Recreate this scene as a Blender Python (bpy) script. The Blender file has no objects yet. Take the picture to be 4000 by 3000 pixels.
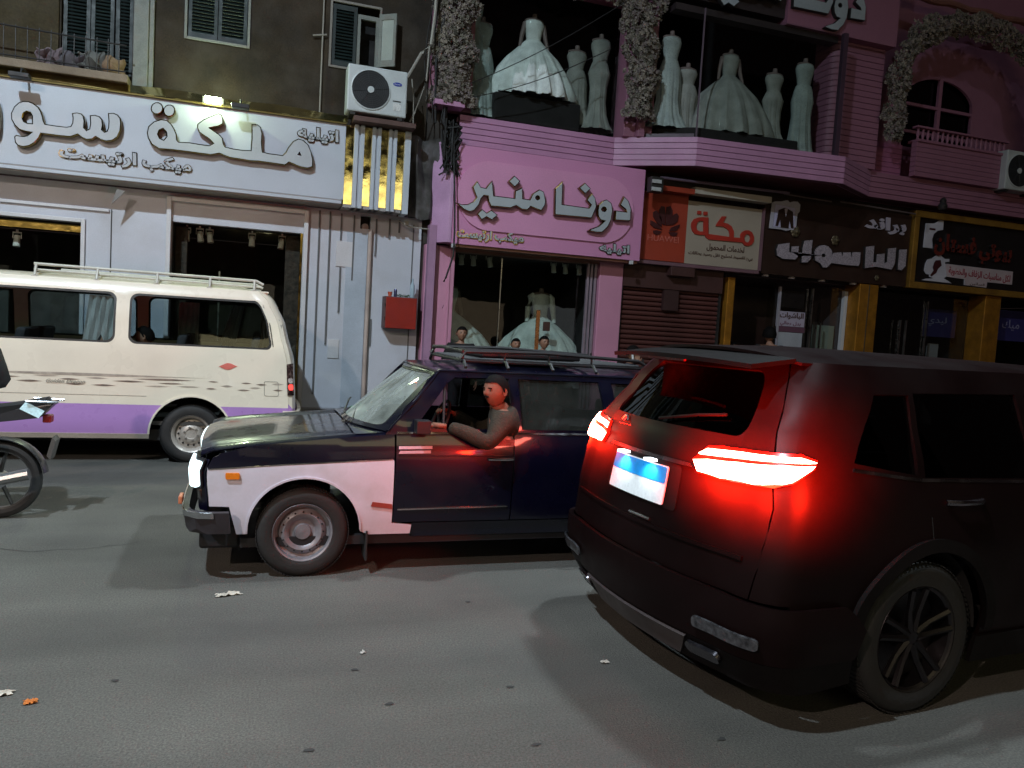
import bpy, bmesh, math, random
from math import sin, cos, pi, radians, sqrt, atan2
from mathutils import Vector, Matrix
from mathutils.geometry import delaunay_2d_cdt
random.seed(7)
SC = bpy.context.scene
COL = SC.collection

# ---------------------------------------------------------------- camera
cd = bpy.data.cameras.new('camera'); cam = bpy.data.objects.new('camera', cd); COL.objects.link(cam)
cd.sensor_fit = 'HORIZONTAL'; cd.sensor_width = 36.0; cd.lens = 27.0; cd.clip_end = 500
_r, _p, _y = radians(3.41), radians(-3.95), radians(18.51)
_f = Vector((sin(_y)*cos(_p), cos(_y)*cos(_p), sin(_p))); _rt = Vector((cos(_y), -sin(_y), 0)); _u = _rt.cross(_f)
_x = _rt*cos(_r)+_u*sin(_r); _up = _u*cos(_r)-_rt*sin(_r)
cam.matrix_world = Matrix(((_x.x, _up.x, -_f.x, 0), (_x.y, _up.y, -_f.y, 0), (_x.z, _up.z, -_f.z, 1.7), (0, 0, 0, 1)))
SC.camera = cam

# ---------------------------------------------------------------- night sky: very dim, warm with city light
w = bpy.data.worlds.new('World'); SC.world = w; w.use_nodes = True
nt = w.node_tree; nt.nodes.clear()
sky = nt.nodes.new('ShaderNodeTexSky'); sky.sky_type = 'NISHITA'; sky.sun_disc = False
sky.sun_elevation = radians(38); sky.sun_rotation = radians(190)
warm = nt.nodes.new('ShaderNodeMix'); warm.data_type = 'RGBA'; warm.inputs[0].default_value = 1.0
warm.inputs[6].default_value = (0, 0, 0, 1); warm.inputs[7].default_value = (.27, .185, .18, 1)   # light-polluted haze
add = nt.nodes.new('ShaderNodeMix'); add.data_type = 'RGBA'; add.blend_type = 'ADD'; add.inputs[0].default_value = 1.0
mul = nt.nodes.new('ShaderNodeMix'); mul.data_type = 'RGBA'; mul.blend_type = 'MULTIPLY'; mul.inputs[0].default_value = 1.0
mul.inputs[7].default_value = (.004, .003, .003, 1)
bg = nt.nodes.new('ShaderNodeBackground'); out = nt.nodes.new('ShaderNodeOutputWorld')
nt.links.new(sky.outputs[0], mul.inputs[6]); nt.links.new(mul.outputs[2], add.inputs[6]); nt.links.new(warm.outputs[2], add.inputs[7])
nt.links.new(add.outputs[2], bg.inputs[0]); bg.inputs[1].default_value = 0.05; nt.links.new(bg.outputs[0], out.inputs[0])
SC.view_settings.view_transform = 'Standard'; SC.view_settings.look = 'None'
SC.view_settings.exposure = 0.0; SC.view_settings.gamma = 1.0; SC.view_settings.use_curve_mapping = False
# the one distant light: cool, weak, same direction as the sky's sun
sd = bpy.data.lights.new('night_sun', 'SUN'); sd.energy = 0.12; sd.angle = radians(0.5); sd.color = (.75, .86, 1.0)
so = bpy.data.objects.new('night_sun', sd); COL.objects.link(so)
so.rotation_euler = (Vector((.18, .78, -.62))).to_track_quat('-Z', 'Y').to_euler()
SC.cycles.max_bounces = 6; SC.cycles.transparent_max_bounces = 12; SC.cycles.sample_clamp_indirect = 3.0
SC.cycles.use_denoising = True; SC.cycles.caustics_reflective = False; SC.cycles.caustics_refractive = False
LAMP_KEY = 1900.0; LAMP_WARM = 1000.0; LAMP_SPAN = 560.0; SHOP_GLOW = .35; SUV_GLOW = 1.0

# ---------------------------------------------------------------- materials
MAT = {}
def M(name, col=None, rough=.6, metal=0., var=.12, vs=3., grain=.06, gs=60., bump=0., bs=40., emis=None, es=0., coat=0., spec=.5, sheen=0., stain=None):
    if name in MAT: return MAT[name]
    m = bpy.data.materials.new(name); m.use_nodes = True; n = m.node_tree; b = n.nodes['Principled BSDF']
    c = tuple(col)+(1,)
    tc = n.nodes.new('ShaderNodeTexCoord')
    def noise(s, d=4):
        t = n.nodes.new('ShaderNodeTexNoise'); t.inputs['Scale'].default_value = s; t.inputs['Detail'].default_value = d
        n.links.new(tc.outputs['Object'], t.inputs['Vector']); return t
    def mapr(src, a, b_, lo=.3, hi=.7):
        r = n.nodes.new('ShaderNodeMapRange'); n.links.new(src, r.inputs[0])
        r.inputs[1].default_value = lo; r.inputs[2].default_value = hi; r.inputs[3].default_value = a; r.inputs[4].default_value = b_; return r
    if var or grain:
        r1 = mapr(noise(vs, 5).outputs[0], 1-var, 1+var); r2 = mapr(noise(gs, 2).outputs[0], 1-grain, 1+grain)
        mu = n.nodes.new('ShaderNodeMath'); mu.operation = 'MULTIPLY'; n.links.new(r1.outputs[0], mu.inputs[0]); n.links.new(r2.outputs[0], mu.inputs[1])
        vm = n.nodes.new('ShaderNodeVectorMath'); vm.operation = 'SCALE'; vm.inputs[0].default_value = c[:3]; n.links.new(mu.outputs[0], vm.inputs['Scale'])
        src = vm.outputs[0]
        if stain:
            sc_, amt, scol = stain
            r3 = mapr(noise(sc_, 6).outputs[0], 0, amt, .48, .68)
            mx = n.nodes.new('ShaderNodeMix'); mx.data_type = 'RGBA'; n.links.new(r3.outputs[0], mx.inputs[0]); n.links.new(src, mx.inputs[6]); mx.inputs[7].default_value = tuple(scol)+(1,)
            src = mx.outputs[2]
        n.links.new(src, b.inputs['Base Color'])
        rr = mapr(noise(vs*2.3, 3).outputs[0], max(rough-.08, .02), min(rough+.1, 1)); n.links.new(rr.outputs[0], b.inputs['Roughness'])
    else:
        b.inputs['Base Color'].default_value = c; b.inputs['Roughness'].default_value = rough
    b.inputs['Metallic'].default_value = metal; b.inputs['Specular IOR Level'].default_value = spec
    if coat: b.inputs['Coat Weight'].default_value = coat; b.inputs['Coat Roughness'].default_value = .06
    if sheen: b.inputs['Sheen Weight'].default_value = sheen
    if bump:
        bu = n.nodes.new('ShaderNodeBump'); bu.inputs['Strength'].default_value = bump; bu.inputs['Distance'].default_value = .02
        n.links.new(noise(bs, 6).outputs[0], bu.inputs['Height']); n.links.new(bu.outputs[0], b.inputs['Normal'])
    if emis:
        b.inputs['Emission Color'].default_value = tuple(emis)+(1,); b.inputs['Emission Strength'].default_value = es
    MAT[name] = m; return m

def glass(name, tint=(.55, .6, .6), refl=.9, rough=.02, dust=0.):
    if name in MAT: return MAT[name]
    m = bpy.data.materials.new(name); m.use_nodes = True; n = m.node_tree; n.nodes.clear()
    o = n.nodes.new('ShaderNodeOutputMaterial'); mx = n.nodes.new('ShaderNodeMixShader'); t = n.nodes.new('ShaderNodeBsdfTransparent'); g = n.nodes.new('ShaderNodeBsdfGlossy')
    t.inputs[0].default_value = tuple(tint)+(1,); g.inputs[0].default_value = (refl, refl, refl, 1); g.inputs[1].default_value = rough
    lw_ = n.nodes.new('ShaderNodeLayerWeight'); lw_.inputs[0].default_value = .5      # 1-|cos|, the same from both sides of a pane
    p5 = n.nodes.new('ShaderNodeMath'); p5.operation = 'POWER'; p5.inputs[1].default_value = 5; n.links.new(lw_.outputs['Facing'], p5.inputs[0])
    f = n.nodes.new('ShaderNodeMath'); f.operation = 'MULTIPLY_ADD'; f.inputs[1].default_value = .95; f.inputs[2].default_value = .045; n.links.new(p5.outputs[0], f.inputs[0])
    ns = n.nodes.new('ShaderNodeTexNoise'); ns.inputs['Scale'].default_value = 2.2; tc = n.nodes.new('ShaderNodeTexCoord'); n.links.new(tc.outputs['Object'], ns.inputs['Vector'])
    bu = n.nodes.new('ShaderNodeBump'); bu.inputs['Strength'].default_value = .03; bu.inputs['Distance'].default_value = .05; n.links.new(ns.outputs[0], bu.inputs['Height'])
    n.links.new(bu.outputs[0], g.inputs['Normal'])
    n.links.new(f.outputs[0], mx.inputs[0]); n.links.new(t.outputs[0], mx.inputs[1]); n.links.new(g.outputs[0], mx.inputs[2])
    if dust:     # a film of road dust, patchy
        df = n.nodes.new('ShaderNodeBsdfDiffuse'); df.inputs[0].default_value = (.55, .60, .54, 1); m2 = n.nodes.new('ShaderNodeMixShader')
        n3 = n.nodes.new('ShaderNodeTexNoise'); n3.inputs['Scale'].default_value = 3.5; n3.inputs['Detail'].default_value = 5; n.links.new(tc.outputs['Object'], n3.inputs['Vector'])
        rr = n.nodes.new('ShaderNodeMapRange'); rr.inputs[1].default_value = .3; rr.inputs[2].default_value = .7; rr.inputs[3].default_value = dust*.5; rr.inputs[4].default_value = dust*1.5
        n.links.new(n3.outputs[0], rr.inputs[0]); n.links.new(rr.outputs[0], m2.inputs[0]); n.links.new(mx.outputs[0], m2.inputs[1]); n.links.new(df.outputs[0], m2.inputs[2]); mx = m2
    n.links.new(mx.outputs[0], o.inputs[0])
    MAT[name] = m; return m

def sequin(name, col, dens=260., rough=.95):
    """cloth sewn with sequins: a few cells are mirror-like with their own random tilt"""
    if name in MAT: return MAT[name]
    m = bpy.data.materials.new(name); m.use_nodes = True; n = m.node_tree; b = n.nodes['Principled BSDF']
    tc = n.nodes.new('ShaderNodeTexCoord')
    v = n.nodes.new('ShaderNodeTexVoronoi'); v.inputs['Scale'].default_value = dens/4; n.links.new(tc.outputs['Object'], v.inputs['Vector'])
    lt = n.nodes.new('ShaderNodeMath'); lt.operation = 'LESS_THAN'; lt.inputs[1].default_value = .22; n.links.new(v.outputs['Distance'], lt.inputs[0])
    geo = n.nodes.new('ShaderNodeNewGeometry')
    sub = n.nodes.new('ShaderNodeVectorMath'); sub.operation = 'SUBTRACT'; sub.inputs[1].default_value = (.5, .5, .5); n.links.new(v.outputs['Color'], sub.inputs[0])
    sc = n.nodes.new('ShaderNodeVectorMath'); sc.operation = 'SCALE'; sc.inputs['Scale'].default_value = 1.5; n.links.new(sub.outputs[0], sc.inputs[0])
    ad = n.nodes.new('ShaderNodeVectorMath'); ad.operation = 'ADD'; n.links.new(sc.outputs[0], ad.inputs[0]); n.links.new(geo.outputs['Normal'], ad.inputs[1])
    no = n.nodes.new('ShaderNodeVectorMath'); no.operation = 'NORMALIZE'; n.links.new(ad.outputs[0], no.inputs[0])
    mxn = n.nodes.new('ShaderNodeMix'); mxn.data_type = 'VECTOR'; n.links.new(lt.outputs[0], mxn.inputs[0]); n.links.new(geo.outputs['Normal'], mxn.inputs[4]); n.links.new(no.outputs[0], mxn.inputs[5])
    n.links.new(mxn.outputs[1], b.inputs['Normal'])
    n.links.new(lt.outputs[0], b.inputs['Metallic'])
    r = n.nodes.new('ShaderNodeMapRange'); r.inputs[3].default_value = rough; r.inputs[4].default_value = .18; n.links.new(lt.outputs[0], r.inputs[0]); n.links.new(r.outputs[0], b.inputs['Roughness'])
    ns = n.nodes.new('ShaderNodeTexNoise'); ns.inputs['Scale'].default_value = 5; n.links.new(tc.outputs['Object'], ns.inputs['Vector'])
    r2 = n.nodes.new('ShaderNodeMapRange'); r2.inputs[1].default_value = .3; r2.inputs[2].default_value = .7; r2.inputs[3].default_value = .8; r2.inputs[4].default_value = 1.15; n.links.new(ns.outputs[0], r2.inputs[0])
    vm = n.nodes.new('ShaderNodeVectorMath'); vm.operation = 'SCALE'; vm.inputs[0].default_value = col; n.links.new(r2.outputs[0], vm.inputs['Scale']); n.links.new(vm.outputs[0], b.inputs['Base Color'])
    MAT[name] = m; return m

# ---------------------------------------------------------------- mesh helpers
class MB:
    def __init__(s): s.v = []; s.f = []; s.m = []
    def add(s, vs, fs, mi=0):
        o = len(s.v); s.v += [tuple(p) for p in vs]; s.f += [tuple(i+o for i in f) for f in fs]; s.m += [mi]*len(fs); return s
    def box(s, x0, x1, y0, y1, z0, z1, mi=0):
        return s.add([(x0,y0,z0),(x1,y0,z0),(x1,y1,z0),(x0,y1,z0),(x0,y0,z1),(x1,y0,z1),(x1,y1,z1),(x0,y1,z1)],
                     [(0,3,2,1),(4,5,6,7),(0,1,5,4),(1,2,6,5),(2,3,7,6),(3,0,4,7)], mi)
    def obox(s, c, ax, ay, az, mi=0):
        c = Vector(c); ax = Vector(ax); ay = Vector(ay); az = Vector(az)
        vs = [c+sx*ax+sy*ay+sz*az for sz in (-1, 1) for sx, sy in ((-1,-1),(1,-1),(1,1),(-1,1))]
        return s.add(vs, [(0,3,2,1),(4,5,6,7),(0,1,5,4),(1,2,6,5),(2,3,7,6),(3,0,4,7)], mi)
    def tube(s, path, r, n=8, cap=True, mi=0):
        path = [Vector(p) for p in path]; rs = r if isinstance(r, (list, tuple)) else [r]*len(path)
        vs = []; fs = []; up = Vector((0, 0, 1)); prev = None
        for i, p in enumerate(path):
            t = (path[min(i+1, len(path)-1)]-path[max(i-1, 0)]); t.normalize()
            a = t.cross(up if abs(t.z) < .95 else Vector((1, 0, 0))); a.normalize()
            if prev is not None and a.dot(prev) < 0 and abs(t.z) < .95: pass
            b = t.cross(a); prev = a
            for k in range(n):
                q = 2*pi*k/n; vs.append(p+(a*cos(q)+b*sin(q))*rs[i])
        for i in range(len(path)-1):
            for k in range(n):
                fs.append((i*n+k, i*n+(k+1) % n, (i+1)*n+(k+1) % n, (i+1)*n+k))
        if cap: fs += [tuple(range(n-1, -1, -1)), tuple((len(path)-1)*n+k for k in range(n))]
        return s.add(vs, fs, mi)
    def lathe(s, prof, c=(0, 0, 0), axis='z', n=24, mi=0, fold=None, a0=0., a1=2*pi, closed=True):
        c = Vector(c); vs = []; fs = []; nn = n if closed else n+1
        for j, (r, h) in enumerate(prof):
            for k in range(nn):
                q = a0+(a1-a0)*k/n; rr = r*(1+(fold(q, h, j) if fold else 0))
                u, v_ = rr*cos(q), rr*sin(q)
                p = {'z': (u, v_, h), 'y': (u, h, v_), 'x': (h, u, v_)}[axis]; vs.append(c+Vector(p))
        for j in range(len(prof)-1):
            for k in range(n):
                k2 = (k+1) % n if closed else k+1
                fs.append((j*nn+k, j*nn+k2, (j+1)*nn+k2, (j+1)*nn+k))
        return s.add(vs, fs, mi)
    def grid(s, nu, nv, fn, mi=0):
        vs = [fn(i/nu, j/nv) for j in range(nv+1) for i in range(nu+1)]
        fs = [(j*(nu+1)+i, j*(nu+1)+i+1, (j+1)*(nu+1)+i+1, (j+1)*(nu+1)+i) for j in range(nv) for i in range(nu)]
        return s.add(vs, fs, mi)
    def prism(s, poly, lo, hi, axis='y', mi=0):
        """extrude a simple polygon (2D) along an axis"""
        n = len(poly)
        P = {'y': lambda a, b, h: (a, h, b), 'x': lambda a, b, h: (h, a, b), 'z': lambda a, b, h: (a, b, h)}[axis]
        vs = [P(a, b, lo) for a, b in poly]+[P(a, b, hi) for a, b in poly]
        tri = cdt_tris(poly)
        fs = [t for t in tri]+[tuple(i+n for i in t[::-1]) for t in tri]+[(i, (i+1) % n, n+(i+1) % n, n+i) for i in range(n)]
        return s.add(vs, fs, mi)
    def ball(s, c, r, nu=12, nv=8, sx=1, sy=1, sz=1, mi=0):
        c = Vector(c)
        vs = [c+Vector((sx*r*sin(pi*j/nv)*cos(2*pi*i/nu), sy*r*sin(pi*j/nv)*sin(2*pi*i/nu), sz*r*cos(pi*j/nv))) for j in range(nv+1) for i in range(nu)]
        fs = [(j*nu+i, j*nu+(i+1) % nu, (j+1)*nu+(i+1) % nu, (j+1)*nu+i) for j in range(nv) for i in range(nu)]
        return s.add(vs, fs, mi)
    def build(s, name, mat, parent=None, smooth=False, bevel=0., fix=True, solid=0., split=35, kind=None):
        me = bpy.data.meshes.new(name); me.from_pydata(s.v, [], s.f)
        mats = mat if isinstance(mat, (list, tuple)) else [mat]
        for m in mats: me.materials.append(m)
        if len(mats) > 1: me.polygons.foreach_set('material_index', s.m)
        if fix:
            bm = bmesh.new(); bm.from_mesh(me); bmesh.ops.remove_doubles(bm, verts=bm.verts, dist=1e-5); bmesh.ops.recalc_face_normals(bm, faces=bm.faces); bm.to_mesh(me); bm.free()
        if smooth: me.polygons.foreach_set('use_smooth', [True]*len(me.polygons))
        o = link(name, me, parent)
        if solid:
            md = o.modifiers.new('solid', 'SOLIDIFY'); md.thickness = solid; md.offset = -1 if solid > 0 else 1; md.thickness = abs(solid)
        if bevel:
            md = o.modifiers.new('bevel', 'BEVEL'); md.width = bevel; md.segments = 2; md.limit_method = 'ANGLE'; md.angle_limit = radians(40)
        if smooth and split:
            md = o.modifiers.new('split', 'EDGE_SPLIT'); md.split_angle = radians(split)
        if kind: o['kind'] = kind
        return o

def link(name, me, parent=None):
    o = bpy.data.objects.new(name, me); COL.objects.link(o)
    if parent is not None:
        o.parent = parent
        if parent.type == 'EMPTY': o.matrix_parent_inverse = Matrix.Translation(-Vector(parent.location))
    return o

def thing(name, label, cat, loc=(0, 0, 0), group=None):
    o = bpy.data.objects.new(name, None); COL.objects.link(o); o.location = loc; o.empty_display_size = .2
    o['label'] = label; o['category'] = cat
    if group: o['group'] = group
    return o
def tag(o, label, cat, group=None):
    o['label'] = label; o['category'] = cat
    if group: o['group'] = group
    return o
def struct(o): o['kind'] = 'structure'; return o
def dup(root, loc=None, label=None, rotz=None, scale=None):
    r = root.copy(); COL.objects.link(r)
    if loc is not None: r.location = loc
    if rotz is not None: r.rotation_euler = (0, 0, rotz)
    if scale is not None: r.scale = scale
    if label: r['label'] = label
    for ch in list(root.children):
        c = ch.copy(); COL.objects.link(c); c.parent = r
        for g in ch.children:
            d = g.copy(); COL.objects.link(d); d.parent = c
    return r

def cdt_tris(poly):
    n = len(poly)
    vs, es, fs, ov, oe, of = delaunay_2d_cdt([Vector(p) for p in poly], [(i, (i+1) % n) for i in range(n)], [], 1, 1e-6)
    idx = [o[0] if o else 0 for o in ov]
    return [tuple(idx[i] for i in f) for f in fs]
def inside(p, poly):
    x, y = p; r = False; n = len(poly); j = n-1
    for i in range(n):
        xi, yi = poly[i]; xj, yj = poly[j]
        if (yi > y) != (yj > y) and x < (xj-xi)*(y-yi)/(yj-yi)+xi: r = not r
        j = i
    return r
def dens(poly, st):
    o = []
    for i in range(len(poly)):
        a = Vector(poly[i]); b = Vector(poly[(i+1) % len(poly)]); k = max(1, int((b-a).length/st+.5))
        o += [tuple(a+(b-a)*j/k) for j in range(k)]
    return o
def rrect(x0, x1, z0, z1, r, n=5, skew=0.):
    o = []
    for cx, cz, a in ((x1-r, z1-r, 0), (x0+r, z1-r, 90), (x0+r, z0+r, 180), (x1-r, z0+r, 270)):
        for i in range(n+1):
            q = radians(a+90*i/n); x = cx+r*cos(q); z = cz+r*sin(q); o.append((x+skew*(z-z0), z))
    return o
def arc(cx, cz, r, a0, a1, n=16):
    return [(cx+r*cos(radians(a0+(a1-a0)*i/n)), cz+r*sin(radians(a0+(a1-a0)*i/n))) for i in range(n+1)]
def panel(name, outline, mp, mat, parent, holes=(), st=.08, thick=.012, smooth=True, lines=(), matf=None, flip=False, label=None):
    """a sheet cut from a 2D outline with holes, laid on a curved surface mp(a,b)->point, with thickness"""
    loops = [dens(outline, st)]+[dens(h, st) for h in holes]
    pts = []; ed = []
    for l in loops:
        o = len(pts); pts += l; ed += [(o+i, o+(i+1) % len(l)) for i in range(len(l))]
    for l in lines:
        k = max(2, int((Vector(l[0])-Vector(l[1])).length/st)); o = len(pts)
        pts += [tuple(Vector(l[0]).lerp(Vector(l[1]), i/k)) for i in range(k+1)]; ed += [(o+i, o+i+1) for i in range(k)]
    xs = [p[0] for p in loops[0]]; zs = [p[1] for p in loops[0]]
    nb = len(pts); x = min(xs)+st*.5
    while x < max(xs):
        z = min(zs)+st*.5
        while z < max(zs):
            if inside((x, z), loops[0]) and not any(inside((x, z), h) for h in loops[1:]) and min((x-p[0])**2+(z-p[1])**2 for p in pts[:nb]) > (st*.45)**2: pts.append((x, z))
            z += st
        x += st
    vs, es, fs, ov, oe, of = delaunay_2d_cdt([Vector(p) for p in pts], ed, [], 0, 1e-6)
    mb = MB(); tri = []; mi = []
    for f in fs:
        c = sum((vs[i] for i in f), Vector((0, 0)))/len(f)
        if inside(c, loops[0]) and not any(inside(c, h) for h in loops[1:]):
            tri.append(tuple(f[::-1]) if flip else tuple(f)); mi.append(matf(c) if matf else 0)
    used = sorted({i for f in tri for i in f}); rm = {i: k for k, i in enumerate(used)}
    mb.v = [tuple(mp(vs[i].x, vs[i].y)) for i in used]; mb.f = [tuple(rm[i] for i in f) for f in tri]; mb.m = mi
    o = mb.build(name, mat, parent, smooth=smooth, fix=False, split=0)
    if thick:
        md = o.modifiers.new('solid', 'SOLIDIFY'); md.thickness = thick; md.offset = 0
    if smooth: md = o.modifiers.new('split', 'EDGE_SPLIT'); md.split_angle = radians(38)
    if label: o['label'] = label
    return o
def wall(mb, x0, x1, z0, z1, y0, y1, holes):
    """box wall with rectangular holes"""
    xs = sorted({x0, x1}|{min(max(h[i], x0), x1) for h in holes for i in (0, 1)}); zs = sorted({z0, z1}|{min(max(h[i], z0), z1) for h in holes for i in (2, 3)})
    for a, b in zip(xs, xs[1:]):
        run = None
        for c, d in zip(zs, zs[1:]):
            m = ((a+b)/2, (c+d)/2); hole = any(h[0] < m[0] < h[1] and h[2] < m[1] < h[3] for h in holes)
            if hole:
                if run: mb.box(a, b, y0, y1, run[0], run[1]); run = None
            else: run = (run[0], d) if run else (c, d)
        if run: mb.box(a, b, y0, y1, run[0], run[1])
    return mb

# ---------------------------------------------------------------- lettering
AF = {'ا':(0xFE8D,0xFE8E),'ب':(0xFE8F,0xFE90,0xFE91,0xFE92),'ة':(0xFE93,0xFE94),'ت':(0xFE95,0xFE96,0xFE97,0xFE98),'ح':(0xFEA1,0xFEA2,0xFEA3,0xFEA4),
 'خ':(0xFEA5,0xFEA6,0xFEA7,0xFEA8),'د':(0xFEA9,0xFEAA),'ر':(0xFEAD,0xFEAE),'ز':(0xFEAF,0xFEB0),'س':(0xFEB1,0xFEB2,0xFEB3,0xFEB4),'ش':(0xFEB5,0xFEB6,0xFEB7,0xFEB8),
 'ط':(0xFEC1,0xFEC2,0xFEC3,0xFEC4),'ف':(0xFED1,0xFED2,0xFED3,0xFED4),'ق':(0xFED5,0xFED6,0xFED7,0xFED8),'ك':(0xFED9,0xFEDA,0xFEDB,0xFEDC),'ل':(0xFEDD,0xFEDE,0xFEDF,0xFEE0),
 'م':(0xFEE1,0xFEE2,0xFEE3,0xFEE4),'ن':(0xFEE5,0xFEE6,0xFEE7,0xFEE8),'ه':(0xFEE9,0xFEEA,0xFEEB,0xFEEC),'و':(0xFEED,0xFEEE),'ي':(0xFEF1,0xFEF2,0xFEF3,0xFEF4),
 'ج':(0xFE9D,0xFE9E,0xFE9F,0xFEA0),'أ':(0xFE83,0xFE84),'ص':(0xFEB9,0xFEBA,0xFEBB,0xFEBC)}
def shape(s):
    o = []
    for i, ch in enumerate(s):
        if ch not in AF: o.append(ch); continue
        f = AF[ch]; p = i > 0 and len(AF.get(s[i-1], ())) == 4; n = i+1 < len(s) and s[i+1] in AF and len(f) == 4
        o.append(chr(f[3] if p and n else f[1] if p else f[2] if n else f[0]))
    return ''.join(reversed(o))
def curve_mesh(cu):
    o = bpy.data.objects.new('tmp', cu); COL.objects.link(o); dg = bpy.context.evaluated_depsgraph_get(); dg.update()
    me = bpy.data.meshes.new_from_object(o.evaluated_get(dg)); bpy.data.objects.remove(o); return me
def facemats(me, face, rim):
    me.materials.clear(); me.materials.append(face); me.materials.append(rim)
    for p in me.polygons: p.material_index = 0 if p.normal.z > .97 else 1
def text(name, s, x0, x1, zc, y, h, face, rim, parent, extr=.02, bev=.004, off=.0, arabic=True, drop=0., fit_h=True, slant=0., my=0, seg=3, Mx=None):
    """word set in world units between x0..x1 on a wall plane y, centred at zc with height h, facing -y"""
    cu = bpy.data.curves.new('t', 'FONT'); cu.body = shape(s) if arabic else s; cu.resolution_u = seg; cu.size = 1; cu.offset = off; cu.shear = slant
    cu.extrude = 0.05; cu.bevel_depth = 0
    me = curve_mesh(cu); me.name = name
    if not len(me.vertices): return None
    xs = [v.co.x for v in me.vertices]; ys = [v.co.y for v in me.vertices]
    sx = (x1-x0)/(max(xs)-min(xs)); sz = h/(max(ys)-min(ys)); mx = min(xs); cy = (max(ys)+min(ys))/2
    if rim is None: me.materials.clear(); me.materials.append(face)
    else: facemats(me, face, rim)
    for v in me.vertices:
        d = (v.co.z-.05)/.1*-1
        X = x0+(v.co.x-mx)*sx
        p = Vector((X, y-extr+d*extr, zc+(v.co.y-cy)*sz+drop*(X-x0)))
        v.co = Mx @ p if Mx is not None else p
    return link(name, me, parent)
def word(s, x0, x1, zc, y, h, face, rim, parent):
    """small word: gold backing letter with a grey face plate proud of it"""
    a = text('word', s, x0-.010, x1+.010, zc, y, h+.024, rim, None, parent, .016, off=.065)
    b = text('letter_face', s, x0, x1, zc, y-.0165, h, face, None, a, .006, off=.030)
    return a
def cutout(name, loops, y, face, rim, parent, extr=.03, bev=.008, sc=1., org=(0, 0), to=(0, 0)):
    """a letter or emblem cut from sheet: outline + holes in wall coordinates (x,z)"""
    cu = bpy.data.curves.new('t', 'CURVE'); cu.dimensions = '2D'; cu.fill_mode = 'BOTH'
    for l in loops:
        sp = cu.splines.new('POLY'); sp.points.add(len(l)-1); sp.use_cyclic_u = True
        for i, (a, b) in enumerate(l): sp.points[i].co = ((a-org[0])*sc+to[0], (b-org[1])*sc+to[1], 0, 1)
    cu.extrude = extr; cu.bevel_depth = bev; cu.bevel_resolution = 1; cu.offset = -bev
    me = curve_mesh(cu); me.name = name
    facemats(me, face, rim)
    zt = max(v.co.z for v in me.vertices)
    for v in me.vertices: v.co = Vector((v.co.x, y-v.co.z-zt, v.co.y))
    me.polygons.foreach_set('use_smooth', [False]*len(me.polygons))
    return link(name, me, parent)
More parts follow.
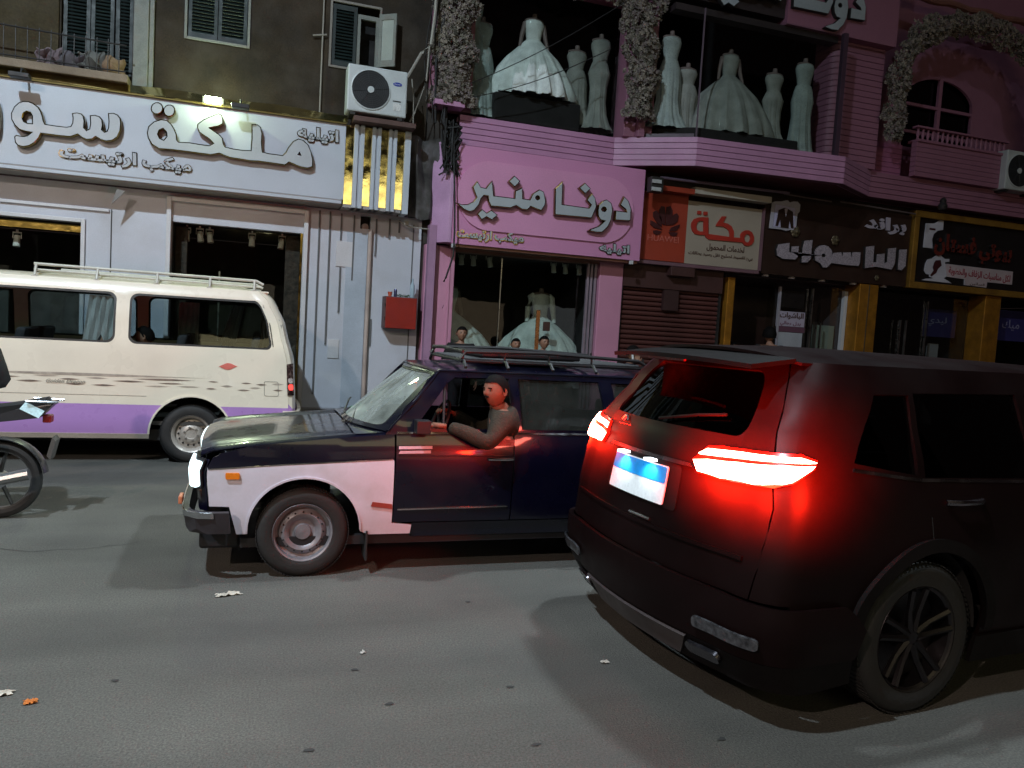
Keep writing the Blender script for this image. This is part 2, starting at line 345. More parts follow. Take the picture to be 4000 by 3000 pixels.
GL={'SU':[[(-2.922,3.717),(-2.901,3.742),(-2.822,3.738),(-2.779,3.754),(-2.748,3.785),(-2.797,3.788),(-2.867,3.803),(-2.92,3.855),(-2.955,3.919),(-2.958,3.997),(-2.927,4.079),(-2.88,4.135),(-2.828,4.161),(-2.767,4.167),(-2.714,4.15),(-2.661,4.113),(-2.629,4.063),(-2.611,4.007),(-2.598,3.949),(-2.583,3.919),(-2.471,3.915),(-2.355,3.916),(-2.31,3.931),(-2.292,3.972),(-2.289,4.032),(-2.299,4.091),(-2.241,4.109),(-2.186,4.102),(-2.158,4.071),(-2.148,4.012),(-2.151,3.931),(-2.128,3.907),(-2.101,3.928),(-2.093,4),(-2.099,4.094),(-2.04,4.108),(-1.984,4.096),(-1.951,4.06),(-1.941,3.99),(-1.949,3.934),(-1.925,3.914),(-1.902,3.925),(-1.889,3.967),(-1.886,4.049),(-1.895,4.151),(-1.828,4.163),(-1.777,4.145),(-1.743,4.104),(-1.734,4.039),(-1.74,3.947),(-1.771,3.861),(-1.83,3.807),(-1.904,3.787),(-1.969,3.799),(-2.021,3.828),(-2.061,3.792),(-2.125,3.778),(-2.18,3.796),(-2.226,3.83),(-2.307,3.789),(-2.415,3.785),(-2.625,3.787),(-2.646,3.734),(-2.689,3.669),(-2.75,3.621),(-2.82,3.597),(-2.882,3.609),(-2.913,3.649)],[(-2.825,3.957),(-2.817,4.007),(-2.787,4.031),(-2.752,4.026),(-2.734,3.989),(-2.732,3.906),(-2.781,3.904),(-2.812,3.919)]],
'RI':[[(-3.138,4.146),(-3.095,4.123),(-3.077,4.058),(-3.069,3.951),(-3.071,3.834),(-3.08,3.725),(-3.116,3.662),(-3.252,3.605),(-3.438,3.6),(-3.447,3.676),(-3.253,3.687),(-3.159,3.734),(-3.143,3.824),(-3.153,3.969)]],
'MLK':[[(-1.056,3.903),(-0.933,3.913),(-0.803,3.906),(-0.689,3.905),(-0.647,3.935),(-0.691,3.978),(-0.76,4.016),(-0.818,4.051),(-0.843,4.107),(-0.842,4.161),(-0.767,4.232),(-0.677,4.286),(-0.587,4.338),(-0.54,4.318),(-0.521,4.26),(-0.519,4.2),(-0.57,4.163),(-0.672,4.125),(-0.614,4.09),(-0.555,4.056),(-0.519,4.018),(-0.506,3.948),(-0.487,3.914),(-0.388,3.902),(-0.271,3.899),(-0.171,3.909),(-0.165,4.066),(-0.171,4.255),(-0.094,4.261),(-0.046,4.229),(-0.025,4.146),(-0.027,4.023),(-0.011,3.908),(0.062,3.898),(0.242,3.897),(0.277,3.938),(0.311,4.011),(0.369,4.099),(0.44,4.146),(0.514,4.131),(0.578,4.077),(0.619,3.994),(0.648,3.885),(0.652,3.785),(0.579,3.751),(0.48,3.757),(0.331,3.802),(0.284,3.758),(0.114,3.763),(-0.053,3.767),(-0.172,3.758),(-0.313,3.765),(-0.43,3.769),(-0.559,3.807),(-0.662,3.776),(-0.799,3.777),(-0.958,3.78),(-1.137,3.781),(-1.292,3.773),(-1.381,3.821),(-1.427,3.898),(-1.441,3.966),(-1.425,4.051),(-1.366,4.118),(-1.28,4.16),(-1.202,4.159),(-1.146,4.113),(-1.111,4.059),(-1.081,3.991),(-1.074,3.921)],[(-1.302,3.962),(-1.287,4.011),(-1.249,4.034),(-1.215,4.003),(-1.208,3.95),(-1.24,3.905),(-1.279,3.917)],[(0.407,3.905),(0.464,4.006),(0.518,3.894)]],
'D1':[[(-1.25,4.299),(-1.257,4.263),(-1.277,4.231),(-1.308,4.211),(-1.342,4.206),(-1.373,4.217),(-1.395,4.243),(-1.403,4.277),(-1.396,4.314),(-1.376,4.345),(-1.346,4.366),(-1.312,4.371),(-1.281,4.359),(-1.259,4.334)]],
'D2':[[(-1.106,4.291),(-1.112,4.254),(-1.132,4.222),(-1.162,4.202),(-1.196,4.197),(-1.226,4.209),(-1.248,4.234),(-1.256,4.269),(-1.249,4.306),(-1.229,4.338),(-1.2,4.358),(-1.166,4.363),(-1.136,4.351),(-1.114,4.326)]],
'MNR':[[(2.682,3.524),(2.777,3.504),(2.863,3.516),(2.947,3.567),(2.988,3.627),(2.955,3.692),(2.921,3.772),(2.988,3.869),(3.051,3.786),(3.125,3.778),(3.172,3.849),(3.221,3.903),(3.256,3.684),(3.397,3.683),(3.577,3.682),(3.578,3.79),(3.637,3.818),(3.695,3.86),(3.713,3.692),(3.82,3.687),(3.86,3.779),(3.962,3.855),(4.041,3.828),(4.081,3.69),(4.07,3.617),(4.014,3.532),(3.842,3.578),(3.8,3.524),(3.709,3.522),(3.607,3.568),(3.527,3.524),(3.214,3.519),(3.173,3.591),(3.162,3.66),(3.103,3.66),(3.062,3.607),(3.038,3.521),(2.97,3.43),(2.899,3.402),(2.81,3.427),(2.736,3.475)],[(3.969,3.727),(3.962,3.71),(3.945,3.701),(3.926,3.706),(3.917,3.722),(3.924,3.74),(3.941,3.749),(3.96,3.744)]],
'Q1':[[(3.557,4.013),(3.659,3.94),(3.575,3.835),(3.461,3.913)]],
'Q2':[[(3.009,3.386),(3.085,3.47),(3.161,3.422),(3.225,3.471),(3.34,3.406),(3.249,3.319),(3.158,3.352),(3.087,3.303)]],
'NA':[[(4.339,4.027),(4.35,3.676),(4.793,3.665),(4.822,3.712),(4.745,3.776),(4.781,3.838),(4.833,3.895),(4.895,3.822),(4.923,3.693),(4.853,3.51),(4.234,3.498),(4.215,3.898)]],
'Q3':[[(4.702,4.04),(4.812,3.958),(4.715,3.863),(4.602,3.949)]],
'W':[[(5.089,3.828),(5.175,3.779),(5.203,3.664),(5.186,3.515),(5.137,3.406),(5.046,3.309),(4.933,3.301),(4.802,3.315),(4.848,3.349),(4.974,3.405),(5.065,3.488),(5,3.496),(4.958,3.55),(4.941,3.636),(4.95,3.725),(5.018,3.799)],[(5.08,3.673),(5.072,3.651),(5.049,3.641),(5.026,3.647),(5.015,3.666),(5.023,3.688),(5.045,3.699),(5.068,3.693)]],
'DAL':[[(5.316,3.764),(5.379,3.912),(5.468,3.84),(5.518,3.727),(5.52,3.533),(5.244,3.52),(5.248,3.676),(5.431,3.673),(5.42,3.701)]],
'KA':[[(7.103,3.788),(7.125,3.517),(7.539,3.508),(7.541,3.547),(7.519,3.603),(7.458,3.646),(7.388,3.666),(7.259,3.66),(7.262,3.684),(7.361,3.834),(7.451,3.843),(7.393,3.734),(7.485,3.726),(7.568,3.685),(7.615,3.612),(7.625,3.506),(7.755,3.511),(7.752,3.567),(7.782,3.614),(7.837,3.646),(7.906,3.655),(7.978,3.628),(8.026,3.554),(8.028,3.475),(7.987,3.413),(7.919,3.387),(7.849,3.39),(7.799,3.435),(7.753,3.435),(7.139,3.427),(7.081,3.455),(7.061,3.492),(6.956,3.482),(6.866,3.492),(6.813,3.535),(6.784,3.608),(6.79,3.675),(6.834,3.737),(6.908,3.768),(6.996,3.784)],[(7.013,3.717),(7.027,3.551),(6.962,3.54),(6.904,3.563),(6.883,3.618),(6.894,3.676),(6.935,3.714)],[(7.953,3.522),(7.948,3.487),(7.929,3.459),(7.9,3.447),(7.869,3.453),(7.845,3.477),(7.833,3.511),(7.838,3.547),(7.858,3.575),(7.887,3.587),(7.917,3.58),(7.942,3.557)]],
'KD1':[[(6.888,3.876),(6.959,3.881),(6.961,3.826),(6.887,3.82)]],
'KD2':[[(7.004,3.876),(7.079,3.88),(7.079,3.822),(7.006,3.817)]],
'P0':[[(6.303,3.579),(6.248,3.593),(6.18,3.699),(6.171,3.81),(6.208,3.884),(6.267,3.881),(6.293,3.757)]],
'P1':[[(6.319,3.581),(6.377,3.596),(6.425,3.724),(6.419,3.836),(6.373,3.902),(6.305,3.88),(6.304,3.758)]],
'P2':[[(6.241,3.545),(6.151,3.602),(6.069,3.697),(6.063,3.771),(6.113,3.804),(6.17,3.763),(6.23,3.676)]],
'P3':[[(6.367,3.586),(6.412,3.694),(6.448,3.773),(6.5,3.797),(6.542,3.755),(6.523,3.658),(6.452,3.604)]],
'P4':[[(6.256,3.5),(6.094,3.521),(6.026,3.571),(6.026,3.636),(6.097,3.615),(6.185,3.577)]],
'P5':[[(6.385,3.493),(6.413,3.553),(6.486,3.588),(6.575,3.621),(6.563,3.567),(6.503,3.505)]],
'P6':[[(6.247,3.475),(6.208,3.429),(6.156,3.41),(6.101,3.428),(6.087,3.474),(6.15,3.485)]],
'P7':[[(6.376,3.474),(6.473,3.483),(6.543,3.485),(6.521,3.431),(6.468,3.414),(6.412,3.43)]],
'FR':[[(8.31,4.165),(8.381,4.197),(8.505,4.21),(8.591,4.238),(8.635,4.246),(8.683,4.211),(8.755,4.237),(8.845,4.241),(8.91,4.193),(8.908,4.069),(8.867,4.027),(8.86,3.729),(8.761,3.738),(8.644,3.708),(8.553,3.724),(8.288,3.723)]],
'FRI':[[(8.385,4.148),(8.812,4.12),(8.818,3.768),(8.373,3.755)]],
'SUIT':[[(8.461,4.052),(8.568,4.101),(8.62,4.1),(8.752,4.052),(8.795,3.772),(8.742,3.773),(8.699,3.911),(8.691,3.762),(8.535,3.759),(8.506,3.904),(8.466,3.777),(8.422,3.779)]],
'LAP':[[(8.574,4.083),(8.613,4.097),(8.643,4.09),(8.612,3.952)]],
'B0':[[(8.504,3.473),(8.738,3.519),(8.747,3.358),(8.913,3.358),(8.777,3.361),(8.774,3.46),(8.938,3.481),(8.941,3.301),(8.888,3.234),(8.618,3.223),(8.494,3.274),(8.468,3.383)]],
'B1':[[(9.034,3.584),(9.217,3.613),(9.211,3.274),(9.149,3.206),(9.013,3.194),(9.007,3.431)]],
'B2':[[(9.267,3.404),(9.291,3.469),(9.362,3.526),(9.468,3.548),(9.563,3.532),(9.649,3.463),(9.663,3.401),(9.684,3.428),(9.854,3.456),(9.876,3.394),(9.886,3.453),(10.058,3.474),(10.083,3.399),(10.09,3.477),(10.281,3.494),(10.286,3.301),(10.262,3.235),(10.022,3.228),(9.657,3.236),(9.572,3.152),(9.48,3.145),(9.41,3.215),(9.298,3.256)]],
'B3':[[(10.374,3.599),(10.576,3.636),(10.583,3.339),(10.639,3.344),(10.639,3.487),(10.825,3.516),(10.836,3.347),(10.884,3.364),(10.88,3.612),(11.076,3.643),(11.077,3.354),(11.016,3.231),(10.65,3.254),(10.394,3.207)]],
'B4':[[(11.138,3.615),(11.328,3.639),(11.333,3.323),(11.25,3.237),(11.149,3.242)]],
'BH':[[(9.511,3.363),(9.502,3.342),(9.475,3.332),(9.447,3.337),(9.434,3.356),(9.443,3.376),(9.47,3.387),(9.498,3.381)]],
'JEWEL':[[(11.773,4.161),(11.972,4.176),(12.091,4.245),(12.191,4.255),(12.193,4.079),(12.068,4.052),(11.983,3.982),(11.954,3.886),(11.983,3.713),(11.762,3.714),(11.767,3.992)]],
'BRID':[[(12.086,3.588),(12.178,3.617),(12.251,3.571),(12.309,3.545),(12.418,3.554),(12.422,3.502),(12.317,3.483),(12.379,3.216),(12.329,3.181),(12.531,3.102),(11.797,3.108),(11.9,3.142),(12.073,3.161),(11.975,3.184),(11.971,3.22),(11.889,3.229),(11.835,3.287),(11.851,3.423),(11.895,3.499),(11.999,3.529)]],
'BRD':[[(12.084,3.5),(12.204,3.515),(12.237,3.414),(12.158,3.345),(12.127,3.269),(12.015,3.188),(11.985,3.216),(12.054,3.305),(12.027,3.365),(12.05,3.45)]],
'STRIP':[[(12.321,3.457),(14.06,3.446),(14.067,3.191),(13.42,3.191),(13.413,3.083),(12.845,3.094),(12.837,3.204),(12.386,3.217)]]}
# ================================================================= palette
plaster = M('old_brown_plaster', (.027, .018, .010), .9, var=.5, vs=1.6, grain=.25, gs=45, bump=.5, bs=14, stain=(2.4, .5, (.05, .04, .03)))
ochre = M('ochre_plaster', (.042, .031, .013), .9, var=.3, vs=1.4, grain=.2, gs=40, bump=.4, bs=12, stain=(2., .5, (.07, .05, .035)))
oldwhite = M('flaking_white_paint', (.19, .20, .185), .8, var=.2, vs=6, grain=.12, bump=.4, bs=20, stain=(6, .7, (.16, .14, .12)))
green = M('dark_green_paint', (.006, .014, .0135), .55, var=.3, vs=5, grain=.15)
white_acp = M('white_sign_sheet', (.46, .50, .56), .42, var=.05, vs=1.2, grain=.03, stain=(3, .12, (.33, .34, .36)))
white_wall = M('white_shop_panel', (.50, .52, .58), .5, var=.06, vs=1.5, grain=.04, stain=(2.2, .3, (.34, .33, .33)))
white_trim = M('white_painted_trim', (.56, .56, .58), .45, var=.06, vs=3, grain=.05)
gold = M('gold_mirror_sheet', (.93, .80, .40), .10, 1.0, var=.05, grain=.02, bump=.10, bs=4)
goldrim = M('gold_letter_edge', (.26, .18, .055), .12, 1.0, var=.05, grain=.02)
greyface = M('grey_acrylic_face', (.40, .43, .46), .35, var=.05, grain=.03)
dark = M('dark_interior', (.012, .011, .011), .9, var=.2)
darkmetal = M('dark_metal', (.03, .028, .028), .5, .3, var=.2)
rubber = M('black_rubber', (.016, .015, .015), .7, var=.15, bump=.2, bs=30)
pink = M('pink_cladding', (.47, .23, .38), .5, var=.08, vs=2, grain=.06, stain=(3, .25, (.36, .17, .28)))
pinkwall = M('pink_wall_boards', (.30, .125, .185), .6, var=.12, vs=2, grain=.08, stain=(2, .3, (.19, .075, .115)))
pinksign = M('pink_sign_sheet', (.60, .25, .44), .4, var=.05, vs=1.5, grain=.05, stain=(1.5, .18, (.46, .19, .34)))
pinkdark = M('pink_recess', (.30, .09, .13), .6, var=.15)
glass_shop = glass('shop_glass', (.86, .9, .88), .8, .01)
concrete = M('dirty_concrete', (.13, .12, .115), .9, var=.3, vs=3, grain=.2, bump=.5, bs=18)
brass = M('orange_gold_cladding', (.46, .20, .025), .38, .55, var=.25, vs=6, grain=.12, stain=(5, .5, (.30, .13, .03)))
blk = M('black_sign_sheet', (.012, .009, .009), .35, var=.2)
steel = M('brushed_steel', (.5, .48, .48), .3, 1.0, var=.1)

# ================================================================= ground
asphalt = M('asphalt', (.090, .085, .074), .84, var=.22, vs=.55, grain=.34, gs=95, bump=.6, bs=120, stain=(.9, .55, (.062, .059, .054)))
_n = asphalt.node_tree; _b = _n.nodes['Principled BSDF']; _l = _b.inputs['Base Color'].links[0]; _src = _l.from_socket     # long wheel-worn streaks and fine light grit
_tc = _n.nodes.new('ShaderNodeTexCoord'); _mp = _n.nodes.new('ShaderNodeMapping'); _mp.inputs['Scale'].default_value = (.16, 1.5, 1); _n.links.new(_tc.outputs['Object'], _mp.inputs[0])
_t = _n.nodes.new('ShaderNodeTexNoise'); _t.inputs['Scale'].default_value = 1.3; _t.inputs['Detail'].default_value = 6; _n.links.new(_mp.outputs[0], _t.inputs['Vector'])
_r = _n.nodes.new('ShaderNodeMapRange'); _r.inputs[1].default_value = .35; _r.inputs[2].default_value = .65; _r.inputs[3].default_value = .84; _r.inputs[4].default_value = 1.1; _n.links.new(_t.outputs[0], _r.inputs[0])
_v = _n.nodes.new('ShaderNodeTexVoronoi'); _v.inputs['Scale'].default_value = 55; _n.links.new(_tc.outputs['Object'], _v.inputs['Vector'])
_r2 = _n.nodes.new('ShaderNodeMapRange'); _r2.inputs[1].default_value = .0; _r2.inputs[2].default_value = .25; _r2.inputs[3].default_value = 1.35; _r2.inputs[4].default_value = 1.0; _n.links.new(_v.outputs['Distance'], _r2.inputs[0])
_m = _n.nodes.new('ShaderNodeMath'); _m.operation = 'MULTIPLY'; _n.links.new(_r.outputs[0], _m.inputs[0]); _n.links.new(_r2.outputs[0], _m.inputs[1])
_vm = _n.nodes.new('ShaderNodeVectorMath'); _vm.operation = 'SCALE'; _n.links.new(_src, _vm.inputs[0]); _n.links.new(_m.outputs[0], _vm.inputs['Scale']); _n.links.new(_vm.outputs[0], _b.inputs['Base Color'])
mb = MB(); mb.grid(40, 40, lambda u, v: (-60+120*u, -16+27*v, 0.0))
struct(mb.build('road', asphalt))
mb = MB(); mb.grid(2, 2, lambda u, v: (-200+400*u, -200+400*v, -.02)); struct(mb.build('ground', M('bare_ground', (.09, .085, .08), .9)))
# pavement in front of the shops: kerb stones and tiles
pv = struct(MB().box(-40, 40, 11.02, 11.62, -.01, .118).build('pavement', concrete))
kerbm = M('kerb_stone', (.20, .19, .18), .85, var=.3, vs=2, grain=.15, bump=.3)
kme = None
for i in range(44):
    x = -9+i*.62
    o = MB().box(0, .61, 0, .2, -.01, .15).build('kerb_stone', kerbm, pv, bevel=.012) if kme is None else link('kerb_stone', kme.data, pv)
    if kme is None: kme = o
    else: md = o.modifiers.new('bevel', 'BEVEL'); md.width = .012; md.segments = 2
    o.location = (x, 10.8+random.uniform(-.006, .006), random.uniform(-.01, .004))
tilem = [M('pavement_tile_%s' % n, c, .8, var=.2, vs=4, grain=.1) for n, c in (('grey', (.17, .16, .155)), ('red', (.19, .11, .09)))]
tm = {}
for i in range(52):
    for j in range(2):
        k = (i+j) % 2
        if k not in tm: tm[k] = MB().box(0, .292, 0, .292, 0, .03).build('tile', tilem[k], pv); o = tm[k]
        else: o = link('tile', tm[k].data, pv)
        o.location = (-7+i*.3, 11.02+j*.3, .115+random.uniform(-.003, .003))
# litter
def litter(name, x, y, sx, sy, col, label, cat, rz=0, curl=.01):
    rn = random.Random(int(x*97+y*31)); m = MB(); n = 9; hts = {}
    def f(u, v):
        a = (u-.5)*2; b = (v-.5)*2; k = 1-.28*abs(sin(3.1*atan2(b, a)+x*5)); rx = rn.uniform(-.06, .06)
        return (a*.5*sx*k*(1+rx), b*.5*sy*k*(1-rx), .004+curl*(rn.random()**2)*1.6*(1-.5*(a*a)))
    m.grid(n, 6, f)
    o = m.build(name, M(name+'_'+cat.replace(' ', '_')+'_mat', col, .8, var=.3, vs=30), None, smooth=False, solid=.0015); o.location = (x, y, .002); o.rotation_euler = (0, 0, rz); tag(o, label, cat)
litter('paper_scrap', -.11, 4.84, .17, .06, (.42, .38, .32), 'crumpled pale paper scrap lying on asphalt before the taxi front wheel', 'litter', .3)
litter('leaf', -.86, 3.62, .06, .045, (.55, .17, .03), 'small orange leaf lying on the asphalt at lower left', 'leaf', .2)
litter('paper_scrap', -1.0, 3.72, .11, .05, (.24, .22, .18), 'grey paper scrap on asphalt beside the orange leaf', 'litter', .1)
litter('cigarette_butt', 1.78, 3.52, .05, .022, (.5, .47, .42), 'tiny pale scrap on asphalt in front of the dark car bumper', 'litter', 0)
litter('paper_flake', .57, 3.86, .028, .02, (.6, .58, .55), 'tiny white fleck of paper on the open asphalt', 'litter', .5)
tar = M('tar_spot', (.030, .029, .028), .8)
spots = [(-.56, 3.77), (.51, 3.68), (1.96, 2.72), (1.20, 3.36), (1.30, 4.5), (.62, 3.31), (.25, 3.0), (1.15, 2.85), (-1.4, 4.6)]
for i, (x, y) in enumerate(spots):
    m = MB(); m.add([(x+.022*cos(2*pi*k/7)*random.uniform(.4, 1.5), y+.012*sin(2*pi*k/7)*random.uniform(.7, 1.3), .004) for k in range(7)], [tuple(range(7))])
    o = m.build('tar_spot', tar); struct(o)

# hairline cracks in the asphalt
rnc = random.Random(11); crk = M('crack_dark', (.035, .034, .032), .9)
for sx_, sy_, an, ln in ((-2.6, 6.2, -.1, 2.0),):
    m = MB(); p = Vector((sx_, sy_)); q = an; L_ = []
    for k in range(int(ln/.07)):
        q += rnc.uniform(-.5, .5); q = an+(q-an)*.8; p = p+Vector((cos(q), sin(q)))*.07; L_.append((p.copy(), Vector((-sin(q), cos(q)))*rnc.uniform(.0015, .0045)))
    m.add([(c.x+d.x*s_, c.y+d.y*s_, .004) for c, d in L_ for s_ in (-1, 1)], [(2*i, 2*i+1, 2*i+3, 2*i+2) for i in range(len(L_)-1)])
    struct(m.build('asphalt_crack', crk))

# ================================================================= old apartment building (left, upper storeys)
ab = thing('apartment_building', 'old brown plastered apartment building with green shutters above the white shop sign', 'building', (-1, 11.6, 0))
holes = [(-2.54, -1.70, 4.7, 7.2), (-1.04, -.27, 5.41, 7.2), (.86, 1.53, 5.34, 6.22)]
wall(MB(), -9, 2.28, 4.45, 9.5, 11.6, 11.9, holes).build('wall', [plaster], ab)
MB().box(-9, -2.56, 11.565, 11.598, 4.7, 9.4).build('wall_render', ochre, ab)
MB().box(-9, 2.3, 11.9, 13.5, 4.4, 9.5).build('room_block', dark, ab)
MB().box(-1.68, -1.5, 11.5, 11.6, 4.62, 9.5).build('pilaster', oldwhite, ab, bevel=.008)
MB().box(-1.5, -1.44, 11.54, 11.598, 4.62, 9.5).build('pilaster_edge', oldwhite, ab, bevel=.006)
MB().tube([(.735, 11.56, 4.5), (.735, 11.56, 9.4)], .012, 6).tube([(.6, 11.55, 5.69), (.79, 11.55, 5.73)], .012, 6).build('drain_pipe', M('grey_pipe', (.27, .25, .22), .7), ab, smooth=True)
def shutter(parent, x0, x1, z0, z1, y, pitch=.045):
    f = MB(); t = .045
    f.box(x0, x0+t, y, y+.035, z0, z1).box(x1-t, x1, y, y+.035, z0, z1).box(x0+t, x1-t, y, y+.035, z0, z0+.07).box(x0+t, x1-t, y, y+.035, z1-.07, z1)
    s = f.build('shutter', green, parent)
    m = MB(); z = z0+.08
    while z < z1-.08: m.obox(((x0+x1)/2, y+.018, z), ((x1-x0)/2-t, 0, 0), (0, .014, .014), (0, -.003, .003)); z += pitch
    m.build('slats', green, s, kind='stuff')
def wframe(parent, x0, x1, z0, z1, y, mat, t=.045, name='window_frame'):
    return MB().box(x0-t, x0, y, y+.08, z0-t, z1+t).box(x1, x1+t, y, y+.08, z0-t, z1+t).box(x0, x1, y, y+.08, z0-t, z0).box(x0, x1, y, y+.08, z1, z1+t).build(name, mat, parent, bevel=.006)
for a, b in ((-2.52, -2.21), (-2.2, -1.93), (-1.91, -1.70)): shutter(ab, a, b, 4.72, 7.1, 11.63)
wframe(ab, -1.04, -.27, 5.41, 7.2, 11.575, oldwhite, .035)
for a, b in ((-1.03, -.66), (-.65, -.28)): shutter(ab, a, b, 5.42, 7.1, 11.62)
wframe(ab, .86, 1.53, 5.34, 6.22, 11.575, M('dull_window_frame', (.2, .18, .16), .8), .03)
shutter(ab, .87, 1.21, 5.35, 6.2, 11.6)
fr = MB().box(1.22, 1.26, 11.57, 11.62, 5.35, 6.1).box(1.48, 1.54, 11.57, 11.62, 5.35, 6.1).box(1.26, 1.48, 11.57, 11.62, 6.04, 6.1).box(1.26, 1.48, 11.57, 11.62, 5.35, 5.4).build('casement_frame', oldwhite, ab)
# open white casement, swung outward
c0 = Vector((1.53, 11.56, 5.40)); dx = Vector((.22, -.16, 0)); n_ = Vector((.16, .22, 0)).normalized()*.015
m = MB()
for a, b, z0, z1 in ((0, .16, 0, .74), (.84, 1, 0, .74), (.16, .84, 0, .09), (.16, .84, .66, .74)):
    m.obox(c0+dx*((a+b)/2)+Vector((0, 0, (z0+z1)/2)), dx*((b-a)/2), n_, (0, 0, (z1-z0)/2))
sash = m.build('open_casement', oldwhite, ab)
MB().obox(c0+dx*.5+Vector((0, 0, .375)), dx*.34, n_*.3, (0, 0, .29)).build('pane', M('frosted_pane', (.30, .32, .29), .5), sash)
# balcony
bl = MB().box(-9, -1.69, 11.2, 11.56, 4.58, 4.68).build('balcony_slab', M('balcony_concrete', (.20, .155, .11), .9, var=.3, bump=.4, bs=16), ab, bevel=.01)
m = MB(); m.tube([(-6, 11.24, 5.13), (-1.72, 11.24, 5.05)], .011, 6).tube([(-6, 11.24, 4.72), (-1.72, 11.24, 4.72)], .009, 6)
m.build('handrail', darkmetal, ab, smooth=True)
bar = None
for i in range(26):
    x = -5-.0+i*.128
    if bar is None: bar = MB().tube([(0, 11.24, 4.68), (0, 11.24, 5.1)], .006, 5).build('baluster', darkmetal, ab); o = bar
    else: o = link('baluster', bar.data, ab)
    o.location.x = x
cl = M('faded_cloth', (.14, .12, .10), .95, var=.3)
for i, (x, z, c_) in enumerate(((-2.62, 4.80, (.16, .12, .13)), (-2.15, 4.83, (.10, .10, .09)), (-1.93, 4.79, (.20, .13, .08)), (-2.4, 4.77, (.09, .08, .09)))):
    m = MB(); m.grid(8, 6, lambda u, v: (x+(u-.5)*.3+.02*sin(9*v), 11.4+.10*sin(5*u+i)*sin(pi*v), z-.09+.2*v+.025*sin(11*u+3*v)))
    tag(m.build('bundle', M('bundle_cloth_%d' % i, c_, .95, var=.3), None, smooth=True, solid=.03),
        ['mauve cloth bundle at the left end of the balcony floor', 'dark grey bundle in the middle of the balcony clutter', 'brown cardboard bundle by the white pilaster on the balcony', 'blackish bundle between mauve and grey bundles on the balcony'][i], 'bundle', 'clutter on the balcony')
MB().box(1.16, 2.02, 10.98, 11.5, 4.465, 4.53).build('ac_shelf', M('rusty_shelf', (.11, .06, .05), .8, var=.3), ab)

# dark strip of bare wall between the two shops
gap = thing('bare_wall_strip', 'dark bare wall strip with loose cables between the white shop and the pink shop', 'wall', (2.3, 11.6, 0))
MB().box(2.3, 2.62, 11.66, 11.8, 0, 9.5).build('wall', M('sooty_wall', (.045, .038, .032), .95, var=.5, vs=2, bump=.6, bs=12), gap)
m = MB(); m.grid(14, 20, lambda u, v: (2.02+.5*u+.03*sin(6*v), 11.45+.05*sin(8*u+4*v)+.03*sin(17*u), 3.28+1.17*v+.02*sin(9*u)))
m.build('hanging_cloth', M('grey_black_cloth', (.06, .055, .05), .9, var=.7, vs=3, stain=(3, .6, (.16, .15, .17))), gap, smooth=True, solid=.01)
m = MB(); rnd = random.Random(4)
for k in range(9):
    x = 2.25+rnd.uniform(-.05, .3); y = 11.35
    m.tube([(x+.05*sin(j*1.3+k)+rnd.uniform(-.015, .015), y+.03*cos(j+k), 7.2-j*.42) for j in range(7)], .008+.004*(k % 3), 5)
m.build('cable', rubber, gap, smooth=True)
m = MB()
for k in range(26):
    m.tube([(2.62+rnd.uniform(-.18, .12), 11.2+rnd.uniform(-.12, .05), 4.25+rnd.uniform(-.35, .45)) for j in range(4)], .013, 5)
tag(m.build('cable_tangle', rubber, None, smooth=True), 'tangle of black cables bundled at the upper left corner of the pink sign', 'cables')
tag(MB().tube([(2.62, 11.1, 4.2), (2.66, 11.08, 3.6), (2.68, 11.06, 3.1), (2.69, 11.1, 2.75), (2.6, 11.12, 2.42), (2.57, 11.12, 2.36)], .014, 6).build('cable', rubber, None, smooth=True), 'thick black cable hanging down the left edge of the pink sign', 'cable')
tag(MB().tube([(2.78, 11.53, 2.6), (2.77, 11.52, 2.3), (2.66, 11.5, 1.98)], .006, 5).build('cable', M('pink_cable', (.25, .09, .13), .6), None, smooth=True), 'thin curved cable stub on the left pink pillar', 'cable')
for i, (a, b, lb) in enumerate((((-.2, 10.9, 6.6), (2.9, 11.3, 5.15), 'upper thin cable sagging across to the pink ledge'), ((2.3, 11.4, 5.02), (5.4, 11.1, 7.0), 'thin cable rising diagonally across the first gown window'),
                            ((2.5, 11.38, 5.0), (5.0, 11.1, 6.1), 'lower thin cable crossing the hem of the first ball gown'))):
    if i == 0: continue
    tag(MB().tube([tuple(Vector(a).lerp(Vector(b), t/12)-Vector((0, 0, .12*sin(pi*t/12)))) for t in range(13)], .007, 5).build('overhead_cable', rubber), lb, 'cable')
tag(MB().tube([(1.92, 11.3, 5.25), (2.0, 11.3, 5.4), (2.1, 11.25, 5.6), (2.22, 11.2, 5.72), (2.26, 11.2, 6.2), (2.26, 11.25, 7.2)], .022, 6).build('conduit', M('pale_conduit', (.33, .31, .27), .7), None, smooth=True), 'pale flexible conduit climbing from the air conditioner along the dark strip', 'conduit')
tag(MB().tube([(2.2, 11.2, 5.7), (2.18, 11.2, 5.2), (2.04, 11.2, 4.75), (1.97, 11.2, 4.6)], .012, 5).tube([(1.97, 11.2, 5.2), (2.0, 11.18, 4.95), (2.02, 11.2, 4.55)], .008, 5).build('hose', M('pale_conduit', (.33, .31, .27), .7), None, smooth=True), 'thin hose drooping beside the white air conditioner', 'hose')

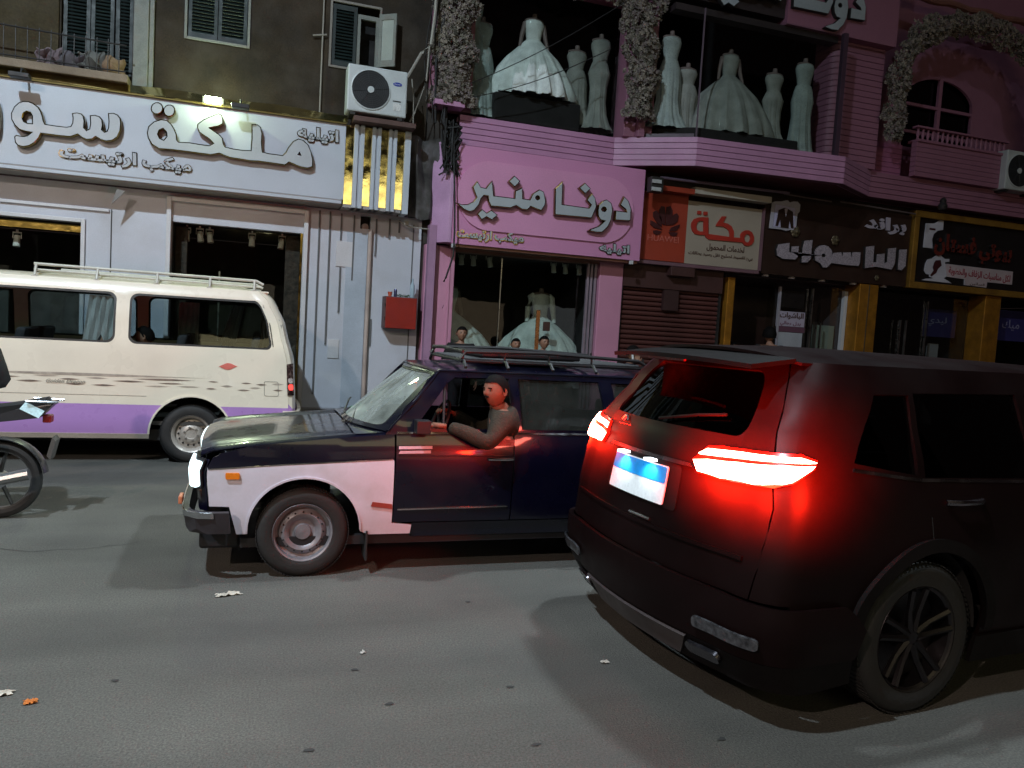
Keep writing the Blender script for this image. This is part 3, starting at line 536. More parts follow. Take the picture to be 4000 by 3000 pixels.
# ================================================================= outdoor air conditioners
def aircon(x, y, z, wd, hg, dp, label, badge=True):
    wm = M('aircon_white', (.50, .53, .53), .45, var=.08, vs=4, grain=.05)
    t = thing('air_conditioner', label, 'air conditioner', (x, y, z))
    m = MB(); m.box(x, x+wd, y, y+dp, z, z+hg); body = m.build('casing', wm, t, bevel=.02)
    cx, cz, R = x+wd*.385, z+hg*.5, hg*.42
    MB().lathe([(R*1.03, y-.012), (R*1.03, y-.002), (R*.97, y-.002), (R*.97, y-.016), (R*1.03, y-.012)], (cx, 0, cz), 'y', 40).build('fan_ring', wm, t, smooth=True)
    MB().lathe([(0.001, y-.003), (R*.97, y-.003)], (cx, 0, cz), 'y', 40).build('fan_opening', M('fan_black', (.012, .013, .015), .6), t)
    gr = MB()
    for q in range(7): gr.lathe([(R*(.26+.1*q), y-.011), (R*(.27+.1*q), y-.011), (R*(.27+.1*q), y-.006), (R*(.26+.1*q), y-.006), (R*(.26+.1*q), y-.011)], (cx, 0, cz), 'y', 32)
    for q in range(8):
        a = q*pi/4+.2; gr.tube([(cx+R*.2*cos(a), y-.008, cz+R*.2*sin(a)), (cx+R*.97*cos(a), y-.008, cz+R*.97*sin(a))], .003, 4)
    gr.build('grille', M('grille_grey', (.045, .045, .05), .5), t)
    MB().lathe([(.001, y-.02), (R*.17, y-.018), (R*.17, y-.004)], (cx, 0, cz), 'y', 20).build('hub', wm, t, smooth=True)
    if badge:
        bx, bz = x+wd*.83, z+hg*.7
        bd = MB().add([(bx+.062*cos(2*pi*k/20), y-.006, bz+.026*sin(2*pi*k/20)) for k in range(20)]+[(bx+.062*cos(2*pi*k/20), y, bz+.026*sin(2*pi*k/20)) for k in range(20)],
            [tuple(range(20))]+[(k, (k+1) % 20, 20+(k+1) % 20, 20+k) for k in range(20)]).build('badge', M('badge_blue', (.02, .04, .30), .4), t)
        text('badge_lettering', 'Carrier', bx-.045, bx+.045, bz, y-.006, .02, M('badge_white', (.7, .7, .75), .5), None, bd, .002, arabic=False)
        MB().box(x+wd*.77, x+wd*.90, y-.003, y, z+hg*.13, z+hg*.29).build('label_sticker', M('sticker_white', (.7, .7, .68), .5, var=.4, vs=30, stain=(30, .7, (.2, .2, .2))), t)
        MB().box(x+wd*.76, x+wd*.9, y-.002, y, z+hg*.32, z+hg*.345).build('print_line', darkmetal, t)
    MB().box(x+.05, x+.12, y+.02, y+dp, z-.04, z).box(x+wd-.12, x+wd-.05, y+.02, y+dp, z-.04, z).build('foot', darkmetal, t)
    MB().box(x+wd, x+wd+.015, y+.04, y+dp-.05, z+.08, z+.22).build('valve_cover', wm, t, bevel=.004)
aircon(1.05, 10.95, 4.575, .82, .63, .32, 'white outdoor air conditioner unit with round fan on shelf above white shop')
aircon(13.08, 10.95, 4.88, .82, .72, .32, 'grey outdoor air conditioner unit at right edge under the arched window', badge=False)

# ================================================================= white shop sign
sg = thing('shop_sign', 'long white sign board with large gold edged Arabic letters and gold striped end', 'shop sign', (-.5, 11.2, 3.3))
MB().box(-7, 1.08, 11.2, 11.58, 3.40, 4.43).build('panel', white_acp, sg)
MB().box(-7, 1.06, 11.17, 11.196, 3.335, 3.375).build('bottom_lip', white_acp, sg, bevel=.006)
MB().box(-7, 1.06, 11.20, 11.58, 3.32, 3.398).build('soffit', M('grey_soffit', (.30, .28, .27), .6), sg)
m = MB(); m.grid(90, 3, lambda u, v: (-7+8.1*u, 11.30-.13*v+.012*sin(u*60)*v, 4.585-.13*v+.012*sin(u*37)*(1-v)))
m.build('gold_capping', gold, sg, smooth=True, solid=.006)
MB().box(-7, 1.08, 11.165, 11.2, 4.432, 4.45).build('capping_edge', M('dark_brass', (.12, .085, .02), .5, .6), sg)
# striped end
edges = [1.085, 1.20, 1.34, 1.45, 1.575, 1.685, 1.80, 1.915, 2.0]
for i in range(8):
    a, b = edges[i], edges[i+1]
    if i % 2 == 0: MB().box(a, b, 11.215, 11.5, 3.345, 4.44).build('gold_strip', gold, sg)
    elif i < 7:
        mid = (a+b)/2; MB().box(a, mid-.013, 11.17, 11.5, 3.30, 4.455).box(mid+.013, b, 11.17, 11.5, 3.30, 4.455).box(mid-.0129, mid+.0129, 11.2, 11.49, 3.31, 4.44).build('white_rib', white_acp, sg, bevel=.004)
    else: MB().box(a, b, 11.17, 11.5, 3.285, 4.455).build('white_rib', white_acp, sg, bevel=.004)
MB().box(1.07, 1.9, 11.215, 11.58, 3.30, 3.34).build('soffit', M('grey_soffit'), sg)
for k in ('SU', 'RI', 'MLK', 'D1', 'D2'):
    cutout('dot' if k[0] == 'D' else 'letter', GL[k], 11.196, greyface, goldrim, sg, .03, .016)
word('اتيليه', .43, .98, 4.235, 11.196, .2, greyface, goldrim, sg)
word('ارتيست', -2.44, -1.56, 3.60, 11.196, .2, greyface, goldrim, sg)
word('ميكب', -1.49, -.9, 3.60, 11.196, .2, greyface, goldrim, sg)
# flood lights on the sign
def flood(x, lit, label):
    t = thing('floodlight', label, 'floodlight', (x, 10.9, 4.4))
    MB().box(x-.11, x+.11, 10.86, 10.99, 4.385, 4.44).build('housing', darkmetal, t, bevel=.008)
    MB().tube([(x, 10.95, 4.43), (x, 11.0, 4.52), (x, 11.2, 4.54)], .012, 6).build('bracket', darkmetal, t)
    return t
flood(-2.82, 0, 'unlit black floodlight clipped over the far left of the white sign')
flood(-.31, 0, 'unlit black floodlight clipped over the white sign right of the lit lamp')
lt = thing('lit_floodlight', 'lit greenish white lamp blazing on the gold top of the white sign', 'lamp', (-.66, 11.1, 4.5))
MB().box(-.76, -.56, 11.1, 11.17, 4.465, 4.53).build('lens', M('lamp_lens', (.8, 1, .7), .4, var=0, grain=0, emis=(.80, 1.0, .62), es=90), lt)
MB().box(-.79, -.53, 11.172, 11.22, 4.455, 4.545).build('housing', darkmetal, lt)
ld = bpy.data.lights.new('lamp_light', 'AREA'); ld.energy = 45; ld.size = .18; ld.size_y = .07; ld.shape = 'RECTANGLE'; ld.color = (.80, 1, .62)
lo = bpy.data.objects.new('lamp_light', ld); COL.objects.link(lo); lo.parent = lt; lo.matrix_parent_inverse = Matrix.Translation(-Vector(lt.location)); lo.location = (-.66, 11.07, 4.5); lo.rotation_euler = (radians(100), 0, 0)
lo.rotation_euler = Vector((0, -.6, -.2)).to_track_quat('-Z', 'Y').to_euler()
ld2 = bpy.data.lights.new('lamp_spill', 'POINT'); ld2.energy = 22; ld2.shadow_soft_size = .03; ld2.color = (.80, 1, .55)
l2 = bpy.data.objects.new('lamp_spill', ld2); COL.objects.link(l2); l2.parent = lt; l2.matrix_parent_inverse = Matrix.Translation(-Vector(lt.location)); l2.location = (-.66, 11.03, 4.56)

# ================================================================= white shop front
ws = thing('white_shop_front', 'white panelled bridal shop front with grooves and two dark glazed openings', 'shop front', (-.5, 11.6, 0))
op = [(-7, -2.26, .5, 2.79), (-1.16, .58, .12, 2.92), (1.385, 1.535, 3.07, 3.26)]
wall(MB(), -7, 2.3, 0, 3.3, 11.6, 11.75, op).build('wall', white_wall, ws)
MB().box(2.0, 2.3, 11.6, 11.75, 3.302, 3.34).build('wall_top', darkmetal, ws)
MB().box(-7, -1.93, 11.565, 11.597, 2.96, 3.0).build('moulding', white_trim, ws, bevel=.006)
wframe(ws, -7.0, -2.26, .5, 2.79, 11.56, white_trim, .05)
wframe(ws, -1.165, .585, .1, 3.19, 11.52, white_trim, .06, 'door_frame')
MB().box(-1.16, .58, 11.62, 11.74, 2.925, 3.18).build('shutter_box', M('mauve_shutter_box', (.27, .22, .23), .6), ws)
MB().box(-1.16, .58, 11.606, 11.62, 2.92, 2.95).build('gold_trim', goldrim, ws)
MB().box(.545, .575, 11.606, 11.64, .12, 2.92).build('gold_trim', goldrim, ws)
MB().box(-7, -2.27, 11.72, 11.75, 2.67, 2.76).build('gold_valance', M('gold_valance', (.28, .21, .05), .35, .8, bump=.5, bs=9), ws)
MB().box(-1.91, -1.896, 11.592, 11.599, .3, 3.0).build('panel_joint', darkmetal, ws)
MB().box(-7, 2.3, 11.55, 11.598, .0, .40).build('plinth', M('grey_plinth', (.30, .30, .33), .7, var=.15), ws, bevel=.006)
MB().box(-7, 2.3, 11.53, 11.548, .385, .41).build('plinth_cap', M('grey_plinth'), ws)
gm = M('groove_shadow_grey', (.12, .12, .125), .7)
for x, z0, z1 in ((.80, .6, 3.27), (.95, 1.34, 3.27), (1.11, 2.87, 3.26), (1.12, 1.82, 2.48), (1.295, 2.3, 3.25), (1.62, 2.68, 3.23), (1.815, 2.96, 3.25), (1.96, 3.06, 3.25), (1.60, 1.35, 1.75)):
    MB().box(x-.011, x+.011, 11.578, 11.599, z0, z1).build('groove_batten', gm, ws)  # raised dark strips, coloured for the shade of the wall grooves
for x0, x1, z0, z1 in ((1.05, 1.30, 2.49, 2.86), (.985, 1.15, 1.14, 1.42)):
    MB().box(x0, x1, 11.585, 11.599, z0, z1).build('access_panel', white_trim, ws, bevel=.004)
MB().box(1.39, 1.53, 11.7, 11.74, 3.07, 3.26).build('meter_recess', dark, ws)
MB().lathe([(.001, 11.60), (.05, 11.61), (.055, 11.66), (.055, 11.7)], (1.46, 0, 3.10), 'y', 18).build('meter', M('meter_brown', (.3, .22, .2), .5), ws, smooth=True)
MB().tube([(1.53, 11.55, 3.05), (1.535, 11.55, .4)], .032, 10).build('drain_pipe', M('cream_pipe', (.42, .34, .30), .6, var=.2), ws, smooth=True)
MB().box(1.2, 1.5, 11.586, 11.599, .42, 3.0).build('wall_strip', M('bluish_panel', (.40, .45, .52), .5, var=.1), ws)
MB().box(2.17, 2.185, 11.59, 11.599, .42, 3.2).build('panel_joint', gm, ws)
m = MB(); m.prism([(-1.80, 3.24), (-1.70, 3.22), (-1.86, 3.03)], 11.3, 11.32, 'y'); m.build('sign_bracket', M('grey_bracket', (.2, .19, .18), .6), ws)
tag(MB().tube([(1.9, 11.42, 3.22), (2.08, 11.4, 3.14), (2.4, 11.38, 3.13)], .008, 5).box(1.99, 2.06, 11.36, 11.42, 3.16, 3.21).build('spot_bracket', M('pale_conduit'), None), 'small white lamp bracket under the gold striped sign end', 'bracket')
# interior of the two openings
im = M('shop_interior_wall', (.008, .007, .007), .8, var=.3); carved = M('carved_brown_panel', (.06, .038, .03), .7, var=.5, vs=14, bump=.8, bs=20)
def room(parent, x0, x1, z0, z1, y0, y1, mat, name='interior'):
    m = MB(); m.box(x0-.05, x1+.05, y1, y1+.05, z0, z1); m.box(x0-.06, x0-.01, y0, y1-.01, z0, z1); m.box(x1+.01, x1+.06, y0, y1-.01, z0, z1); m.box(x0-.05, x1+.05, y0, y1, z1+.01, z1+.05); m.box(x0-.05, x1+.05, y0, y1, z0-.05, z0-.01)
    return m.build(name, mat, parent)
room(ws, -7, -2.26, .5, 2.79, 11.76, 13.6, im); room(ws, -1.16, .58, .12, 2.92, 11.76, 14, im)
MB().box(.35, .56, 11.9, 11.96, .15, 2.9).build('carved_jamb', carved, ws, bevel=.01); MB().box(-1.14, -.98, 11.9, 11.96, .15, 2.9).build('carved_jamb', carved, ws, bevel=.01)
MB().box(-.55, -.53, 11.80, 11.81, .5, 2.3).build('door_edge', steel, ws)
MB().box(-1.15, .57, 11.77, 11.778, .15, 2.9).build('glass_door', glass_shop, ws)
MB().box(-7, -2.27, 11.77, 11.778, .5, 2.6).build('window_glass', glass_shop, ws)
for i in range(5): MB().box(-6.9+i*.95, -6.2+i*.95, 12.6, 12.75, .5, 2.2-.13*(i % 3)).build('display_panel', M('display_teal_%d' % i, (.05+.02*i, .10, .10), .8, var=.4, vs=5), ws)
def spot(x, y, z, tilt, label, grp):
    t = thing('spotlight', label, 'spotlight', (x, y, z), grp); sm = M('spot_white', (.78, .76, .72), .5)
    d = Vector((tilt*.45, -.18, -1)).normalized()
    MB().tube([Vector((x, y, z-.08)), Vector((x, y, z-.08))+d*.15], [.036, .044], 12).build('lamp_head', sm, t, smooth=True)
    MB().box(x-.05, x+.05, y-.012, y+.012, z-.05, z-.03).box(x-.052, x-.044, y-.01, y+.01, z-.12, z-.03).box(x+.044, x+.052, y-.01, y+.01, z-.12, z-.03).box(x-.012, x+.012, y-.012, y+.012, z-.03, z+.0).build('bracket', sm, t)
for i, (x, tl) in enumerate(((-1.0, 0), (-.83, .3), (-.70, .3), (-.12, 0), (.30, -.3))):
    spot(x, 12.0, 2.93, tl, ['upright white spotlight nearest the left jamb of the white shop door', 'second white spotlight from the left jamb in the white shop door', 'tilted white spotlight third from the left jamb in the white shop door', 'white spotlight hanging alone in the middle of the white shop door', 'white spotlight hanging nearest the gold trimmed right jamb'][i], 'spotlights in the white shop doorway')
spot(-3.1, 12.0, 2.66, 0, 'white spotlight behind the left window of the white shop', 'spotlights in the white shop window')

# electric cabinet with things on it
ec = thing('electric_cabinet', 'red metal electric cabinet fixed low on the white shop wall', 'cabinet', (2.0, 11.5, 1.6))
redm = M('red_cabinet_paint', (.27, .012, .006), .5, var=.12, vs=5)
MB().box(1.755, 2.235, 11.34, 11.58, 1.63, 2.10).build('casing', M('dark_red_side', (.10, .05, .05), .6), ec, bevel=.008)
MB().box(1.775, 2.23, 11.318, 11.338, 1.635, 2.09).build('door', redm, ec, bevel=.006)
MB().box(1.758, 1.77, 11.325, 11.335, 1.75, 1.8).box(1.758, 1.77, 11.325, 11.335, 1.95, 2.0).build('hinge', darkmetal, ec)
tag(MB().lathe([(.001, 2.102), (.026, 2.102), (.034, 2.17), (.030, 2.17), (.024, 2.11), (.001, 2.11)], (1.84, 11.42, 0), 'z', 14).build('paper_cup', M('orange_cup', (.55, .10, .05), .5), None, smooth=True), 'small orange paper cup on top of the red cabinet', 'cup')
tag(MB().lathe([(.001, 2.102), (.022, 2.102), (.024, 2.11), (.024, 2.20), (.02, 2.212), (.001, 2.212)], (1.92, 11.42, 0), 'z', 14).build('drink_can', M('blue_can', (.08, .09, .2), .3, .6), None, smooth=True), 'dark blue drink can on top of the red cabinet', 'can')
tag(MB().lathe([(.001, 2.102), (.034, 2.104), (.035, 2.25), (.032, 2.29), (.014, 2.33), (.013, 2.36), (.016, 2.362), (.016, 2.385), (.001, 2.386)], (2.17, 11.42, 0), 'z', 16).build('water_bottle', M('bottle_plastic', (.35, .45, .52), .15, var=.1), None, smooth=True), 'clear plastic water bottle standing at the right end of the red cabinet', 'bottle')
m = MB()
for k in range(40):
    x, y, z = 1.97+random.random()*.17, 11.37+random.random()*.12, 2.105+random.random()*.035; a = random.random()*6
    m.add([(x, y, z), (x+.02*cos(a), y+.02*sin(a), z+.012), (x+.035*cos(a+.3), y+.035*sin(a+.3), z), (x+.02*cos(a+.6), y+.02*sin(a+.6), z-.002)], [(0, 1, 2, 3)])
o = m.build('herb_sprigs', M('herb_green', (.04, .07, .025), .8), None, fix=False); tag(o, 'low bunch of green herbs between can and bottle on the red cabinet', 'herbs')
# ================================================================= pink building
pb = thing('pink_building', 'pink clad bridal building with ledge, bay window and arched window', 'building', (7, 11.5, 0))
# upper wall behind the windows, in horizontal boards on the right part
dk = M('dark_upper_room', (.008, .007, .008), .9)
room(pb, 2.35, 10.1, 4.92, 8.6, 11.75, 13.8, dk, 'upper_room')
MB().box(2.62, 5.45, 11.5, 11.74, 7.0, 9.5).build('wall', pinkdark, pb)
MB().box(5.42, 5.62, 11.35, 11.74, 4.9, 9.5).box(5.62, 5.74, 11.25, 11.6, 4.9, 9.5).box(5.74, 5.95, 11.4, 11.6, 4.9, 9.5).build('column', pinkwall, pb, bevel=.01)
MB().box(2.3, 2.95, 11.55, 11.74, 4.95, 9.5).build('column', pinkwall, pb)
MB().box(10.22, 16, 11.6, 11.9, 4.45, 5.55).build('parapet_backing', pinkwall, pb)
# ledge: five boards on every straight run
pts = [(2.78, 11.5), (5.34, 11.5), (6.43, 10.79), (9.12, 10.6), (10.22, 11.2), (16.5, 11.2)]
bh = .09
for i in range(5):
    (xa, ya), (xb, yb) = pts[i], pts[i+1]
    for j in range(5):
        z0 = 4.45+j*bh
        m = MB(); m.prism([(xa, ya), (xb, yb), (xb, yb+.16), (xa, ya+.16)], z0+.005, z0+bh-.004, 'z')
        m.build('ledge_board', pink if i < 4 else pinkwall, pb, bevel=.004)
    m = MB(); m.prism([(xa, ya+.02), (xb, yb+.02), (xb, yb+.14), (xa, ya+.14)], 4.452, 4.897, 'z'); m.build('ledge_core', M('board_joint', (.16, .06, .10), .8), pb)
MB().prism([(2.78, 11.66), (5.34, 11.66), (6.43, 10.95), (9.12, 10.76), (10.22, 11.36), (16.5, 11.36), (16.5, 11.75), (2.78, 11.75)], 4.84, 4.895, 'z').build('ledge_top', pink, pb)
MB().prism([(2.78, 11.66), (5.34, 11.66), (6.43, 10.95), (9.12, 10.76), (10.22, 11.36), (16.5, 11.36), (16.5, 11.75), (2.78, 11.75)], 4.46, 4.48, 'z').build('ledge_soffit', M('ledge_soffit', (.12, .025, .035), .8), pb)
MB().box(2.33, 2.78, 11.25, 11.5, 4.93, 5.0).build('ledge_stub', pink, pb)
# boarded column right of the bay (rounded front) and boarded wall
def board_col(x0, x1, y, z0, z1, r, nm, mat, step=.10):
    z = z0; me = None
    while z < z1-.02:
        if me is None:
            m = MB(); pr = [(x0, y+.5)]+[(x0+r-r*cos(q*pi/12), y+r-r*sin(q*pi/12)) for q in range(7)]+[(x1, y), (x1, y+.5)]
            m.prism(pr, .004, step-.004, 'z'); me = m.build(nm, mat, pb, bevel=.004); o = me
        else:
            o = link(nm, me.data, pb); md = o.modifiers.new('bevel', 'BEVEL'); md.width = .004; md.limit_method = 'ANGLE'
        o.location.z = z; z += step
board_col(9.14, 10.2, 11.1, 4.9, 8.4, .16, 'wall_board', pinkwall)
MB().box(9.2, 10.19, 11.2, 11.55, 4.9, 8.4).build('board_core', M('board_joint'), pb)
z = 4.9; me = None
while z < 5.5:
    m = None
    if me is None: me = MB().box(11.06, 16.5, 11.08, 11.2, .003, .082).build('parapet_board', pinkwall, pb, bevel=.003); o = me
    else: o = link('parapet_board', me.data, pb)
    o.location.z = z; z += .086
z = 4.9; me = None
while z < 5.5:
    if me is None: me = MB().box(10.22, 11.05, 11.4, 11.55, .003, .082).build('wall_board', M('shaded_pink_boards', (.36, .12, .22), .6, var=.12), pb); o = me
    else: o = link('wall_board', me.data, pb)
    o.location.z = z; z += .086
MB().box(11.06, 16.5, 11.05, 11.3, 5.5, 5.55).build('parapet_cap', pinkwall, pb, bevel=.01)
# arched window wall
arcw = [(11.1, 5.5)]+[(11.1, 6.40)]+[(11.97-.87*cos(q*pi/16), 6.40+.5*sin(q*pi/16)) for q in range(1, 16)]+[(12.84, 6.40), (12.84, 5.5)]
panel('arch_wall', [(10.2, 5.4), (16.5, 5.4), (16.5, 9.2), (10.2, 9.2)], lambda a, b: Vector((a, 11.62, b)), pinkwall, pb, holes=[arcw[::-1]], st=.5, thick=.1, smooth=False)
MB().box(10.8, 13.2, 11.75, 12.4, 5.4, 7.1).build('arch_room', dk, pb)
wf = pinkwall
f = MB()
def archpt(q, d): return (11.97-(.87-d)*cos(q), 6.40+(.5-d)*sin(q))
ring = []
for q in range(17): ring.append(archpt(q*pi/16, 0))
inner = [archpt(q*pi/16, .055) for q in range(17)]
vs = [(a, 11.55, b) for a, b in ring]+[(a, 11.55, b) for a, b in inner]+[(a, 11.6, b) for a, b in ring]+[(a, 11.6, b) for a, b in inner]
fs = []
for i in range(16): fs += [(i, i+1, 18+i, 17+i), (i, 34+i, 35+i, i+1), (17+i, 18+i, 52+i, 51+i)]
f.add(vs, fs); f.box(11.1, 11.155, 11.55, 11.6, 5.5, 6.4).box(12.785, 12.84, 11.55, 11.6, 5.5, 6.4).box(11.935, 12.01, 11.545, 11.6, 5.5, 6.86).box(11.155, 11.934, 11.55, 11.6, 6.29, 6.345).box(12.011, 12.784, 11.55, 11.6, 6.29, 6.345).box(11.155, 11.934, 11.55, 11.6, 5.80, 5.85).box(12.011, 12.784, 11.55, 11.6, 5.80, 5.85)
awf = f.build('arched_window_frame', wf, pb)
MB().box(11.14, 12.8, 11.64, 11.645, 5.5, 6.88).build('pane', glass('dark_window_glass', (.25, .25, .28), .8, .03), awf)
bal = None
for i in range(19):
    if bal is None: bal = MB().lathe([(.022, 5.555), (.03, 5.57), (.018, 5.60), (.034, 5.66), (.018, 5.73), (.028, 5.75), (.022, 5.765)], (0, 11.17, 0), 'z', 8).build('baluster', pinkwall, pb, smooth=True); o = bal
    else: o = link('baluster', bal.data, pb)
    o.location.x = 11.15+i*.115
MB().box(11.08, 13.3, 11.11, 11.24, 5.765, 5.80).build('handrail', pinkwall, pb, bevel=.006)
tag(MB().lathe([(.001, 4.48), (.07, 4.48), (.085, 4.54), (.05, 4.60), (.06, 4.64), (.03, 4.68), (.001, 4.69)], (11.7, 11.0, -.12), 'z', 12).build('camera_dome', darkmetal, None, smooth=True), 'small dark lamp head standing on top of the gold framed sign', 'lamp')
# top beam with big letters
MB().box(8.0, 10.25, 10.92, 11.3, 6.95, 9.2).build('upper_fascia', pinkwall, pb)
MB().box(5.95, 8.0, 10.99, 11.3, 7.05, 9.2).build('upper_fascia', M('dark_fascia', (.03, .02, .022), .6), pb)
MB().box(6.0, 9.1, 11.0, 11.2, 6.85, 6.95).build('bay_head', M('dark_fascia'), pb)
ts = thing('upper_sign', 'large grey Arabic letters on the pink wall cut off by the top of the photo', 'shop sign', (8, 10.9, 7.2))
for k in ('DAL', 'W', 'NA', 'Q3', 'MNR', 'Q1', 'Q2'):
    cutout('letter' if k[0] != 'Q' else 'dot', GL[k], 10.918, M('pale_grey_acrylic', (.36, .40, .43), .4), darkmetal, ts, .03, .008, sc=1.12, org=(5.60, 3.47), to=(9.57, 7.16))
# bay window frames
fm = M('dark_plum_frame', (.06, .03, .05), .5)
MB().box(6.45, 6.47, 10.88, 10.9, 4.9, 6.9).build('bay_joint', M('mauve_joint', (.14, .10, .13), .5), pb); MB().box(8.98, 9.06, 10.70, 10.78, 4.9, 6.9).build('bay_frame', fm, pb)
MB().prism([(5.6, 11.46), (6.44, 10.92), (6.44, 10.96), (5.6, 11.5)], 4.9, 4.98, 'z').build('bay_sill', fm, pb)
panel('window_glass', [(0, 4.96), (2.55, 4.96), (2.55, 6.9), (0, 6.9)], lambda a, b: Vector((6.5+a, 10.90-.075*a, b)), glass_shop, pb, st=1, thick=0, smooth=False)
panel('window_glass', [(2.96, 4.98), (5.4, 4.98), (5.4, 7.0), (2.96, 7.0)], lambda a, b: Vector((a, 11.62, b)), glass_shop, pb, st=1, thick=0, smooth=False)
# black plinths inside, on which gowns stand
MB().prism([(3.35, 11.68), (4.8, 11.68), (4.8, 12.6), (3.35, 12.6)], 4.95, 5.38, 'z').build('display_plinth', M('black_velvet', (.012, .010, .010), .95), pb, bevel=.03)
MB().prism([(6.0, 11.35), (6.55, 11.02), (8.4, 10.9), (8.4, 11.9), (6.0, 12.2)], 4.9, 5.12, 'z').build('display_plinth', M('black_velvet'), pb, bevel=.03)

# ================================================================= pink sign
ps = thing('shop_sign', 'pink sign board with big grey Arabic letters edged in gold on a raised oval', 'shop sign', (4.2, 11.2, 2.9))
MB().box(2.66, 5.78, 11.2, 11.45, 2.94, 4.38).build('panel', pinksign, ps)
MB().prism([(2.62, 11.18), (2.66, 11.18), (2.66, 11.48), (2.40, 11.5), (2.40, 11.47)], 2.95, 4.42, 'z').build('side_return', M('pale_pink_return', (.52, .30, .48), .5), ps)
ov = rrect(2.72, 5.60, 3.17, 4.19, .50, 14)
panel('raised_oval', ov, lambda a, b: Vector((a, 11.183, b)), M('pale_pink_oval', (.66, .29, .48), .4, var=.05, vs=1.5, grain=.05), ps, st=.5, thick=.028, smooth=False)
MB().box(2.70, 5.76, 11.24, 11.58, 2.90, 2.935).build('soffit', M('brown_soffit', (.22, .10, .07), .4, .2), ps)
for k in ('MNR', 'Q1', 'Q2', 'NA', 'Q3', 'W', 'DAL'):
    cutout('letter' if k[0] != 'Q' else 'dot', GL[k], 11.166, greyface, goldrim, ps, .026, .015)
word('ارتيست', 2.75, 3.28, 3.09, 11.196, .17, greyface, goldrim, ps)
word('ميكب', 3.33, 3.79, 3.10, 11.196, .17, greyface, goldrim, ps)
word('اتيليه', 5.06, 5.58, 3.085, 11.196, .16, greyface, goldrim, ps)
for x, lb in ((2.70, 'small white lamp bracket under the left end of the pink sign'), (5.62, 'small white lamp bracket under the right end of the pink sign')):
    tag(MB().box(x-.03, x+.03, 11.15, 11.19, 2.87, 2.93).build('spot_bracket', white_trim, None, bevel=.004), lb, 'bracket')
# twin lamp at the pink / orange joint
tl = thing('twin_lamp', 'black twin lamp with two white lenses at the right end of the pink sign', 'lamp', (5.92, 11.1, 4.15))
MB().box(5.80, 6.02, 11.02, 11.16, 4.02, 4.26).build('housing', darkmetal, tl, bevel=.01)
for z in (4.18, 4.06): MB().box(5.81, 5.97, 10.995, 11.018, z-.025, z+.03).build('lens', M('dull_lens', (.42, .42, .42), .4), tl)
MB().tube([(6.0, 11.1, 4.27), (8.45, 11.1, 4.30)], .022, 8).build('rail', M('purple_grey_rail', (.17, .12, .17), .4, .3), tl, smooth=True)

# ================================================================= pink shop front
pf = thing('pink_shop_front', 'pink framed display window under the pink sign with gold handled glass door', 'shop front', (4, 11.6, 0))
pm = M('pink_pillar', (.56, .25, .37), .5, var=.06, vs=2, grain=.04)
MB().box(2.36, 2.82, 11.5, 11.75, .12, 2.93).build('pillar', pm, pf, bevel=.012); MB().box(5.24, 5.66, 11.5, 11.75, .12, 2.93).build('pillar', pm, pf, bevel=.012)
MB().box(2.52, 2.56, 11.48, 11.498, .12, 2.9).box(2.72, 2.75, 11.48, 11.498, .12, 2.9).build('pillar_bead', pm, pf, bevel=.004)
MB().box(2.37, 2.48, 11.35, 11.49, .12, 3.2).build('side_pillar', M('mauve_side', (.36, .2, .32), .6), pf)
fl = M('mauve_aluminium', (.33, .26, .32), .35, .4)
for x in (5.05, 5.11, 5.18): MB().box(x, x+.035, 11.56, 11.62, .15, 2.88).build('frame_bar', fl, pf, bevel=.004)
MB().box(2.82, 5.24, 11.55, 11.75, 2.86, 2.93).build('frame_head', M('brown_soffit'), pf)
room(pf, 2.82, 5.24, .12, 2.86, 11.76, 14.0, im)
MB().box(2.83, 5.0, 11.77, 11.776, .15, 2.85).build('window_glass', glass_shop, pf)
MB().box(3.64, 3.655, 11.755, 11.768, .2, 2.85).build('glass_joint', steel, pf)
MB().box(4.265, 4.33, 11.70, 11.73, 1.2, 2.06).build('door_handle', M('copper_handle', (.75, .33, .14), .25, 1.0), pf, bevel=.006)
MB().box(4.41, 4.53, 11.755, 11.766, 1.73, 1.88).build('notice_card', M('dark_card', (.06, .025, .02), .6), pf)
MB().box(4.3, 4.52, 11.755, 11.765, 1.52, 1.60).build('notice_paper', M('white_paper', (.6, .58, .55), .6), pf)
for i, (x, tl_) in enumerate(((3.06, 0), (3.26, 0), (3.52, .4), (4.64, 0), (4.85, 0), (5.1, 0))):
    spot(x-.02, 12.0, 2.93, tl_, ['white spotlight at the left jamb of the pink shop window', 'second white spotlight from the left in the pink shop window', 'tilted white spotlight third in the pink shop window', 'white spotlight left of the three above the large gown', 'middle white spotlight of the three above the large gown', 'white spotlight nearest the mauve window bars'][i], 'spotlights in the pink shop window')

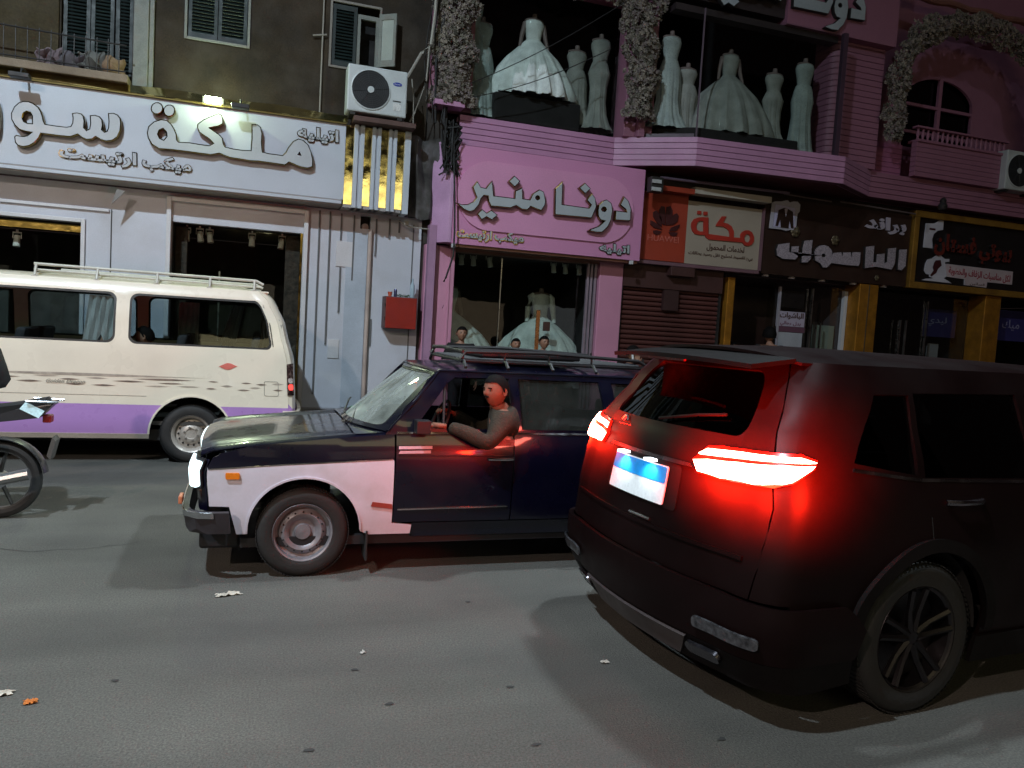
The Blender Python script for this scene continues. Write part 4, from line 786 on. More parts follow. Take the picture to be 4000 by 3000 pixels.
# ================================================================= gowns
gown_w = sequin('white_gown_cloth', (.68, .73, .70), 420.)
gown_g = sequin('silver_gown_cloth', (.27, .28, .255), 520.)
gown_p = sequin('plain_satin', (.30, .35, .33), 300.)
skin_f = M('mannequin_skin', (.16, .12, .11), .6)
def gown(x, y, z, h, R, kind, label, mat, sleeves=False, squash=.75, tilt=0, seed=1):
    """kind: ball, slim, train"""
    t = thing('wedding_gown', label, 'gown', (x, y, z), 'wedding gowns on display')
    wa = z+h*.62
    rn = random.Random(seed); ph = rn.random()*6
    if kind == 'ball': prof = [(R, z), (R*.99, z+h*.04), (R*.93, z+h*.14), (R*.80, z+h*.28), (R*.60, z+h*.42), (R*.36, z+h*.53), (.16, z+h*.60), (.125, wa)]
    elif kind == 'train': prof = [(R, z), (R*.8, z+h*.05), (R*.6, z+h*.14), (R*.5, z+h*.26), (R*.52, z+h*.40), (.19, z+h*.52), (.13, wa)]
    else: prof = [(R, z), (R*.9, z+h*.06), (R*.78, z+h*.18), (max(.17, R*.68), z+h*.34), (.20, z+h*.48), (.17, z+h*.57), (.14, wa)]
    pp = []
    for a, b in zip(prof, prof[1:]):
        for k in range(4): pp.append((a[0]+(b[0]-a[0])*k/4, a[1]+(b[1]-a[1])*k/4))
    pp.append(prof[-1])
    nf = 17 if kind == 'ball' else 9
    fold = lambda q, hh, j: (.085*sin(nf*q+ph+.6*sin(3*q)+1.5*hh)+.045*sin(nf*2.3*q+1+2*hh)+.02*sin(41*q+5*hh))*max(0, 1-(hh-z)/(h*.62))
    m = MB(); m.lathe([(r, hh) for r, hh in pp], (x, y, 0), 'z', 110, fold=fold)
    m.v = [(vx, y+(vy-y)*squash, vz) for vx, vy, vz in m.v]
    m.build('skirt', mat, t, smooth=True, split=0)
    m = MB(); m.lathe([(.125, wa-.01), (.12, wa+.02), (.135, wa+h*.07), (.165, wa+h*.13), (.17, wa+h*.16), (.15, wa+h*.19), (.10, wa+h*.205)], (x, y, 0), 'z', 20)
    m.v = [(vx, y+(vy-y)*.7, vz) for vx, vy, vz in m.v]; m.build('bodice', mat, t, smooth=True, split=0)
    m = MB(); sh = wa+h*.185
    m.tube([(x, y, sh), (x, y, sh+.06), (x, y, sh+.13)], [.07, .042, .038], 10)
    for s in (-1, 1):
        if not sleeves and kind == 'ball': m.tube([(x+s*.15, y, sh-.02), (x+s*.20, y, sh-.22), (x+s*.24, y-.05, sh-.42)], [.045, .035, .025], 8)
    m.ball((x-.0, y, sh+.02), .14, 12, 6, 1.2, .6, .35); m.build('mannequin', skin_f, t, smooth=True)
    if sleeves:
        m = MB()
        for s in (-1, 1): m.tube([(x+s*.13, y, sh-.0), (x+s*.19, y, sh-.04), (x+s*.225, y, sh-.2), (x+s*.25, y-.04, sh-.45)], [.06, .062, .05, .035], 10)
        m.build('sleeve', mat, t, smooth=True)
    return t
gown(4.62, 12.5, .80, 1.9, .98, 'ball', 'large white ball gown with sleeves and wide skirt in the pink shop window', gown_w, True, .7, seed=2)
gown(2.98, 12.5, .80, 1.9, 1.0, 'ball', 'white ball gown half hidden by the left pillar of the pink shop window', gown_w, False, .7, seed=3)
gown(3.17, 11.95, 5.0, 1.75, .30, 'slim', 'narrow white gown standing at the far left of the first upper window', gown_p, seed=4)
gown(2.98, 11.9, 5.1, 1.95, .24, 'slim', 'tall pale gown behind the narrow one at the far left upstairs', gown_p, seed=5)
gown(4.05, 12.05, 5.40, 1.55, .74, 'ball', 'white ball gown on black plinth in the middle of the first upper window', gown_w, seed=6)
gown(4.80, 12.0, 5.1, 1.45, .30, 'slim', 'dull white narrow gown right of the plinth in the first upper window', gown_g, seed=7)
gown(5.15, 11.85, 5.05, 1.75, .28, 'train', 'glittering slim gown by the pink column in the first upper window', gown_g, seed=8)
gown(6.20, 11.42, 5.1, 1.80, .40, 'train', 'pale green white gown at the left corner of the bay window', gown_p, seed=9)
gown(6.58, 11.5, 5.12, 1.25, .22, 'slim', 'small narrow gown tucked beside the left bay gown', gown_g, seed=10)
gown(7.40, 11.55, 5.12, 1.72, .84, 'ball', 'silver grey ball gown in the middle of the bay window', gown_g, seed=11)
gown(8.12, 11.3, 5.1, 1.40, .30, 'train', 'glittering narrow gown right of the silver ball gown', gown_g, seed=12)
gown(8.64, 11.2, 5.0, 1.80, .24, 'slim', 'slim pale green gown at the right corner of the bay window', gown_p, seed=13)

# ================================================================= flower garlands
fmats = [M('rose_grey_%d' % i, c, .9, var=.3, vs=20) for i, c in enumerate(((.27, .23, .19), (.21, .17, .16), (.17, .155, .12), (.07, .06, .045)))]
def garland(name, path, width, depth, n, label, seed, sc=1., dark_=0.):
    rn = random.Random(seed); m = MB(); P = [Vector(p) for p in path]; L = [(b-a).length for a, b in zip(P, P[1:])]; T = sum(L)
    for k in range(n):
        d = rn.random()*T; i = 0
        while d > L[i]: d -= L[i]; i += 1
        t = (P[i+1]-P[i]).normalized(); c = P[i].lerp(P[i+1], d/L[i]); s = Vector((t.z, 0, -t.x))
        ww = width*(1+.25*sin(9*(d+i)+seed))
        off = rn.uniform(-1, 1); c = c+s*off*ww/2+Vector((0, -depth*(1-off*off)*rn.uniform(.35, 1), 0))
        r = rn.uniform(.028, .052)*sc; mi = rn.choice((0, 0, 1, 1, 2, 3))
        # a blossom: two rings of petals round a bud, tilted
        tx, tz = rn.uniform(-.6, .6), rn.uniform(-.6, .6); nrm = Vector((tx, -1, tz)).normalized(); a = nrm.cross(Vector((0, 0, 1))).normalized(); b = nrm.cross(a)
        vs = [c+nrm*r*.35]; fs = []; q0 = rn.random()*6
        for j in range(6):
            q = q0+j*pi/3; vs.append(c+(a*cos(q)+b*sin(q))*r+nrm*r*(.15 if j % 2 else .45)); q += pi/6; vs.append(c+(a*cos(q)+b*sin(q))*r*.62-nrm*r*.1)
        for j in range(12): fs.append((0, 1+j, 1+(j+1) % 12))
        m.add(vs, fs, mi)
    o = m.build(name, fmats, None, fix=False, kind='stuff'); tag(o, label, 'flowers'); return o
garland('flower_garland', [(2.62, 11.42, 4.98), (2.60, 11.42, 6.0), (2.62, 11.42, 7.3)], .62, .22, 1900, 'column of greyish artificial roses left of the first upper window', 1)
garland('flower_garland', [(5.58, 11.22, 5.15), (5.60, 11.2, 5.9), (5.5, 11.2, 6.5), (5.25, 11.2, 7.2)], .52, .24, 1700, 'drooping swag of artificial roses between the two upper gown windows', 2)
garland('flower_garland', [(3.2, 11.3, 7.25), (4.2, 11.3, 6.98), (5.2, 11.25, 7.0), (5.9, 11.2, 6.9)], .3, .2, 700, 'rose garland along the top of the first upper window', 3)
garland('flower_garland', [(10.42, 11.02, 5.42), (10.42, 11.02, 6.3), (10.52, 11.02, 6.9), (10.9, 11.0, 7.35), (11.6, 11.0, 7.6), (12.4, 11.0, 7.66), (13.1, 11.0, 7.5), (13.6, 11.0, 7.1), (13.9, 11.0, 6.4), (14, 11, 5.6)], .42, .2, 3000, 'arch of dark artificial roses around the arched window', 4, 1.15)
m = MB(); m.tube([(9.8, 11.2, 8.0)]+[(9.8+.22*i, 11.15, 8.0+.02*sin(i*1.7)) for i in range(1, 22)], .06, 8)
o = m.build('roof_moulding', M('terracotta', (.22, .09, .07), .8), pb, smooth=True)

# ================================================================= small shops to the right
# orange and white phone shop sign
ms = thing('shop_sign', 'orange and white phone shop sign with a dark petal emblem and red Arabic word', 'shop sign', (7, 11.4, 3))
orange = M('orange_print', (.33, .042, .02), .5, var=.1, vs=2, grain=.05)
MB().box(5.86, 6.71, 11.4, 11.6, 3.0, 4.10).build('orange_panel', orange, ms)
MB().box(6.712, 8.16, 11.4, 11.6, 2.995, 4.03).build('white_panel', M('cream_print', (.36, .30, .24), .5, var=.07, vs=2, grain=.05, stain=(2, .25, (.33, .25, .19))), ms)
MB().box(6.05, 6.70, 11.2, 11.42, 4.10, 4.18).build('top_box_orange', orange, ms); MB().box(6.702, 8.19, 11.2, 11.42, 4.12, 4.22).build('top_box_white', M('cream_box', (.45, .40, .34), .5), ms)
MB().box(5.80, 8.2, 11.36, 11.6, 2.93, 2.985).build('bottom_trim', M('mauve_trim', (.16, .08, .10), .6), ms)
MB().box(8.165, 8.20, 11.36, 11.6, 2.93, 4.05).build('side_trim', M('mauve_trim'), ms)
petal = M('dark_red_petal', (.05, .008, .01), .5)
for i in range(8): cutout('petal', GL['P%d' % i], 11.398, petal, petal, ms, .006, .003)
text('wordmark', 'HUAWEI', 6.0, 6.58, 3.36, 11.398, .10, M('faint_red', (.50, .12, .09), .6), None, ms, .006, arabic=False)
redw = M('red_print', (.40, .03, .018), .5)
for k in ('KA', 'KD1', 'KD2'): cutout('letter' if k == 'KA' else 'dot', GL[k], 11.398, redw, redw, ms, .008, .002)
prt = M('brown_print', (.07, .03, .02), .7)
text('small_word', 'لخدمات المحمول', 7.12, 7.86, 3.30, 11.398, .13, prt, None, ms, .004, off=.02)
text('small_word', 'بيع تقسيط تصليح نقل رصيد بطاقات', 6.78, 8.04, 3.17, 11.398, .085, prt, None, ms, .004, off=.02)
rs = thing('roller_shutter', 'closed brown red roller shutter under the orange and white sign', 'shutter', (6.6, 11.6, 0))
shm = M('brown_red_shutter', (.085, .026, .022), .6, .1, var=.25, vs=1.5)
MB().box(5.67, 7.56, 11.5, 11.6, 2.55, 2.93).build('shutter_box', M('dark_brown_box', (.055, .02, .018), .6), rs)
sl = None
for i in range(30):
    z = .14+i*.081
    if sl is None:
        sl = MB().prism([(11.62, 0), (11.585, .015), (11.575, .04), (11.585, .068), (11.62, .078)], 5.69, 7.54, 'x').build('slat', shm, rs); o = sl
    else: o = link('slat', sl.data, rs)
    o.location.z = z
MB().box(5.67, 5.70, 11.55, 11.68, .12, 2.55).box(7.54, 7.58, 11.55, 11.68, .12, 2.55).build('guide_rail', darkmetal, rs)
MB().box(6.45, 6.9, 11.34, 11.5, 2.77, 2.92).build('lamp_box', M('dark_brown_box'), rs, bevel=.01)
MB().box(6.44, 6.72, 11.50, 11.575, 2.2, 2.54).build('hanging_plate', M('dark_plate', (.04, .015, .015), .6), rs)
wallb = thing('shop_row_wall', 'dark wall behind the row of small shops on the right', 'wall', (9, 11.7, 0))
MB().box(5.66, 16.5, 11.62, 11.9, 2.93, 4.45).build('wall', M('dark_brown_wall', (.03, .018, .018), .8), wallb)

# suit shop sign
ss = thing('shop_sign', 'black brown suit shop sign with light Arabic letters and a suit jacket emblem', 'shop sign', (9.8, 11.4, 3))
brn = M('brown_black_sheet', (.030, .014, .010), .4, var=.2)
MB().box(8.21, 11.42, 11.4, 11.6, 2.95, 4.26).build('panel', brn, ss)
MB().tube([(8.5, 11.3, 4.32), (9.5, 11.3, 4.30)], .012, 6).tube([(9.7, 11.3, 4.32), (11.4, 11.3, 4.28)], .014, 6).build('rail', M('grey_rail', (.16, .12, .12), .5, .4), ss)
pale = M('pale_lilac_letters', (.42, .37, .44), .5); patt = M('patterned_letters', (.34, .29, .33), .5, var=.1, grain=.5, gs=60)
fb = cutout('emblem_board', GL['FR'], 11.398, M('pale_emblem_board', (.40, .38, .44), .5), brn, ss, .012, .006)
cutout('emblem_field', GL['FRI'], 11.370, M('lavender_field', (.46, .43, .60), .5), brn, ss, .003, .002)
cutout('jacket', GL['SUIT'], 11.360, brn, brn, ss, .003, .002); cutout('shirt', GL['LAP'], 11.352, pale, pale, ss, .002, .001)
text('word', 'براند', 10.35, 11.3, 4.02, 11.398, .30, pale, None, ss, .02, off=.045)
for k in ('B0', 'B1', 'B2', 'B3', 'B4'): cutout('letter', GL[k]+([GL['BH'][0]] if k == 'B2' else []), 11.398, patt, darkmetal, ss, .02, .006)
gb = M('dull_gold_bow', (.13, .10, .06), .4, .4)
def bow(x, z, s, nm='dot'):
    m = MB()
    for q in range(6): a = q*pi/3; m.ball((x+s*.5*cos(a), 11.375, z+s*.5*sin(a)), s*.42, 8, 5, 1, .4, 1)
    m.ball((x, 11.36, z), s*.4, 8, 5); m.build(nm, gb, ss, smooth=True)
bow(8.86, 3.72, .11); bow(9.72, 3.65, .10); bow(10.72, 3.06, .06)
for x in (8.4, 8.95, 9.6, 10.3, 11.0): MB().lathe([(.001, 2.915), (.06, 2.912), (.065, 2.93), (.06, 2.948)], (x, 11.5, 0), 'z', 14).build('downlight', M('lamp_rim', (.4, .35, .36), .4), ss, smooth=True)
# gold framed sign
gs = thing('shop_sign', 'black sign in a thick gold frame with white bridal cut outs and red letters', 'shop sign', (13, 11.4, 3))
MB().box(11.56, 15.6, 11.42, 11.6, 3.05, 4.28).build('panel', blk, gs)
yf = M('ochre_gold_frame', (.33, .17, .03), .45, .45, var=.3, vs=3, grain=.12, stain=(2, .6, (.20, .09, .03)))
MB().box(11.45, 15.7, 11.34, 11.5, 4.25, 4.37).box(11.45, 15.7, 11.34, 11.5, 2.94, 3.06).box(11.45, 11.565, 11.338, 11.5, 3.06, 4.25).box(15.58, 15.7, 11.338, 11.5, 3.06, 4.25).build('frame', yf, gs, bevel=.008)
wc = M('white_cutout', (.52, .50, .56), .5)
cutout('cutout_bottle', GL['JEWEL'], 11.418, wc, wc, gs, .006, .003); MB().box(11.86, 12.0, 11.392, 11.399, 4.05, 4.085).build('print', petal, gs)
cutout('cutout_bride', GL['BRID'], 11.418, wc, wc, gs, .006, .003); cutout('bride_hair', GL['BRD'], 11.404, petal, petal, gs, .003, .001)
cutout('strip', GL['STRIP'], 11.416, M('rosy_white_strip', (.50, .40, .42), .5), wc, gs, .006, .003)
text('strip_word', 'لكل مناسبات الزفاف والخطوبة', 12.42, 14.0, 3.33, 11.3965, .17, M('crimson_print', (.30, .03, .05), .6), None, gs, .003, off=.02, drop=-.03)
text('strip_word', 'فساتين', 12.98, 13.35, 3.13, 11.3965, .07, prt, None, gs, .003)
rl = M('dark_red_letters', (.12, .018, .012), .3)
text('word', 'فستان', 11.98, 13.02, 3.80, 11.418, .42, rl, darkmetal, gs, .05, off=.05); text('word', 'بيوتي', 13.1, 13.95, 3.72, 11.418, .40, rl, darkmetal, gs, .05, off=.05)

# fronts of the right shops
sf = thing('suit_shop_front', 'glazed suit shop front with white poster and gold clad columns', 'shop front', (9.5, 11.7, 0))
MB().box(7.68, 7.82, 11.52, 11.75, .12, 2.85).build('gold_jamb', brass, sf, bevel=.01)
MB().box(7.83, 8.22, 12.3, 12.36, .12, 2.82).build('orange_lining', M('orange_lining', (.34, .12, .06), .7, var=.2), sf)
MB().box(10.40, 10.83, 11.42, 11.8, .12, 2.94).build('gold_column', brass, sf, bevel=.012); MB().box(10.6, 10.615, 11.405, 11.418, .12, 2.93).build('column_joint', gb, sf)
MB().box(13.45, 13.86, 11.42, 11.8, .12, 2.94).build('gold_column', brass, sf, bevel=.012)
MB().box(13.87, 13.95, 11.5, 11.7, .12, 2.8).build('white_edge', white_trim, sf)
room(sf, 7.84, 10.38, .12, 2.9, 11.8, 13.6, M('mauve_interior', (.12, .08, .09), .8))
room(sf, 10.85, 13.43, .12, 2.9, 11.8, 13.6, dk); room(sf, 14.0, 16.5, .12, 2.9, 11.8, 13.6, dk)
MB().box(8.7, 10.39, 11.78, 11.786, .15, 2.85).build('glass_door', glass_shop, sf); MB().box(10.84, 13.44, 11.78, 11.786, .15, 2.85).build('glass_door', glass_shop, sf)
gry = M('lilac_grey_board', (.32, .29, .33), .6)
MB().box(8.90, 8.94, 11.72, 11.77, .15, 2.78).build('poster_stand', gry, sf)
MB().box(8.95, 9.46, 11.74, 11.77, 2.42, 2.72).build('dark_poster', blk, sf)
po = MB().box(8.92, 9.50, 11.735, 11.77, 2.08, 2.35).build('poster', M('lilac_paper', (.40, .35, .44), .6), sf)
text('poster_word', 'الباشوات', 8.95, 9.47, 2.27, 11.733, .13, prt, None, po, .003, off=.03); text('poster_word', 'رجالي', 8.97, 9.21, 2.13, 11.733, .09, M('mauve_print', (.2, .1, .14), .7), None, po, .003, off=.03); text('poster_word', 'بدل', 9.25, 9.42, 2.13, 11.733, .08, M('mauve_print'), None, po, .003, off=.03)
MB().box(8.90, 9.52, 11.74, 11.77, 1.98, 2.075).build('purple_band', M('purple_band', (.12, .05, .08), .6), sf); MB().box(8.90, 9.48, 11.74, 11.77, .5, 1.97).build('white_counter', M('pale_counter', (.38, .39, .43), .6), sf)
MB().box(9.60, 9.63, 11.70, 11.75, .2, 2.8).build('door_edge', steel, sf); MB().box(9.72, 9.74, 11.68, 11.71, 1.4, 2.2).box(9.82, 9.84, 11.68, 11.71, 1.4, 2.2).build('door_handle', steel, sf)
MB().box(9.9, 10.32, 11.9, 12.0, .2, 2.15).build('pale_screen', M('pale_screen', (.32, .33, .30), .7), sf); MB().box(10.32, 10.395, 11.70, 11.77, .15, 2.8).build('white_edge', white_trim, sf)
MB().box(11.66, 11.69, 11.68, 11.71, 1.2, 2.35).box(11.80, 11.83, 11.68, 11.71, 1.2, 2.35).build('door_handle', steel, sf); MB().box(12.35, 12.37, 11.73, 11.77, .2, 2.75).build('glass_joint', steel, sf)
bl_ = M('blue_poster', (.03, .025, .12), .5); bw = M('faded_white_print', (.25, .23, .36), .6)
p1 = MB().box(12.40, 13.2, 11.82, 11.84, 2.08, 2.62).build('blue_poster', bl_, sf); text('poster_word', 'ليدي', 12.45, 12.95, 2.38, 11.818, .18, bw, None, p1, .003)
p2 = MB().box(14.0, 15.2, 11.82, 11.84, 2.1, 2.72).build('blue_poster', bl_, sf); text('poster_word', 'ميك اب', 14.02, 14.9, 2.42, 11.818, .22, bw, None, p2, .003)
MB().box(12.75, 13.0, 12.0, 12.05, .3, 1.95).build('grey_screen', gry, sf)
# blocks behind and above the row so no gap shows
MB().box(2.3, 16.5, 14.05, 14.2, 0, 9.5).build('rear_wall', dk, wallb)
# ================================================================= people
def skin_mesh(joints, edges, rad, levels=1):
    """continuous skinned surface from a skeleton; joints: name->pos, rad: name->radius"""
    names = list(joints); me = bpy.data.meshes.new('sk'); me.from_pydata([joints[n] for n in names], [(names.index(a), names.index(b)) for a, b in edges], [])
    o = bpy.data.objects.new('sk', me); COL.objects.link(o)
    o.modifiers.new('s', 'SKIN'); sv = me.skin_vertices[0].data
    for i, n in enumerate(names):
        r = rad[n]; sv[i].radius = (r, r) if not isinstance(r, tuple) else r; sv[i].use_root = (i == 0)
    ss = o.modifiers.new('b', 'SUBSURF'); ss.levels = levels; ss.render_levels = levels
    dg = bpy.context.evaluated_depsgraph_get(); dg.update()
    m2 = bpy.data.meshes.new_from_object(o.evaluated_get(dg)); bpy.data.objects.remove(o)
    mb = MB(); mb.v = [tuple(v.co) for v in m2.vertices]; mb.f = [tuple(p.vertices) for p in m2.polygons]; mb.m = [0]*len(mb.f)
    return mb
def face(mb, c, s, fwd, up=(0, 0, 1), moust=False, mi=(0, 1, 2)):
    """head with brow, eye sockets, nose, lips, chin, ears; s = head height; mi = skin, hair/brow, eye"""
    f = Vector(fwd).normalized(); u = Vector(up).normalized(); r = f.cross(u).normalized(); u = r.cross(f).normalized(); c = Vector(c); h = s/2
    NU, NV = 40, 30; vs = []
    g = lambda x, x0, w_: math.exp(-((x-x0)/w_)**2)
    for j in range(NV+1):
        t = pi*j/NV; z = cos(t); ring = sin(t)
        for i in range(NU):
            a = 2*pi*i/NU; cx, cy = cos(a), sin(a)      # cx forward, cy right
            jaw = 1-.26*max(0, -z)**1.3
            fx = ring*cx*(.80 if cx > 0 else .88)*(jaw if cx < 0 else 1-.10*max(0, -z)); fy = ring*cy*.70*jaw
            if cx > 0:
                fr = cx**4*ring
                fx += fr*(.20*g(z, -.10, .13)*g(cy, 0, .13)+.10*g(z, .05, .18)*g(cy, 0, .10))      # nose
                fx += fr*(.05*g(z, .22, .07)*g(abs(cy), .28, .25))                                   # brow
                fx -= fr*(.11*g(z, .08, .10)*g(abs(cy), .33, .14))                                   # sockets
                fx += fr*(.07*g(z, -.38, .05)*g(cy, 0, .22)+.055*g(z, -.49, .05)*g(cy, 0, .19))       # lips
                fx += fr*.10*g(z, -.80, .16)*g(cy, 0, .3)+fr*.05*g(z, -.15, .2)*g(abs(cy), .5, .18)  # chin, cheeks
            vs.append(c+(f*fx+r*fy+u*z)*h)
    o = len(mb.v); mb.v += [tuple(p) for p in vs]
    for j in range(NV):
        for i in range(NU):
            mb.f.append((o+j*NU+i, o+j*NU+(i+1) % NU, o+(j+1)*NU+(i+1) % NU, o+(j+1)*NU+i)); mb.m.append(mi[0])
    for sd in (-1, 1):      # ears, eyes, eyebrows
        e = c+(r*sd*.71+f*-.05+u*-.02)*h
        k = len(mb.v); R = []
        for q in range(8):
            b = 2*pi*q/8; R.append(e+(f*(.16*cos(b)-.02)+u*.24*sin(b)+r*sd*(.09+.05*cos(b+pi)))*h)
        mb.v += [tuple(p) for p in R]+[tuple(e+r*sd*.02*h)]; mb.f += [(k+q, k+(q+1) % 8, k+8) for q in range(8)]; mb.m += [mi[0]]*8
        ey = c+(f*.665+r*sd*.265+u*.075)*h; mb.ball(ey, h*.082, 8, 6, mi=mi[2])
        br = c+(f*.745+r*sd*.27+u*.235)*h; mb.obox(br, r*h*.15, f*h*.05, u*h*.024, mi=mi[1])
    mb.obox(c+(f*.84+u*-.41)*h, r*h*.14, f*h*.01, u*h*.010, mi=mi[1])
    if moust:
        for sd in (-1, 1): mb.obox(c+(f*.82+r*sd*.10+u*-.30)*h, r*h*.12+u*h*-.025*sd, f*h*.05, u*h*.038, mi=mi[1])
    return mb
def hair(c, s, fwd, up=(0, 0, 1), back=1.0, vol=1.045, line=.52):
    f = Vector(fwd).normalized(); u = Vector(up).normalized(); r = f.cross(u).normalized(); u = r.cross(f).normalized(); c = Vector(c); h = s/2
    mb = MB(); NU, NV = 32, 14; vs = []
    for j in range(NV+1):
        for i in range(NU):
            a = 2*pi*i/NU; cx, cy = cos(a), sin(a)
            low = line if cx > .55 else (line-.30*(1-max(0, (cx-.15)/.4)) if cx > .15 else (-.05 if cx > -.25 else -.35*back))
            zz = 1-(1-low)*j/NV; ring = sqrt(max(0, 1-zz*zz)); jit = 1+.02*sin(13*a+5*j)
            vs.append(c+(f*ring*cx*(.86 if cx > 0 else .93)*vol*jit+r*ring*cy*.76*vol*jit+u*zz*vol)*h)
    fs = [(j*NU+i, j*NU+(i+1) % NU, (j+1)*NU+(i+1) % NU, (j+1)*NU+i) for j in range(NV) for i in range(NU)]
    mb.add(vs, fs); return mb
def hand(mb, wrist, d, palm_n, curl=.5, side=1, s=1.):
    """palm plus five separate bent fingers"""
    d = Vector(d).normalized(); n = Vector(palm_n).normalized(); a = d.cross(n).normalized(); w_ = Vector(wrist)
    mb.obox(w_+d*.045*s, d*.045*s, a*.040*s, n*.013*s)
    for k, (o_, L) in enumerate(((-.031, .062), (-.011, .072), (.010, .068), (.030, .052))):
        p = w_+d*.085*s+a*o_*s; q = d; pts_ = [p]
        for b in range(3):
            ang = curl*(.5+.5*b); q = (d*cos(ang)+n*sin(ang)).normalized(); p = p+q*L*s*(.42, .33, .25)[b]; pts_.append(p)
        mb.tube(pts_, [.0095*s, .009*s, .008*s, .006*s], 7)
    p = w_+d*.03*s-a*.036*s*side; t1 = p+(d*.6-a*side*.6+n*.3).normalized()*.04*s; mb.tube([p, t1, t1+(d*.8+n*.5).normalized()*.03*s], [.012*s, .0105*s, .008*s], 7)
skin_m = M('skin', (.30, .155, .10), .55, var=.1, vs=12, grain=.05); hair_m = M('dark_hair', (.004, .003, .003), .8, spec=.15, var=.3, gs=150, grain=.4); eye_m = M('eye', (.05, .04, .035), .2)
def standing(name_label, x, y, z, H, face_dir, coat, trousers, label_cat='person', phone=False, arms='down', hair_kw={}, moust=False, skin=None, thick=1.0):
    """standing adult; z = ground height, H stature"""
    t = thing('person', name_label, label_cat, (x, y, z)); k = H/1.75; f = Vector((face_dir[0], face_dir[1], 0)).normalized(); r = Vector((f.y, -f.x, 0)); B = Vector((x, y, z))
    P = lambda a, b, c: tuple(B+f*a*k+r*b*k+Vector((0, 0, c*k)))
    J = {'pel': P(0, 0, .95), 'spi': P(.0, 0, 1.12), 'che': P(.01, 0, 1.32), 'nek': P(0, 0, 1.47), 'hed': P(.02, 0, 1.55)}
    R = {'pel': .13*k*thick, 'spi': .125*k*thick, 'che': .14*k*thick, 'nek': .055*k, 'hed': .05*k}
    E = [('pel', 'spi'), ('spi', 'che'), ('che', 'nek'), ('nek', 'hed')]
    for s, n in ((-1, 'l'), (1, 'r')):
        J.update({'sh'+n: P(0, s*.185, 1.41), 'hi'+n: P(0, s*.09, .9), 'kn'+n: P(.02, s*.10, .5), 'an'+n: P(-.02, s*.11, .09), 'to'+n: P(.12, s*.12, .04)})
        R.update({'sh'+n: .07*k, 'hi'+n: .095*k, 'kn'+n: .062*k, 'an'+n: .045*k, 'to'+n: .038*k})
        if phone and s == 1: J.update({'el'+n: P(.16, s*.26, 1.20), 'wr'+n: P(.14, s*.14, 1.47)})
        elif arms == 'front': J.update({'el'+n: P(.05, s*.27, 1.13), 'wr'+n: P(.26, s*.12, 1.10)})
        else: J.update({'el'+n: P(-.03, s*.27, 1.13), 'wr'+n: P(.05, s*.27, .87)})
        R.update({'el'+n: .048*k, 'wr'+n: .033*k})
        E += [('che', 'sh'+n), ('sh'+n, 'el'+n), ('el'+n, 'wr'+n), ('pel', 'hi'+n), ('hi'+n, 'kn'+n), ('kn'+n, 'an'+n), ('an'+n, 'to'+n)]
    mb = skin_mesh(J, E, R); hc = Vector(P(.04, 0, 1.635)); face(mb, hc, .235*k, f, moust=moust)
    for s, n in ((-1, 'l'), (1, 'r')):
        wv = Vector(J['wr'+n]); d = (wv-Vector(J['el'+n])).normalized(); hand(mb, wv+d*.02, d, -r*s if not phone else -r*s, .6 if not (phone and s == 1) else 1.2, s, k)
    mb.build('body', [skin or skin_m, hair_m, eye_m], t, smooth=True, fix=False, split=0)
    hair(hc, .235*k, f, **hair_kw).build('hair', hair_m, t, smooth=True, split=0)
    up = {q: J[q] for q in J if q[:2] in ('pe', 'sp', 'ch', 'sh', 'el', 'wr')}; up['col'] = P(0, 0, 1.455)
    ue = [e for e in E if e[0] in up and e[1] in up]+[('che', 'col')]; rr = {q: R.get(q, .06*k)*1.13+.012 for q in up}; rr['wrl'] = rr['wrr'] = .045*k; rr['col'] = .075*k
    skin_mesh(up, ue, rr).build('jacket', coat, t, smooth=True, fix=False, split=0)
    lo_ = {q: J[q] for q in J if q[:2] in ('pe', 'hi', 'kn', 'an')}; le = [e for e in E if e[0] in lo_ and e[1] in lo_]; lr = {q: R[q]*1.12+.012 for q in lo_}
    skin_mesh(lo_, le, lr).build('trousers', trousers, t, smooth=True, fix=False, split=0)
    for s, n in ((-1, 'l'), (1, 'r')): MB().ball(Vector(P(.06, s*.115, .045)), .06*k, 10, 6, 1, 1, .7).build('shoe', rubber, t, smooth=True)
    return t, P
cloth_dark = M('black_coat', (.012, .011, .012), .9, var=.3, vs=8); cloth_blue = M('navy_jacket', (.025, .022, .035), .9, var=.25, vs=8)
cloth_grey = M('grey_shirt', (.16, .15, .16), .9, var=.25, vs=9); cloth_white = M('white_shirt', (.40, .42, .46), .9, var=.15, vs=8); jean = M('dark_trousers', (.02, .02, .026), .9, var=.2)
standing('man with short dark hair standing in front of the left gown of the pink shop', 2.92, 11.25, .12, 1.60, (-.1, -1), cloth_dark, jean)
standing('dark haired person mostly hidden behind the taxi roof between the two gowns', 3.78, 11.25, .12, 1.47, (0, -1), cloth_dark, jean)
standing('man with short black hair standing before the skirt of the large gown', 4.22, 11.2, .12, 1.53, (.1, -1), cloth_grey, jean)
pt, PP = standing('man in dark jacket holding a white phone to his ear by the pink pillar', 4.97, 9.7, 0, 1.60, (.75, -.65), cloth_blue, jean, phone=True)
ph = MB(); hp = Vector(PP(.06, .115, 1.60)); ph.obox(hp, (.012, .03, 0), (.012, -.004, .0), (-.01, .0, .07)); tag(ph.build('phone', M('white_phone', (.75, .75, .78), .3), None, bevel=.004), 'white mobile phone held to the ear of the man in the dark jacket', 'phone')
standing('person in black coat with dark hair standing in the suit shop entrance seen from behind', 8.42, 11.25, .12, 1.90, (.3, .9), cloth_dark, jean, hair_kw={'line': -.2, 'vol': 1.2}, thick=1.2)
